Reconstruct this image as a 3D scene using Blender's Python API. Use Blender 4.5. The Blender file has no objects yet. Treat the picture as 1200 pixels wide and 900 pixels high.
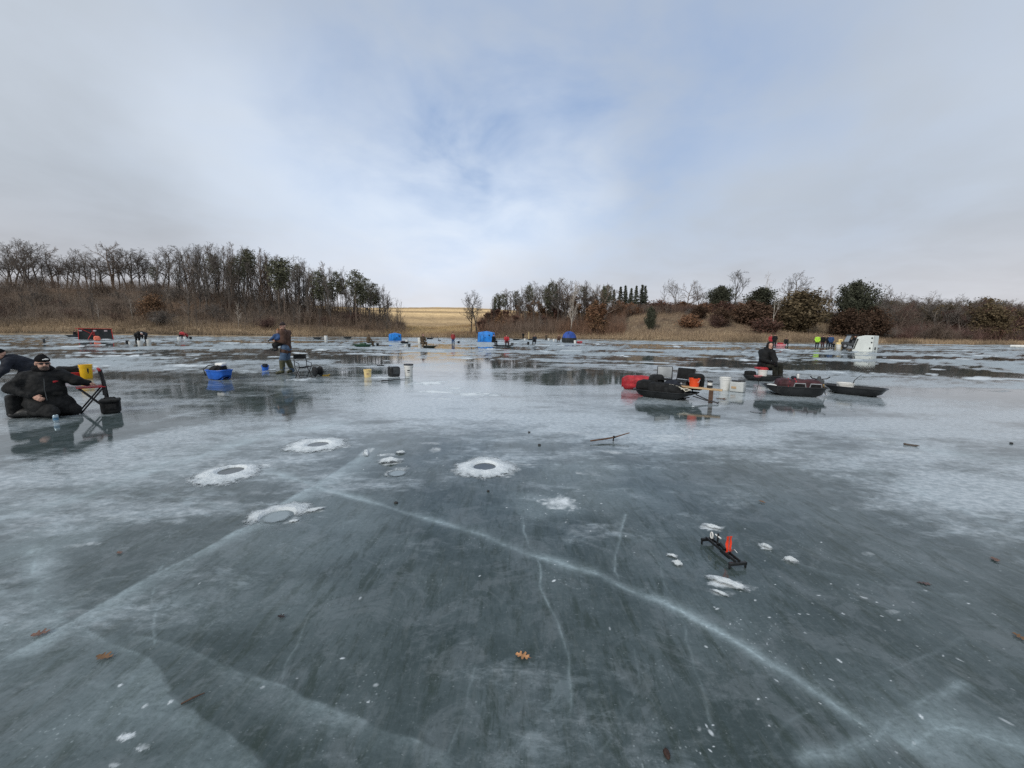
import bpy, bmesh, math, random
import numpy as np
from mathutils import Matrix, Vector, Euler

random.seed(7)
RNG = np.random.default_rng(7)
scene = bpy.context.scene
COL = scene.collection
R = math.radians
PI = math.pi

# ------------------------------------------------------------------ camera
FPX, CAM_H = 452.0, 1.5
PITCH, ROLL = R(7.5), R(0.7)
cam_d = bpy.data.cameras.new('camera')
cam_d.sensor_width = 36.0
cam_d.lens = 36.0 * FPX / 1200.0
cam_d.clip_start, cam_d.clip_end = 0.05, 6000
cam = bpy.data.objects.new('camera', cam_d)
COL.objects.link(cam)
cam.matrix_world = Matrix.Translation((0, 0, CAM_H)) @ Matrix.Rotation(PI/2 - PITCH, 4, 'X') @ Matrix.Rotation(ROLL, 4, 'Z')
scene.camera = cam
scene.view_settings.view_transform = 'Standard'
scene.view_settings.look = 'None'
scene.view_settings.exposure = 0
scene.cycles.max_bounces = 6
scene.cycles.diffuse_bounces = 3
scene.cycles.glossy_bounces = 3
scene.cycles.transparent_max_bounces = 6
scene.cycles.use_denoising = False


def ground(px, py, z=0.0):
    """The point of the ice (height z) that a reading of the photograph gives, in metres."""
    x = (px - 600) / FPX
    y = -(py - 450) / FPX
    c, s = math.cos(ROLL), math.sin(ROLL)
    x, y = c*x - s*y, s*x + c*y
    cp, sp = math.cos(PITCH), math.sin(PITCH)
    d = (x, cp + y*sp, -sp + y*cp)
    t = (z - CAM_H) / d[2]
    return (d[0]*t, d[1]*t)


# ------------------------------------------------------------------ objects, labels
def tag(o, label=None, cat=None, group=None, kind=None):
    if label: o['label'] = label
    if cat: o['category'] = cat
    if group: o['group'] = group
    if kind: o['kind'] = kind
    return o


def empty(name, loc=(0, 0, 0), rz=0.0, label=None, cat=None, group=None, scale=1.0):
    o = bpy.data.objects.new(name, None)
    o.empty_display_size = 0.2
    COL.objects.link(o)
    o.location = loc
    o.rotation_euler = (0, 0, rz)
    o.scale = (scale,)*3
    return tag(o, label, cat, group)


KIDS = {}


def link(name, me, mat=None, parent=None):
    o = bpy.data.objects.new(name, me)
    COL.objects.link(o)
    if mat is not None and len(me.materials) == 0:
        me.materials.append(mat)
    if parent is not None:
        o.parent = parent
        KIDS.setdefault(parent.name, []).append(o)
    return o


def copy_tree(o, parent=None):
    c = o.copy()
    COL.objects.link(c)
    if parent is not None:
        c.parent = parent
        KIDS.setdefault(parent.name, []).append(c)
    for ch in list(KIDS.get(o.name, [])):
        copy_tree(ch, c)
    return c


def facing(px, py, extra=0.0):
    """location on the ice and the turn that makes local -Y look at the camera"""
    x, y = ground(px, py)
    return (x, y, 0.0), math.atan2(-x, y) + extra


def np_mesh(name, V, F, smooth=True):
    """V (n,3); F (m,k) all of the same corner count, or list of such arrays"""
    me = bpy.data.meshes.new(name)
    V = np.ascontiguousarray(V, dtype=np.float32)
    Fs = F if isinstance(F, list) else [F]
    Fs = [np.asarray(f, dtype=np.int32) for f in Fs if len(f)]
    me.vertices.add(len(V))
    me.vertices.foreach_set('co', V.ravel())
    nl = sum(f.size for f in Fs)
    npol = sum(len(f) for f in Fs)
    me.loops.add(nl)
    me.polygons.add(npol)
    me.loops.foreach_set('vertex_index', np.concatenate([f.ravel() for f in Fs]))
    tot = np.concatenate([np.full(len(f), f.shape[1], dtype=np.int32) for f in Fs])
    start = np.concatenate([[0], np.cumsum(tot)[:-1]]).astype(np.int32)
    me.polygons.foreach_set('loop_start', start)
    if smooth:
        me.polygons.foreach_set('use_smooth', np.ones(npol, dtype=bool))
    me.update(calc_edges=True)
    me.validate()
    return me


def set_attr(me, name, values):
    a = me.attributes.new(name, 'FLOAT', 'POINT')
    a.data.foreach_set('value', np.ascontiguousarray(values, dtype=np.float32))


def set_col(me, name, rgb):
    a = me.color_attributes.new(name, 'FLOAT_COLOR', 'POINT')
    c = np.ones((len(rgb), 4), dtype=np.float32)
    c[:, :3] = rgb
    a.data.foreach_set('color', c.ravel())


# ------------------------------------------------------------------ numpy noise
def _hash(ix, iy, iz, seed):
    h = (ix.astype(np.int64)*374761393 + iy.astype(np.int64)*668265263 + iz.astype(np.int64)*2147483647 + seed*974634777) & 0xffffffff
    h = ((h ^ (h >> 13)) * 1274126177) & 0xffffffff
    h = h ^ (h >> 16)
    return (h & 0xffffff).astype(np.float64) / 0xffffff


def vnoise(x, y, z=None, seed=0):
    x = np.asarray(x, float); y = np.asarray(y, float)
    fx, fy = np.floor(x), np.floor(y)
    tx, ty = x - fx, y - fy
    tx = tx*tx*(3-2*tx); ty = ty*ty*(3-2*ty)
    ix, iy = fx.astype(np.int64), fy.astype(np.int64)
    if z is None:
        iz = np.zeros_like(ix)
        a = _hash(ix, iy, iz, seed)*(1-tx) + _hash(ix+1, iy, iz, seed)*tx
        b = _hash(ix, iy+1, iz, seed)*(1-tx) + _hash(ix+1, iy+1, iz, seed)*tx
        return a*(1-ty) + b*ty
    z = np.asarray(z, float)
    fz = np.floor(z); tz = z - fz; tz = tz*tz*(3-2*tz); iz = fz.astype(np.int64)
    out = 0
    for dz, wz in ((0, 1-tz), (1, tz)):
        a = _hash(ix, iy, iz+dz, seed)*(1-tx) + _hash(ix+1, iy, iz+dz, seed)*tx
        b = _hash(ix, iy+1, iz+dz, seed)*(1-tx) + _hash(ix+1, iy+1, iz+dz, seed)*tx
        out = out + wz*(a*(1-ty) + b*ty)
    return out


def fbm(x, y, z=None, seed=0, octs=4, gain=0.5):
    s = 0; a = 1.0; t = 0
    for k in range(octs):
        s = s + a*vnoise(x*2**k + 17.3*k, y*2**k - 9.1*k, None if z is None else z*2**k, seed+k)
        t += a; a *= gain
    return s/t


def sstep(a, b, x):
    t = np.clip((x-a)/(b-a), 0, 1)
    return t*t*(3-2*t)


# ------------------------------------------------------------------ materials
def new_mat(name):
    m = bpy.data.materials.new(name)
    m.use_nodes = True
    nt = m.node_tree
    b = nt.nodes['Principled BSDF']
    return m, nt, b


def N(nt, typ, **kw):
    n = nt.nodes.new(typ)
    for k, v in kw.items():
        if k == 'op': n.operation = v
        elif k in ('data_type', 'blend_type', 'noise_dimensions', 'feature', 'attribute_name', 'distance', 'noise_type', 'clamp', 'vector_type'): setattr(n, k, v)
        else: n.inputs[k].default_value = v
    return n


def L(nt, a, b):
    nt.links.new(a, b)


def math_n(nt, op, a, b=None, clamp=False):
    n = nt.nodes.new('ShaderNodeMath'); n.operation = op; n.use_clamp = clamp
    for i, v in enumerate((a, b)):
        if v is None: continue
        if isinstance(v, (int, float)): n.inputs[i].default_value = v
        else: nt.links.new(v, n.inputs[i])
    return n.outputs[0]


def mix_c(nt, fac, a, b, blend='MIX'):
    n = nt.nodes.new('ShaderNodeMix'); n.data_type = 'RGBA'; n.blend_type = blend
    for i, v in ((0, fac), (6, a), (7, b)):
        if isinstance(v, (int, float)): n.inputs[i].default_value = v
        elif isinstance(v, (tuple, list)): n.inputs[i].default_value = (*v[:3], 1)
        else: nt.links.new(v, n.inputs[i])
    return n.outputs[2]


def mix_f(nt, fac, a, b):
    n = nt.nodes.new('ShaderNodeMix'); n.data_type = 'FLOAT'
    for i, v in ((0, fac), (2, a), (3, b)):
        if isinstance(v, (int, float)): n.inputs[i].default_value = v
        else: nt.links.new(v, n.inputs[i])
    return n.outputs[0]


def ramp(nt, fac, stops):
    n = nt.nodes.new('ShaderNodeValToRGB')
    e = n.color_ramp.elements
    while len(e) < len(stops): e.new(0.5)
    for el, (p, c) in zip(e, stops):
        el.position = p
        el.color = (*c, 1) if isinstance(c, (tuple, list)) else (c, c, c, 1)
    nt.links.new(fac, n.inputs[0])
    return n.outputs[0]


def mapr(nt, v, a, b, c=0.0, d=1.0):
    n = nt.nodes.new('ShaderNodeMapRange'); n.interpolation_type = 'SMOOTHSTEP'
    nt.links.new(v, n.inputs[0])
    for i, x in zip((1, 2, 3, 4), (a, b, c, d)): n.inputs[i].default_value = x
    return n.outputs[0]


_MATS = {}


def mat(name, color, rough=0.7, metal=0.0, var=0.25, scale=6.0, bump=0.15, bscale=30.0, spec=0.4, rand=0.0):
    """procedural surface: base colour broken up by two noises (dirt, wear), small bump"""
    if name in _MATS: return _MATS[name]
    m, nt, b = new_mat(name)
    tc = nt.nodes.new('ShaderNodeTexCoord')
    n1 = N(nt, 'ShaderNodeTexNoise', Scale=scale, Detail=4.0)
    L(nt, tc.outputs['Object'], n1.inputs['Vector'])
    n2 = N(nt, 'ShaderNodeTexNoise', Scale=bscale, Detail=3.0)
    L(nt, tc.outputs['Object'], n2.inputs['Vector'])
    f = mapr(nt, n1.outputs[0], 0.3, 0.7)
    dark = tuple(c*(1-var) for c in color)
    lite = tuple(min(1, c*(1+var*0.7)+0.004) for c in color)
    c = mix_c(nt, f, dark, lite)
    if rand:
        oi = nt.nodes.new('ShaderNodeObjectInfo')
        v = mapr(nt, oi.outputs['Random'], 0, 1, 1-rand, 1+rand)
        vv = nt.nodes.new('ShaderNodeVectorMath'); vv.operation = 'SCALE'
        L(nt, c, vv.inputs[0]); L(nt, v, vv.inputs['Scale'])
        c = vv.outputs[0]
    L(nt, c, b.inputs['Base Color'])
    r = mapr(nt, n2.outputs[0], 0.2, 0.8, max(0.02, rough-0.12), min(1, rough+0.12))
    L(nt, r, b.inputs['Roughness'])
    b.inputs['Metallic'].default_value = metal
    b.inputs['Specular IOR Level'].default_value = spec
    if bump:
        bp = N(nt, 'ShaderNodeBump', Strength=bump, Distance=0.02)
        L(nt, n2.outputs[0], bp.inputs['Height'])
        L(nt, bp.outputs[0], b.inputs['Normal'])
    _MATS[name] = m
    return m


def camo_mat(name, cols, scale=9.0):
    if name in _MATS: return _MATS[name]
    m, nt, b = new_mat(name)
    tc = nt.nodes.new('ShaderNodeTexCoord')
    n1 = N(nt, 'ShaderNodeTexNoise', Scale=scale, Detail=3.0, Distortion=1.2)
    L(nt, tc.outputs['Object'], n1.inputs['Vector'])
    r = nt.nodes.new('ShaderNodeValToRGB'); r.color_ramp.interpolation = 'CONSTANT'
    e = r.color_ramp.elements
    while len(e) < len(cols): e.new(0.5)
    for i, (el, c) in enumerate(zip(e, cols)):
        el.position = 0 if i == 0 else 0.36 + 0.28*(i-1)/max(1, len(cols)-2)
        el.color = (*c, 1)
    L(nt, n1.outputs[0], r.inputs[0])
    L(nt, r.outputs[0], b.inputs['Base Color'])
    b.inputs['Roughness'].default_value = 0.85
    _MATS[name] = m
    return m


# ------------------------------------------------------------------ mesh builder
class MB:
    def __init__(self):
        self.v, self.f = [], []

    def add(self, vs, fs):
        o = len(self.v)
        self.v += [tuple(v) for v in vs]
        self.f += [tuple(i+o for i in f) for f in fs]
        return self

    def box(self, c, s, rot=None):
        """centre, full size, Euler rotation"""
        M = Euler(rot).to_matrix() if rot else Matrix.Identity(3)
        vs = []
        for z in (-.5, .5):
            for x, y in ((-.5, -.5), (.5, -.5), (.5, .5), (-.5, .5)):
                vs.append(Vector(c) + M @ Vector((x*s[0], y*s[1], z*s[2])))
        return self.add(vs, [(3, 2, 1, 0), (4, 5, 6, 7), (0, 1, 5, 4), (1, 2, 6, 5), (2, 3, 7, 6), (3, 0, 4, 7)])

    def tube(self, pts, radii, n=8, cap=True, squash=1.0):
        pts = [Vector(p) for p in pts]
        if isinstance(radii, (int, float)): radii = [radii]*len(pts)
        rings = []
        prev = None
        for i, p in enumerate(pts):
            d = (pts[min(i+1, len(pts)-1)] - pts[max(i-1, 0)]).normalized()
            if prev is None:
                a = d.cross(Vector((0, 0, 1)))
                if a.length < 1e-3: a = Vector((1, 0, 0))
            else:
                a = prev - d*prev.dot(d)
            a.normalize(); prev = a
            b = d.cross(a)
            rings.append([p + (a*math.cos(t) + b*math.sin(t)*squash)*radii[i] for t in [2*PI*k/n for k in range(n)]])
        vs = [v for r in rings for v in r]
        fs = []
        for i in range(len(pts)-1):
            for k in range(n):
                fs.append((i*n+k, i*n+(k+1) % n, (i+1)*n+(k+1) % n, (i+1)*n+k))
        if cap:
            fs.append(tuple(reversed(range(n))))
            fs.append(tuple((len(pts)-1)*n+k for k in range(n)))
        return self.add(vs, fs)

    def lathe(self, prof, n=20, c=(0, 0, 0)):
        """profile (radius, z) bottom to top, closed at zero radius"""
        vs, fs = [], []
        idx = []
        for r, z in prof:
            if r < 1e-5:
                idx.append([len(vs)]*n); vs.append((c[0], c[1], c[2]+z))
            else:
                idx.append(list(range(len(vs), len(vs)+n)))
                vs += [(c[0]+r*math.cos(2*PI*k/n), c[1]+r*math.sin(2*PI*k/n), c[2]+z) for k in range(n)]
        for a, b in zip(idx, idx[1:]):
            for k in range(n):
                q = [a[k], a[(k+1) % n], b[(k+1) % n], b[k]]
                q2 = []
                for i in q:
                    if i not in q2: q2.append(i)
                if len(q2) >= 3: fs.append(tuple(q2))
        return self.add(vs, fs)

    def build(self, name, m, parent=None, smooth=True, bevel=0.0, seg=2, angle=40, label=None):
        bm = bmesh.new()
        bv = [bm.verts.new(v) for v in self.v]
        for f in self.f:
            try: bm.faces.new([bv[i] for i in f])
            except ValueError: pass
        bm.normal_update()
        if bevel:
            ed = [e for e in bm.edges if len(e.link_faces) == 2 and e.calc_face_angle(0) > R(30)]
            bmesh.ops.bevel(bm, geom=ed, offset=bevel, segments=seg, affect='EDGES', profile=0.5, clamp_overlap=True)
        bmesh.ops.recalc_face_normals(bm, faces=bm.faces[:])
        for f in bm.faces: f.smooth = smooth
        for e in bm.edges:
            if len(e.link_faces) == 2 and e.calc_face_angle(0) > R(angle): e.smooth = False
        me = bpy.data.meshes.new(name)
        bm.to_mesh(me); bm.free()
        o = link(name, me, m, parent)
        if label: o['label'] = label
        return o


# ------------------------------------------------------------------ implicit surfaces (bodies, cloth, bags)
def surface_nets(f, org, h):
    s = f < 0
    n = np.array(f.shape)
    c = np.zeros(n-1, dtype=np.int16)
    for dx in (0, 1):
        for dy in (0, 1):
            for dz in (0, 1):
                c += s[dx:n[0]-1+dx, dy:n[1]-1+dy, dz:n[2]-1+dz]
    act = (c > 0) & (c < 8)
    I, J, K = np.nonzero(act)
    idx = -np.ones(n-1, dtype=np.int64)
    idx[I, J, K] = np.arange(len(I))
    pos = np.zeros((len(I), 3)); cnt = np.zeros(len(I))
    for ax in range(3):
        o1, o2 = [a for a in range(3) if a != ax]
        for u in (0, 1):
            for w in (0, 1):
                d = [0, 0, 0]; d[o1] = u; d[o2] = w
                e = d.copy(); e[ax] = 1
                fa = f[I+d[0], J+d[1], K+d[2]]; fb = f[I+e[0], J+e[1], K+e[2]]
                m = (fa < 0) != (fb < 0)
                t = np.where(m, fa/np.where(m, fa-fb, 1), 0)
                p = np.tile(np.array(d, float), (len(I), 1)); p[:, ax] = t
                pos += p*m[:, None]; cnt += m
    pos = pos/np.maximum(cnt, 1)[:, None]
    V = np.array(org) + h*(np.stack([I, J, K], 1) + pos)
    quads = []
    for ax in range(3):
        o1, o2 = [(1, 2), (2, 0), (0, 1)][ax]
        sl_a = [slice(None)]*3; sl_b = [slice(None)]*3
        sl_a[ax] = slice(0, n[ax]-1); sl_b[ax] = slice(1, n[ax])
        A, B = s[tuple(sl_a)], s[tuple(sl_b)]
        m = A != B
        E = np.stack(np.nonzero(m), 1)
        ok = (E[:, o1] > 0) & (E[:, o2] > 0) & (E[:, o1] < n[o1]-1) & (E[:, o2] < n[o2]-1)
        E = E[ok]
        def cell(du, dw):
            q = E.copy(); q[:, o1] -= du; q[:, o2] -= dw
            return idx[q[:, 0], q[:, 1], q[:, 2]]
        q = np.stack([cell(1, 1), cell(0, 1), cell(0, 0), cell(1, 0)], 1)
        fl = A[E[:, 0], E[:, 1], E[:, 2]]
        q[~fl] = q[~fl][:, ::-1]
        quads.append(q)
    return V, np.concatenate(quads)


def sdf_mesh(name, prims, h=0.02, k=0.03, noise=0.0, nfreq=10.0, seed=1, cut=None, relax=1):
    """prims: ('c', a, b, ra, rb) tapered limb; ('e', centre, radii, euler); ('b', centre, half, round, euler); a 6th/last dict may hold k.
    cut: function(X, Y, Z) -> signed distance of what is kept (negative inside)"""
    lo = np.full(3, 1e9); hi = -lo
    boxes = []
    for p in prims:
        if p[0] == 'c':
            a, b = np.array(p[1], float), np.array(p[2], float); r = max(p[3], p[4])
            l, u = np.minimum(a, b)-r, np.maximum(a, b)+r
        elif p[0] == 'e':
            r = max(p[2]); l, u = np.array(p[1])-r, np.array(p[1])+r
        else:
            r = float(np.linalg.norm(p[2])) if len(p) > 4 and p[4] else None
            hh = np.array(p[2]) if r is None else np.full(3, r)
            l, u = np.array(p[1])-hh, np.array(p[1])+hh
        pad = k + noise + 2.5*h
        boxes.append((l-pad, u+pad))
        lo = np.minimum(lo, l-pad); hi = np.maximum(hi, u+pad)
    n = np.ceil((hi-lo)/h).astype(int) + 1
    f = np.full(n, 1.0)
    ax = [lo[i] + h*np.arange(n[i]) for i in range(3)]
    for p, (l, u) in zip(prims, boxes):
        i0 = np.maximum(((l-lo)/h).astype(int), 0); i1 = np.minimum(np.ceil((u-lo)/h).astype(int)+1, n)
        sl = tuple(slice(a, b) for a, b in zip(i0, i1))
        X = ax[0][sl[0]][:, None, None]; Y = ax[1][sl[1]][None, :, None]; Z = ax[2][sl[2]][None, None, :]
        if p[0] == 'c':
            a, b = np.array(p[1], float), np.array(p[2], float); d = b-a
            dd = max(1e-9, float(d @ d))
            t = np.clip(((X-a[0])*d[0] + (Y-a[1])*d[1] + (Z-a[2])*d[2])/dd, 0, 1)
            D = np.sqrt((X-a[0]-t*d[0])**2 + (Y-a[1]-t*d[1])**2 + (Z-a[2]-t*d[2])**2) - (p[3] + (p[4]-p[3])*t)
        else:
            q = [X-p[1][0], Y-p[1][1], Z-p[1][2]]
            e = p[3] if p[0] == 'e' and len(p) > 3 else (p[4] if p[0] == 'b' and len(p) > 4 else None)
            if e:
                M = np.array(Euler(e).to_matrix()).T
                q = [M[i, 0]*q[0] + M[i, 1]*q[1] + M[i, 2]*q[2] for i in range(3)]
            if p[0] == 'e':
                r = p[2]
                k0 = np.sqrt((q[0]/r[0])**2 + (q[1]/r[1])**2 + (q[2]/r[2])**2)
                k1 = np.sqrt((q[0]/r[0]**2)**2 + (q[1]/r[1]**2)**2 + (q[2]/r[2]**2)**2)
                D = k0*(k0-1)/np.maximum(k1, 1e-6)
            else:
                rd = p[3]
                g = [np.abs(q[i]) - (p[2][i]-rd) for i in range(3)]
                D = np.sqrt(np.maximum(g[0], 0)**2 + np.maximum(g[1], 0)**2 + np.maximum(g[2], 0)**2) + np.minimum(np.maximum(np.maximum(g[0], g[1]), g[2]), 0) - rd
        F = f[sl]
        hh = np.clip(0.5 + 0.5*(F-D)/k, 0, 1)
        f[sl] = np.where(F > 0.9, D, F*(1-hh) + D*hh - k*hh*(1-hh))
    if cut is not None:
        X = ax[0][:, None, None]; Y = ax[1][None, :, None]; Z = ax[2][None, None, :]
        f = np.maximum(f, cut(X, Y, Z))
    if noise:
        I, J, K = np.nonzero(np.abs(f) < noise + 2*h)
        w = fbm(ax[0][I]*nfreq, ax[1][J]*nfreq, ax[2][K]*nfreq, seed=seed, octs=3) - 0.5
        f[I, J, K] += 2*noise*w
    V, Q = surface_nets(f, lo, h)
    return np_mesh(name, V, Q)


def sdf(name, prims, m, parent=None, label=None, **kw):
    o = link(name, sdf_mesh(name, prims, **kw), m, parent)
    if label: o['label'] = label
    return o
# headings (as read off the photograph), angular width, amount
SKY_BLUE = [(540, 165, .10, .40), (420, 90, .34, .30), (640, 160, .17, .18), (770, 80, .26, .34), (580, 40, .5, .18), (700, -100, .5, .2), (1000, 120, .35, .10), (850, 200, .3, .06)]
SKY_LITE = [(230, 150, .16, .10), (360, 195, .22, .14), (480, 225, .22, .15), (560, 222, .16, .12), (690, 190, .17, .09), (640, 235, .16, .10), (400, 260, .28, .06), (560, 330, .34, .06), (80, 40, .3, .04), (900, 270, .3, .05), (1150, 60, .3, .04)]
SKY_DIM = [(60, 60, .4, .05), (1150, 120, .4, .05), (100, 240, .34, .07), (40, 330, .3, .02), (330, 40, .25, .03), (820, 300, .3, .02), (1100, 260, .4, .02), (610, 130, .16, .05), (780, 60, .25, .04)]
# ================================================================== SKY
SUN_EL, SUN_AZ = R(33), R(215)          # compass-like: measured from +Y towards +X
w = bpy.data.worlds.new('World')
scene.world = w
w.use_nodes = True
nt = w.node_tree
bg = nt.nodes['Background']
out = nt.nodes['World Output']
tc = nt.nodes.new('ShaderNodeTexCoord')
DIR = tc.outputs['Generated']
sky = nt.nodes.new('ShaderNodeTexSky')
sky.sky_type = 'NISHITA'; sky.sun_disc = False
sky.sun_elevation = SUN_EL; sky.sun_rotation = SUN_AZ
sky.air_density = 1.0; sky.dust_density = 0.6; sky.ozone_density = 2.0
# cloud sheet: the view direction carried onto a flat layer, then soft noise
sep = nt.nodes.new('ShaderNodeSeparateXYZ'); L(nt, DIR, sep.inputs[0])
zc = math_n(nt, 'ADD', math_n(nt, 'MAXIMUM', sep.outputs[2], 0.0), 0.22)
comb = nt.nodes.new('ShaderNodeCombineXYZ')
L(nt, math_n(nt, 'DIVIDE', sep.outputs[0], zc), comb.inputs[0])
L(nt, math_n(nt, 'DIVIDE', sep.outputs[1], zc), comb.inputs[1])
cn = N(nt, 'ShaderNodeTexNoise', Scale=0.75, Detail=4.0, Roughness=0.5, Distortion=0.2)
L(nt, comb.outputs[0], cn.inputs['Vector'])
cn2 = N(nt, 'ShaderNodeTexNoise', Scale=2.2, Detail=5.0, Roughness=0.55, Distortion=0.3)
L(nt, comb.outputs[0], cn2.inputs['Vector'])


def sky_dir(px, py):
    x = (px-600)/FPX; y = -(py-450)/FPX
    c, s = math.cos(ROLL), math.sin(ROLL)
    x, y = c*x - s*y, s*x + c*y
    cp, sp = math.cos(PITCH), math.sin(PITCH)
    return Vector((x, cp + y*sp, -sp + y*cp)).normalized()


# warp the direction a little so that the banks of cloud have ragged edges
wn = N(nt, 'ShaderNodeTexNoise', Scale=2.6, Detail=4.0); L(nt, DIR, wn.inputs['Vector'])
wv = nt.nodes.new('ShaderNodeVectorMath'); wv.operation = 'SUBTRACT'
L(nt, wn.outputs['Color'], wv.inputs[0]); wv.inputs[1].default_value = (.5, .5, .5)
ws = nt.nodes.new('ShaderNodeVectorMath'); ws.operation = 'SCALE'; L(nt, wv.outputs[0], ws.inputs[0]); ws.inputs['Scale'].default_value = 0.42
wa = nt.nodes.new('ShaderNodeVectorMath'); wa.operation = 'ADD'; L(nt, DIR, wa.inputs[0]); L(nt, ws.outputs[0], wa.inputs[1])
wnorm = nt.nodes.new('ShaderNodeVectorMath'); wnorm.operation = 'NORMALIZE'; L(nt, wa.outputs[0], wnorm.inputs[0])


def bank(px, py, width, amp):
    """a soft bank of brightness around a heading; width in radians"""
    d = nt.nodes.new('ShaderNodeVectorMath'); d.operation = 'DOT_PRODUCT'
    L(nt, wnorm.outputs[0], d.inputs[0]); d.inputs[1].default_value = sky_dir(px, py)
    a = math_n(nt, 'MULTIPLY', math_n(nt, 'SUBTRACT', d.outputs['Value'], 1.0), 2.0/width**2)
    return math_n(nt, 'MULTIPLY', math_n(nt, 'EXPONENT', a), amp)


def total(l):
    s = l[0]
    for q in l[1:]: s = math_n(nt, 'ADD', s, q)
    return s


blue = total([bank(x, y, r_, a) for x, y, r_, a in SKY_BLUE])
lite = total([bank(x, y, r_, a) for x, y, r_, a in SKY_LITE])
dim = total([bank(x, y, r_, a) for x, y, r_, a in SKY_DIM])
blue = math_n(nt, 'MULTIPLY', blue, mapr(nt, cn2.outputs[0], 0.25, 0.75, 0.45, 1.35), clamp=True)
cloud_v = math_n(nt, 'ADD', mapr(nt, cn.outputs[0], 0.25, 0.75, 0.575, 0.675), math_n(nt, 'SUBTRACT', lite, dim))
cloud_v = math_n(nt, 'ADD', cloud_v, mapr(nt, cn2.outputs[0], 0.3, 0.7, -0.03, 0.03))
low = mapr(nt, sep.outputs[2], 0.0, 0.28)
tint = mix_c(nt, low, (0.995, 0.988, 1.03), (0.91, 1.0, 1.115))
cl = nt.nodes.new('ShaderNodeVectorMath'); cl.operation = 'SCALE'
L(nt, tint, cl.inputs[0]); L(nt, cloud_v, cl.inputs['Scale'])
sk = nt.nodes.new('ShaderNodeVectorMath'); sk.operation = 'SCALE'
L(nt, sky.outputs[0], sk.inputs[0]); sk.inputs['Scale'].default_value = 0.10
# thin veil: the open sky seen through high haze, never quite clear
veil = mix_c(nt, 0.62, sk.outputs[0], (0.43, 0.58, 0.86))
fin = mix_c(nt, blue, cl.outputs[0], veil)
L(nt, fin, bg.inputs['Color'])
bg.inputs['Strength'].default_value = 1.0

sd = bpy.data.lights.new('sun', 'SUN')
sd.energy = 1.9; sd.angle = R(25); sd.color = (1.0, 0.95, 0.87)
so = bpy.data.objects.new('sun', sd); COL.objects.link(so)
sdir = Vector((math.sin(SUN_AZ)*math.cos(SUN_EL), math.cos(SUN_AZ)*math.cos(SUN_EL), math.sin(SUN_EL)))
so.rotation_euler = sdir.to_track_quat('Z', 'Y').to_euler()

# ================================================================== LAND
PXK = np.array([-400, 0, 150, 250, 350, 430, 470, 510, 550, 620, 700, 760, 850, 950, 1040, 1200, 1600.])
SHORE = np.array([82, 82, 90, 89, 95, 104, 108, 110, 112, 114, 113, 100, 94, 94, 98, 109, 109.])
HC = np.array([13, 13, 13.4, 12.6, 9.8, 7.0, 3.5, 3.0, 4.0, 7.5, 8.0, 9.0, 8.2, 6.5, 3.2, 2.6, 2.6])
TC = np.array([35, 35, 35, 34, 34, 34, 40, 45, 40, 36, 38, 34, 34, 34, 40, 50, 50.])
ZF = np.array([30, 32, 30, 28, 26, 25, 26, 27, 27, 24, 22, 20, 18, 17, 18, 18, 18.])


def land_params(x, y):
    yy = np.maximum(y, 0.35*np.abs(x)+1e-6)
    px = 600 + FPX*x/yy
    return [np.interp(px, PXK, t) for t in (SHORE, HC, TC, ZF)]


def land_z(x, y):
    x = np.asarray(x, float); y = np.asarray(y, float)
    sh, hc, tcc, zf = land_params(x, y)
    yy = np.maximum(y, 0.35*np.abs(x)+1e-6)
    t = yy - sh - 3.0*(fbm(x*0.06, y*0.02, seed=5)-0.5)
    a = np.clip(t/tcc, 0, 1)
    prof = 0.10*sstep(0, 0.12, a) + 0.90*(a**1.15*(1-a) + sstep(0, 1, a)*a)
    z = hc*prof
    b = np.clip((t-tcc)/(300-tcc), 0, 1)
    z = z + (zf-hc)*(0.35*b + 0.65*sstep(0, 1, b))
    z = z + sstep(2, 20, t)*(1.2*(fbm(x*0.05, y*0.05, seed=9)-0.5) + 0.5*(fbm(x*0.25, y*0.25, seed=11)-0.5))
    return np.where(t < 0, np.maximum(t*0.05, -0.5)-0.02, z), t


def zl(x, y):
    return float(land_z(np.array([x]), np.array([y]))[0][0])


azs = np.concatenate([np.linspace(-180, -64, 40, endpoint=False), np.linspace(-64, 64, 520, endpoint=False), np.linspace(64, 180, 41)])
azs = np.radians(azs)
ts = np.concatenate([np.linspace(-8, 6, 24), np.linspace(6.6, 70, 90), np.geomspace(72, 420, 70), np.geomspace(440, 3500, 16)])
A, T = np.meshgrid(azs, ts, indexing='ij')
ux, uy = np.sin(A), np.cos(A)
sh0 = np.interp(600 + FPX*ux/np.maximum(uy, 0.35*np.abs(ux)+1e-6), PXK, SHORE)
rr = (sh0 + T)/np.maximum(uy, 0.35*np.abs(ux)+1e-6)
rr = np.where(uy < 0.3, (sh0 + T)/np.maximum(0.36, np.abs(uy)*0.0+0.36), rr)
X, Y = rr*ux, rr*uy
back = Y < 0
Z, TT = land_z(X, np.where(back, np.abs(Y), Y))
Z = np.where(back, np.where(T > 0, np.minimum(0.1*np.maximum(T, 0), 6), -0.2), Z)
na, nr = X.shape
ii = np.arange(na*nr).reshape(na, nr)
F4 = np.stack([ii[:-1, :-1], ii[1:, :-1], ii[1:, 1:], ii[:-1, 1:]], -1).reshape(-1, 4)
land_me = np_mesh('land', np.stack([X, Y, Z], -1).reshape(-1, 3), F4)
px_ = 600 + FPX*X/np.maximum(Y, 1)
litter = np.array([0.125, 0.098, 0.074]); straw = np.array([0.40, 0.305, 0.195]); russet = np.array([0.155, 0.105, 0.072])
darkg = np.array([0.05, 0.043, 0.035]); gold = np.array([0.80, 0.57, 0.30]); stub = np.array([0.20, 0.135, 0.08])
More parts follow.
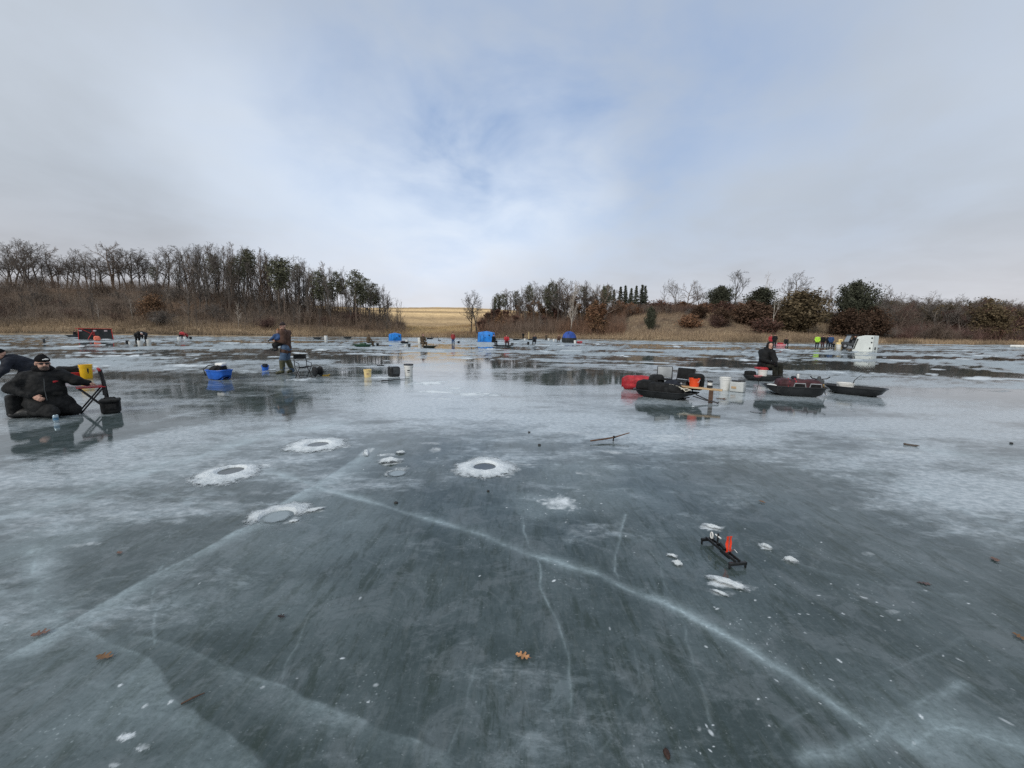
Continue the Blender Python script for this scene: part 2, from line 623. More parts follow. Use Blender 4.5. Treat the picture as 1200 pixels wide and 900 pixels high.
n1_ = fbm(X*0.12, Y*0.12, seed=21); n2_ = fbm(X*0.5, Y*0.5, seed=22)
def lerp(a, b, t): return a + (b-a)*t[..., None]
C = litter + np.zeros(X.shape + (3,))
C = lerp(C, russet, sstep(0.45, 0.65, n1_))
C = lerp(C, straw, 0.75*sstep(14, 2, TT + 10*(n1_-0.5)))
right = sstep(690, 760, px_)*sstep(1030, 960, px_)
C = lerp(C, straw*0.72, right*sstep(40, 10, TT)*sstep(0.25, 0.6, n2_))
lowr = sstep(1000, 1060, px_)
C = lerp(C, straw, lowr*sstep(26, 8, TT)*0.9)
C = lerp(C, darkg*1.6, lowr*sstep(20, 40, TT))
val = sstep(452, 475, px_)*sstep(600, 555, px_)
C = lerp(C, straw*0.8, val*sstep(0.3, 0.6, n1_))
far = sstep(44, 52, TT)*sstep(150, 300, px_)*sstep(760, 640, px_)
hz = (Z-3)/24 + 0.10*(fbm(X*0.012, Y*0.012, seed=31)-0.5)
strip = np.interp(hz, [0, .14, .17, .24, .27, .44, .47, .50, .53, .58, .61, .72, .76, .84, .88, 1.2], [.35, .3, .55, .5, .3, .95, .95, .8, .3, .35, .95, .9, .4, .3, .8, .5])
C = lerp(C, stub + (gold-stub)*strip[..., None], far)
farl = sstep(44, 60, TT)*sstep(330, 150, px_)
C = lerp(C, straw*0.75, farl)
C = lerp(C, darkg, .8*sstep(0.9, 0.2, np.abs(TT-1.0)))
set_col(land_me, 'tone', C.reshape(-1, 3))
m, nt, b = new_mat('land_surface')
at = N(nt, 'ShaderNodeAttribute', attribute_name='tone')
tcn = nt.nodes.new('ShaderNodeTexCoord')
nn = N(nt, 'ShaderNodeTexNoise', Scale=1.1, Detail=6.0, Roughness=0.7); L(nt, tcn.outputs['Object'], nn.inputs['Vector'])
mp = N(nt, 'ShaderNodeMapping'); mp.inputs['Scale'].default_value = (0.5, 2.2, 2.2); L(nt, tcn.outputs['Object'], mp.inputs['Vector'])
nn2 = N(nt, 'ShaderNodeTexNoise', Scale=0.35, Detail=4.0); L(nt, mp.outputs[0], nn2.inputs['Vector'])
f = math_n(nt, 'MULTIPLY', mapr(nt, nn.outputs[0], 0.25, 0.75, 0.5, 1.5), mapr(nt, nn2.outputs[0], 0.3, 0.7, 0.75, 1.25))
sc_ = nt.nodes.new('ShaderNodeVectorMath'); sc_.operation = 'SCALE'; L(nt, at.outputs['Color'], sc_.inputs[0]); L(nt, f, sc_.inputs['Scale'])
L(nt, sc_.outputs[0], b.inputs['Base Color']); b.inputs['Roughness'].default_value = 0.95; b.inputs['Specular IOR Level'].default_value = 0.1
bp = N(nt, 'ShaderNodeBump', Strength=0.6, Distance=0.3); L(nt, nn.outputs[0], bp.inputs['Height']); L(nt, bp.outputs[0], b.inputs['Normal'])
tag(link('ground', land_me, m), 'brown leaf-littered hillside and stubble fields around the frozen lake', 'ground', kind='structure')
# ================================================================== ICE
az = np.concatenate([np.linspace(-180, -60, 40, endpoint=False), np.linspace(-60, 60, 720, endpoint=False), np.linspace(60, 180, 41)])
az = np.radians(az)
rad = np.concatenate([np.linspace(0.2, 1.15, 12), 1/np.linspace(1/1.2, 1/60.0, 560), np.linspace(62, 175, 40)])
A, Rr = np.meshgrid(az, rad, indexing='ij')
X, Y = Rr*np.sin(A), Rr*np.cos(A)
na, nr = X.shape
ii = np.arange(na*nr).reshape(na, nr)
F4 = np.stack([ii[:-1, :-1], ii[1:, :-1], ii[1:, 1:], ii[:-1, 1:]], -1).reshape(-1, 4)


wx = X + 0.10*(fbm(X*1.9, Y*1.9, seed=41, octs=4)-0.5) + 0.02*(fbm(X*9, Y*9, seed=44, octs=2)-0.5)
wy = Y + 0.10*(fbm(X*1.9, Y*1.9, seed=42, octs=4)-0.5) + 0.02*(fbm(X*9, Y*9, seed=45, octs=2)-0.5)


def poly_field(px_pts):
    """signed distance (+ on the far/left hand side of the walking direction) to a broken line on the ice, and the run along it 0..1"""
    pts = np.array([ground(*p) for p in px_pts])
    seg = np.diff(pts, axis=0); ln = np.hypot(seg[:, 0], seg[:, 1]); cum = np.concatenate([[0], np.cumsum(ln)])
    best = np.full(X.shape, 1e9); sgn = np.ones(X.shape); run = np.zeros(X.shape)
    for i in range(len(seg)):
        d = seg[i]/ln[i]
        t = np.clip((wx-pts[i, 0])*d[0] + (wy-pts[i, 1])*d[1], 0, ln[i])
        ex = wx-pts[i, 0]-t*d[0]; ey = wy-pts[i, 1]-t*d[1]
        D = np.hypot(ex, ey)
        m = D < best
        best = np.where(m, D, best); sgn = np.where(m, np.sign(d[0]*ey - d[1]*ex), sgn); run = np.where(m, (cum[i]+t)/cum[-1], run)
    return best, sgn, run


def fade(run, a=0.06, b=0.06):
    return sstep(0, a, run)*sstep(1.0, 1-b, run)


crack = np.zeros(X.shape); edge = np.zeros(X.shape)
nz = fbm(X*3.0, Y*3.0, seed=50); nz2 = fbm(X*14, Y*14, seed=51)
# broken line, width of the pale face, its strength, soft width on + side, on - side, strength of the hairline
CRACKS = [
    ([(300, 548), (395, 577), (450, 593), (500, 607), (560, 625), (620, 650), (700, 673), (740, 690), (800, 716), (850, 748), (900, 781), (960, 816), (1010, 846), (1040, 868), (1090, 915)], .46, .042, .030, .0),
    ([(-40, 800), (0, 776), (85, 728), (180, 673), (250, 636), (305, 607), (345, 581), (410, 542), (435, 522)], .40, .006, .14, .6),
    ([(-30, 680), (0, 690), (40, 705), (85, 729), (130, 760), (165, 776), (220, 820), (270, 856), (325, 905)], .23, .005, .20, .5),
    ([(140, 744), (200, 755), (260, 775), (320, 795), (380, 826), (430, 850), (540, 900)], .20, .006, .07, .3),
    ([(608, 600), (614, 620), (622, 640), (633, 661), (640, 690), (652, 730), (663, 770), (669, 820), (671, 856)], .22, .006, .010, .0),
    ([(735, 600), (726, 640), (721, 668), (728, 684), (742, 691)], .26, .006, .014, .0),
    ([(1130, 792), (1090, 815), (1050, 842), (1030, 866), (985, 884), (930, 902)], .30, .03, .02, .35),
    ([(-30, 622), (0, 608), (100, 580), (200, 545), (330, 506), (420, 494)], .42, .13, .10, .0),
    ([(20, 640), (38, 665), (45, 700), (75, 724)], .35, .10, .05, .0),
    ([(190, 660), (183, 700), (178, 765)], .22, .008, .008, .0),
    ([(1060, 880), (1120, 850), (1200, 880), (1260, 905)], .40, .12, .12, .0),
    ([(950, 520), (1080, 575), (1230, 640)], .16, .02, .06, .4),
    ([(1000, 505), (1100, 530), (1230, 545)], .25, .10, .05, .0),
    ([(430, 522), (470, 512), (560, 512), (640, 522)], .10, .02, .03, .3),
    ([(330, 800), (352, 752), (368, 712), (380, 690)], .10, .004, .006, .0),
    ([(520, 900), (545, 830), (552, 780)], .08, .004, .008, .0),
    ([(700, 900), (735, 850), (748, 800), (742, 760)], .08, .004, .006, .0),
    ([(880, 640), (960, 668), (1050, 690), (1140, 700)], .08, .004, .02, .25),
    ([(950, 560), (1040, 560), (1150, 575), (1230, 585)], .10, .01, .02, .3),
    ([(760, 640), (800, 720), (815, 790), (850, 880)], .09, .004, .006, .0),
    ([(60, 560), (160, 572), (250, 590), (300, 605)], .14, .01, .02, .2),
    ([(905, 880), (960, 820), (1040, 780), (1130, 742)], .08, .004, .006, .2),
    ([(210, 826), (236, 814)], .0, .01, .01, .7),
]
for pts, s, wp, wm, hair in CRACKS:
    d, sg, run = poly_field(pts)
    scale = 1 + 0.25*np.clip(Rr-3, 0, 8)
    wdt = np.where(sg > 0, wp, wm)*(0.55 + 0.9*nz)*scale
    v = s*np.exp(-(d/np.maximum(wdt, 1e-3))**1.3)*(0.25 + 0.8*nz2 + 1.5*sstep(.3, .7, nz)*.45)*fade(run)
    v = v + (.3 if s > .4 else .5)*s*np.exp(-(d/(.005*scale))**2)*sstep(.45, .62, nz2)*fade(run)
    crack = np.maximum(crack, v)
    if hair:
        edge = np.maximum(edge, hair*np.exp(-(d/(0.004*(1+0.3*np.clip(Rr-2, 0, 6))))**2)*fade(run, .02, .02)*sstep(.3, .5, nz))
# broad veils of air in the ice beside the cracks
def spot(px, py, rx, ry, amp, seed=0, rough=0.5, freq=1.0, power=1.0):
    cx, cy = ground(px, py)
    wx = rx/FPX*cy; wy = 0.5*abs(ground(px, py-ry)[1]-ground(px, py+ry)[1])
    q = np.hypot((X-cx)/wx, (Y-cy)/wy)
    near = q < 1.3 + rough
    o = np.zeros(X.shape)
    q = q[near] + rough*(fbm(X[near]*freq*2.2/wx, Y[near]*freq*2.2/wy, seed=60+seed)-0.5)*2
    o[near] = amp*sstep(1.25, 0.35, q)**power
    return o


veil_ = np.zeros(X.shape)
for i, (a, b_, c, d, e) in enumerate([(90, 765, 90, 40, .08), (40, 640, 70, 40, .16), (260, 700, 140, 40, .08), (1130, 870, 90, 40, .16), (850, 720, 60, 30, .06), (400, 600, 100, 25, .10), (640, 590, 60, 18, .18), (330, 640, 140, 30, .10), (700, 560, 80, 30, .12)]):
    veil_ = np.maximum(veil_, spot(a, b_, c, d, e, seed=i))

# hoar and drifted crust: pale, rough; grows with distance, broken into floes of clear black ice
nA = fbm(X*0.10+3, Y*0.20, seed=70, octs=5, gain=.55); nB = fbm(X*0.42, Y*0.75, seed=71, octs=4); nC = fbm(X*1.7, Y*3.2, seed=72, octs=4)
nD = fbm(X*6.0, Y*9.0, seed=73, octs=3)
nE = fbm(X*0.55+0.5*Y, Y*2.6-0.3*X, seed=74, octs=5, gain=.6)
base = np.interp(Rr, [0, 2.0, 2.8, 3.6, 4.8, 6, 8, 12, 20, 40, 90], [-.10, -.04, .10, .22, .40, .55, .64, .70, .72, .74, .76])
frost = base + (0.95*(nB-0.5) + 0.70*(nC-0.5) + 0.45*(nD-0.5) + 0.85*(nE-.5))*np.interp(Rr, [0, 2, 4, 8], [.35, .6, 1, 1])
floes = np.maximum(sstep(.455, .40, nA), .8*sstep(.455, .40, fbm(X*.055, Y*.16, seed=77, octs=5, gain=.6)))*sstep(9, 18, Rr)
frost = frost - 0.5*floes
POOLS = [(705, 441, 85, 10, .9), (670, 448, 60, 5, .5), (255, 459, 110, 10, .62), (330, 470, 60, 12, .45), (1120, 437, 110, 6, .9), (1000, 431, 90, 4, .6), (1110, 458, 120, 6, .55), (1180, 460, 70, 7, .5), (60, 411, 110, 1.6, .35), (330, 418, 120, 2, .4), (450, 422, 60, 5, .8), (430, 436, 60, 5, .5), (580, 429, 60, 4, .7), (860, 428, 70, 4, .6), (250, 400, 60, 1, .3), (760, 420, 110, 4, .6), (560, 408, 90, 2, .6), (1000, 418, 80, 3, .75), (1150, 420, 120, 2.5, .6), (950, 408, 60, 1.5, .4), (780, 408, 60, 1.5, .5), (850, 417, 40, 1.5, .6), (80, 500, 100, 22, .25), (780, 485, 70, 14, .3), (480, 540, 100, 24, .35), (950, 480, 110, 10, .25), (120, 440, 60, 6, .25), (75, 512, 95, 40, .85), (800, 485, 90, 14, .35), (940, 476, 110, 10, .4), (300, 480, 120, 16, .35), (1080, 640, 170, 70, .30), (960, 560, 120, 26, .2), (1120, 560, 120, 20, .15)]
for i, (a, b_, c, d, e) in enumerate(POOLS):
    frost = frost - spot(a, b_, c, d, e, seed=100+i, rough=.42, freq=1.1)
PALE = [(560, 480, 130, 14, .25), (200, 500, 120, 14, .22), (760, 500, 140, 16, .22), (1040, 500, 150, 14, .18), (620, 400, 200, 2, .3), (100, 425, 120, 6, .25), (950, 445, 250, 5, .2), (560, 455, 110, 9, .2), (1060, 560, 120, 25, .14), (220, 600, 100, 22, .18)]
for i, (a, b_, c, d, e) in enumerate(PALE):
    frost = frost + spot(a, b_, c, d, e, seed=200+i, rough=.45)
frost = np.clip(frost, 0.0, 1)

# loose snow and slush
snow = np.zeros(X.shape)
SNOW = [(505, 449, 26, 3, .9), (513, 459, 30, 2.4, .9), (558, 462, 34, 3, .8), (556, 462, 22, 2, .8), (535, 455, 20, 2, .6), (521, 467, 14, 1.6, .6), (448, 442, 22, 1.5, .8), (590, 401, 30, .6, .6), (640, 412, 10, 1.0, .9), (728, 417, 9, 1.2, 1), (700, 403, 8, .8, .9), (575, 409, 8, .8, .9), (60, 403, 12, .7, .9), (5, 405, 12, 1.4, .9), (105, 404, 10, .7, .8), (120, 417, 50, 1, .8), (160, 416, 30, 1, .9), (335, 418, 40, .9, .8), (350, 445, 16, 1.6, .8), (364, 444, 18, 1.4, .6), (260, 409, 8, .8, .9), (300, 403, 14, .7, .8), (372, 410, 10, 1, .9), (250, 432, 20, 1.2, .6), (918, 421, 9, 1.2, .9), (848, 420, 14, 1, .7), (1045, 405, 16, .6, .8), (820, 406, 40, .6, .6), (480, 408, 18, .8, .7), (440, 408, 10, .7, .8), (790, 512, 40, 4, .5), (840, 517, 30, 4, .45), (780, 516, 26, 3, .4), (1020, 515, 40, 4, .4), (715, 530, 18, 3, .5), (690, 553, 22, 6, .45), (655, 590, 24, 9, .75), (690, 508, 60, 4, .3), (60, 394.5, 40, .15, .5), (900, 403, 90, .2, .6), (620, 398, 90, .2, .5),
        # by the fishing holes
        (265, 551, 34, 9, .9), (370, 522, 38, 8, .95), (308, 546, 14, 3, .6), (325, 603, 34, 12, .45), (360, 597, 24, 6, .55), (455, 533, 12, 2.6, .85), (459, 541, 20, 5, .75), (430, 530, 7, 7, .6), (568, 548, 40, 12, .95), (545, 552, 16, 3, .6), (600, 544, 34, 2, .5), (470, 549, 18, 3, .5), (510, 527, 10, 4, .5), (500, 520, 24, 3, .4), (345, 612, 12, 3, .55), (340, 608, 14, 6, .55), (110, 637, 16, 3, .45), (140, 608, 30, 4, .35), (85, 640, 16, 4, .35), (290, 580, 30, 6, .28), (215, 612, 34, 5, .3),
        # by the tip-up
        (834, 618, 16, 5, .8), (800, 655, 10, 4, .5), (850, 684, 26, 7, .85), (845, 694, 24, 5, .5), (897, 641, 9, 5, .7), (926, 658, 11, 4, .7), (875, 688, 20, 5, .5), (1017, 649, 11, 4, .45), (1046, 717, 12, 4, .45), (898, 845, 15, 10, .5), (148, 863, 12, 7, .95), (168, 875, 12, 7, .9), (134, 896, 10, 5, .6), (200, 822, 4, 4, .6), (170, 827, 4, 4, .6), (141, 803, 4, 3, .7), (1060, 530, 40, 3, .5), (1035, 517, 14, 4, .7)]
for i, (a, b_, c, d, e) in enumerate(SNOW):
    snow = np.maximum(snow, spot(a, b_, c, d, e, seed=300+i, rough=.55, freq=1.6))
snow = snow*np.clip(0.55 + 1.3*(nD-0.32) + 0.5*(fbm(X*24, Y*24, seed=80)-.5), 0.1, 1.1)
shl = np.interp(600 + FPX*X/np.maximum(Y, 1), PXK, SHORE) - Y
snow = np.maximum(snow, .8*np.exp(-((shl-1.2)/1.0)**2)*sstep(.40, .58, fbm(X*.15, Y*.15, seed=95))*(Y > 20))
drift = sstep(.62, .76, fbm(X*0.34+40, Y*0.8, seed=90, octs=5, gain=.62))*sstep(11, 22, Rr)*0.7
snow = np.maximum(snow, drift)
# flecks: crumbs thrown out by the augers
rs = np.random.default_rng(3)
fl = np.zeros(X.shape)
FL = [(rs.uniform(820, 1200), rs.uniform(610, 890)) for _ in range(90)] + [(rs.normal(900, 60), rs.normal(690, 40)) for _ in range(50)] + [(rs.normal(480, 40), rs.normal(545, 14)) for _ in range(60)] + [(rs.normal(655, 30), rs.normal(585, 14)) for _ in range(110)] + [(rs.normal(690, 50), rs.normal(640, 40)) for _ in range(20)] + [(rs.normal(820, 16), rs.normal(860, 12)) for _ in range(9)] + [(rs.uniform(100, 600), rs.uniform(650, 890)) for _ in range(14)] + [(rs.normal(1030, 50), rs.normal(710, 18)) for _ in range(30)]
for p in FL:
    if p[1] < 500 or p[1] > 900: continue
    cx, cy = ground(*p)
    s = abs(rs.normal(0, 1))*0.0030 + 0.0022*(1+0.25*max(0, cy-2))
    r0 = math.hypot(cx, cy); a0 = math.atan2(cx, cy)
    i0, i1 = np.searchsorted(az, [a0-0.05, a0+0.05]); j0, j1 = np.searchsorted(rad, [r0-0.12, r0+0.12])
    sl = (slice(i0, i1), slice(j0, j1))
    th = rs.uniform(0, PI); ct, st = math.cos(th), math.sin(th)
    dx, dy = X[sl]-cx, Y[sl]-cy
    q = np.hypot((ct*dx+st*dy)/(s*rs.uniform(1, 2.4)), (ct*dy-st*dx)/s)
    fl[sl] = np.maximum(fl[sl], rs.uniform(.2, .75)*sstep(1.6, .4, q))
snow = np.clip(np.maximum(snow, fl), 0, 1)
for hx, hy, hr in ((568, 547.5, .115), (271, 552.5, .11), (373, 521.5, .115), (325, 606, .12), (466, 555, .105), (888, 483, .12)):
    cx, cy = ground(hx, hy)
    snow = snow*sstep(hr*.95, hr*1.15, np.hypot(X-cx, Y-cy))
Z = np.zeros(X.shape)
ice_me = np_mesh('ice', np.stack([X, Y, Z], -1).reshape(-1, 3), F4)
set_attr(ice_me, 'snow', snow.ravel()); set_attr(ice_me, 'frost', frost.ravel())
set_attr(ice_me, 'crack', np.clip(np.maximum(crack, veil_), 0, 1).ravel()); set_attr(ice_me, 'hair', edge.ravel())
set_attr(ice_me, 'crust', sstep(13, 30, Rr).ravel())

m, nt, b = new_mat('lake_ice')
def attr(n): return N(nt, 'ShaderNodeAttribute', attribute_name=n).outputs['Fac']
aS, aF, aK, aH = attr('snow'), attr('frost'), attr('crack'), attr('hair')
tc = nt.nodes.new('ShaderNodeTexCoord'); OBJ = tc.outputs['Object']
def noise(scale, detail=4.0, rough=.55, stretch=None, dist=0.0):
    n = N(nt, 'ShaderNodeTexNoise', Scale=scale, Detail=detail, Roughness=rough, Distortion=dist)
    if stretch:
        mp = N(nt, 'ShaderNodeMapping'); mp.inputs['Scale'].default_value = stretch; mp.inputs['Rotation'].default_value = (0, 0, 0.25)
        L(nt, OBJ, mp.inputs['Vector']); L(nt, mp.outputs[0], n.inputs['Vector'])
    else: L(nt, OBJ, n.inputs['Vector'])
    return n.outputs[0]
# the dark water and weed seen through clear ice
deep = noise(1.3, 5, .6)
weed = noise(5.0, 9, .75, (2.2, 0.55, 1), .4)
fib = noise(16.0, 8, .75, (1.8, 0.40, 1), .5)
cloudy = noise(3.2, 10, .70, None, .9)
fine = noise(42, 9, .74, (.8, 1.2, 1), .3)
bub = nt.nodes.new('ShaderNodeTexVoronoi'); bub.inputs['Scale'].default_value = 34.0; L(nt, OBJ, bub.inputs['Vector'])
bubm = math_n(nt, 'MULTIPLY', mapr(nt, bub.outputs['Distance'], .20, .08), mapr(nt, noise(2.6, 4, .6), .50, .66))
mid = noise(13, 5, .65, (1, 1.4, 1))
grain = noise(150, 3, .6)
c = mix_c(nt, mapr(nt, deep, .32, .68), (0.042, 0.061, 0.062), (0.090, 0.117, 0.122))
c = mix_c(nt, mapr(nt, weed, .48, .62, 0, .70), c, (0.026, 0.040, 0.031))
c = mix_c(nt, mapr(nt, cloudy, .50, .60, 0, .42), c, (0.145, 0.170, 0.180))
c = mix_c(nt, mapr(nt, fib, .50, .64, 0, .30), c, (0.125, 0.145, 0.145))
c = mix_c(nt, mapr(nt, fib, .47, .36, 0, .40), c, (0.030, 0.042, 0.036))
c = mix_c(nt, mapr(nt, fine, .50, .72, 0, .16), c, (0.17, 0.19, 0.20))
c = mix_c(nt, math_n(nt, 'MULTIPLY', bubm, .55), c, (0.34, 0.39, 0.40))
c = mix_c(nt, mapr(nt, fine, .46, .34, 0, .35), c, (0.024, 0.034, 0.034))
# crust
ff = math_n(nt, 'ADD', aF, math_n(nt, 'MULTIPLY', math_n(nt, 'SUBTRACT', mid, 0.5), 0.40))
ff = math_n(nt, 'ADD', ff, math_n(nt, 'MULTIPLY', math_n(nt, 'SUBTRACT', fine, 0.5), 0.22))
ff = math_n(nt, 'ADD', ff, math_n(nt, 'MULTIPLY', math_n(nt, 'SUBTRACT', noise(7.0, 6, .7, (.5, 1.7, 1), .6), 0.5), 0.75))
F1 = mapr(nt, ff, 0.10, 0.95)
blot = noise(4.5, 10, .74, (.9, 1.5, 1), .5)
scr = noise(20, 8, .75, (.8, 1.3, 1), .8)
flk = noise(70, 3, .6, (.6, 1.5, 1), .3)
hoar = math_n(nt, 'MULTIPLY', mapr(nt, blot, .50, .62), mapr(nt, aF, .0, .5, .03, .75))
c = mix_c(nt, hoar, c, (0.285, 0.340, 0.365))
c = mix_c(nt, math_n(nt, 'MULTIPLY', mapr(nt, scr, .54, .70), mapr(nt, aF, .0, .4, .13, .42)), c, (0.30, 0.34, 0.36))
c = mix_c(nt, math_n(nt, 'MULTIPLY', mapr(nt, flk, .66, .74), .28), c, (0.50, 0.54, 0.56))
c = mix_c(nt, math_n(nt, 'MULTIPLY', mapr(nt, scr, .46, .32), .30), c, (0.028, 0.040, 0.040))
c = mix_c(nt, F1, c, mix_c(nt, mapr(nt, mid, .35, .65), (0.255, 0.305, 0.330), (0.455, 0.505, 0.532)))
kk = math_n(nt, 'MULTIPLY', aK, mapr(nt, fine, .25, .75, .55, 1.3), clamp=True)
c = mix_c(nt, kk, c, (0.44, 0.54, 0.57))
c = mix_c(nt, math_n(nt, 'MULTIPLY', aH, .8), c, (0.012, 0.016, 0.018))
ss = math_n(nt, 'ADD', aS, math_n(nt, 'MULTIPLY', math_n(nt, 'SUBTRACT', fine, 0.5), math_n(nt, 'MULTIPLY', aS, 1.2)))
S1 = mapr(nt, ss, 0.12, 0.85)
c = mix_c(nt, S1, c, mix_c(nt, grain, (0.60, 0.66, 0.69), (0.80, 0.84, 0.86)))
L(nt, c, b.inputs['Base Color'])
rgh = mix_f(nt, mapr(nt, ff, 0.15, 0.95), 0.02, 0.13)
rgh = math_n(nt, 'ADD', rgh, math_n(nt, 'MULTIPLY', mapr(nt, mid, .4, .7), 0.03))
rgh = mix_f(nt, S1, rgh, 0.85)
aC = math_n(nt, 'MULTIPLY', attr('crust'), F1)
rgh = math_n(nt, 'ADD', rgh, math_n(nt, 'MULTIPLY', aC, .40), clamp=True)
L(nt, mix_f(nt, aC, .5, .14), b.inputs['Specular IOR Level'])
L(nt, rgh, b.inputs['Roughness'])
b.inputs['IOR'].default_value = 1.32
h = math_n(nt, 'ADD', math_n(nt, 'MULTIPLY', mid, 0.5), math_n(nt, 'MULTIPLY', fine, 0.25))
h = math_n(nt, 'ADD', h, math_n(nt, 'MULTIPLY', math_n(nt, 'MULTIPLY', grain, S1), 0.8))
wob = noise(2.2, 3, .5, (0.6, 1.6, 1))
bp0 = N(nt, 'ShaderNodeBump', Strength=0.02, Distance=0.05); L(nt, wob, bp0.inputs['Height'])
bp = N(nt, 'ShaderNodeBump', Distance=0.012); L(nt, h, bp.inputs['Height']); L(nt, bp0.outputs[0], bp.inputs['Normal'])
L(nt, mix_f(nt, S1, mix_f(nt, mapr(nt, ff, 0.0, 0.7), 0.035, 0.16), 0.6), bp.inputs['Strength'])
L(nt, bp.outputs[0], b.inputs['Normal'])
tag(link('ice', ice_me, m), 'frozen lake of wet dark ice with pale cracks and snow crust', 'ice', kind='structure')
# ================================================================== TREES
def prisms(P0, P1, R0, R1, n=3):
    """many tapered sticks at once"""
    P0, P1 = np.asarray(P0, float), np.asarray(P1, float); R0, R1 = np.asarray(R0, float), np.asarray(R1, float)
    d = P1-P0; d /= np.maximum(np.linalg.norm(d, axis=1, keepdims=True), 1e-9)
    ref = np.where(np.abs(d[:, 2:3]) > 0.9, [[1., 0, 0]], [[0, 0, 1.]])
    a = np.cross(d, ref); a /= np.linalg.norm(a, axis=1, keepdims=True)
    b = np.cross(d, a)
    m = len(P0)
    V = np.zeros((m, 2, n, 3))
    for k in range(n):
        t = 2*PI*k/n
        o = a*math.cos(t) + b*math.sin(t)
        V[:, 0, k] = P0 + o*R0[:, None]; V[:, 1, k] = P1 + o*R1[:, None]
    base = np.arange(m)[:, None]*2*n
    F = np.concatenate([base + np.array([[k, (k+1) % n, n+(k+1) % n, n+k]]) for k in range(n)])
    return V.reshape(-1, 3), F


def grow(rs, spec):
    """a branching skeleton: list of (p0, p1, r0, r1, level)"""
    out = []
    def limb(p, d, length, r, lev):
        nseg = spec['seg'][lev]
        pts = [p]; dirs = []
        step = length/nseg
        dd = d.copy()
        for i in range(nseg):
            dd = dd + rs.normal(0, spec['wander'][lev], 3) + np.array([0, 0, spec['lift'][lev]])
            dd /= np.linalg.norm(dd)
            pts.append(pts[-1] + dd*step); dirs.append(dd.copy())
        rad = [r*(1-(1-spec['tip'][lev])*(i/nseg)) for i in range(nseg+1)]
        for i in range(nseg):
            out.append((pts[i], pts[i+1], rad[i], rad[i+1], lev))
        if lev+1 >= len(spec['seg']): return
        lo = spec['from'][lev]
        nk = int(round(spec['kids'][lev]*rs.uniform(.8, 1.2)))
        for j in range(nk):
            u = lo + (1-lo)*((j+rs.uniform(0, 1))/nk)
            if j == nk-1: u = 0.98
            q = min(u*nseg, nseg-1e-6); i = int(q); f = q-i
            pos = pts[i]*(1-f) + pts[i+1]*f
            ax = dirs[i]
            side = rs.normal(0, 1, 3); side -= ax*(side@ax); side /= np.linalg.norm(side)
            ang = spec['angle'][lev]*rs.uniform(.7, 1.3)
            nd = ax*math.cos(ang) + side*math.sin(ang)
            ll = length*spec['ratio'][lev]*rs.uniform(.6, 1.15)*(1-spec['taper'][lev]*(u-lo)/(1-lo+1e-6))
            rr_ = min(rad[i]*0.75, spec['rk'][lev]*ll/spec['ratio'][lev])
            limb(pos, nd, ll, max(rr_, spec['rmin']), lev+1)
    lean = rs.normal(0, spec['lean'], 2)
    d0 = np.array([lean[0], lean[1], 1.0]); d0 /= np.linalg.norm(d0)
    limb(np.array([0, 0, -0.4]), d0, spec['h'], spec['r'], 0)
    return out


def skeleton_meshes(sk, split=1, n=3):
    res = []
    for lo, hi, nn in ((0, split, 6), (split, 9, n)):
        s = [q for q in sk if lo <= q[4] < hi]
        V, F = prisms([q[0] for q in s], [q[1] for q in s], [q[2] for q in s], [q[3] for q in s], nn)
        res.append(np_mesh('limbs', V, F))
    return res


OAK = dict(h=12.5, r=.30, seg=[8, 6, 4, 3, 2], wander=[.10, .20, .24, .26, .25], lift=[.02, .07, .05, .03, .03], tip=[.25, .25, .3, .4, .5], kids=[10, 7, 6, 6], ratio=[.55, .52, .5, .5],
           taper=[.45, .4, .3, .2], angle=[.95, .75, .75, .7], rk=[.016, .012, .012, .012], rmin=.0135, lean=.10)
OAK['from'] = [.30, .25, .2, .15]
TALL = dict(OAK, h=14.5, r=.20, wander=[.05, .13, .18, .2, .2], kids=[17, 6, 5, 5], ratio=[.33, .5, .5, .5], angle=[.50, .6, .65, .65], lift=[.03, .10, .06, .04, .03], lean=.05)
TALL['from'] = [.16, .2, .2, .15]
FORK = dict(OAK, h=9.5, r=.24, kids=[8, 7, 6, 6], ratio=[.8, .5, .5, .5], angle=[.5, .65, .7, .7], wander=[.07, .14, .2, .25, .25], lean=.16)
FORK['from'] = [.35, .3, .2, .15]
SAPL = dict(h=7.5, r=.075, seg=[6, 3, 2], wander=[.06, .15, .2], lift=[.03, .10, .05], tip=[.2, .3, .5], kids=[18, 8], ratio=[.26, .45], taper=[.4, .3], angle=[.6, .6], rk=[.010, .01], rmin=.013, lean=.06)
SAPL['from'] = [.3, .2]

bark = {k: mat('bark_'+k, c, rough=.95, var=.4, scale=1.2, bump=.3, bscale=5, spec=.1, rand=.22) for k, c in
        dict(grey=(.150, .130, .113), brown=(.155, .120, .096), pale=(.50, .46, .40), dark=(.092, .078, .068), maroon=(.115, .068, .058)).items()}
twig = {k: mat('twig_'+k, c, rough=.95, var=.3, scale=.8, bump=0, spec=.05, rand=.25) for k, c in
        dict(grey=(.185, .162, .144), brown=(.190, .148, .120), pale=(.46, .41, .36), dark=(.130, .114, .100), maroon=(.150, .095, .082)).items()}
needle = {k: mat('needle_'+k, c, rough=.9, var=.5, scale=.9, bump=0, spec=.1, rand=.2) for k, c in
          dict(pine=(.135, .136, .088), spruce=(.10, .11, .082), cedar=(.062, .066, .045), olive=(.115, .088, .052), rust=(.105, .066, .045)).items()}
leafm = {k: mat('leaf_'+k, c, rough=.85, var=.45, scale=1.3, bump=0, spec=.1, rand=.15) for k, c in
         dict(rust=(.20, .110, .065), red=(.125, .068, .052), tan=(.25, .150, .088)).items()}


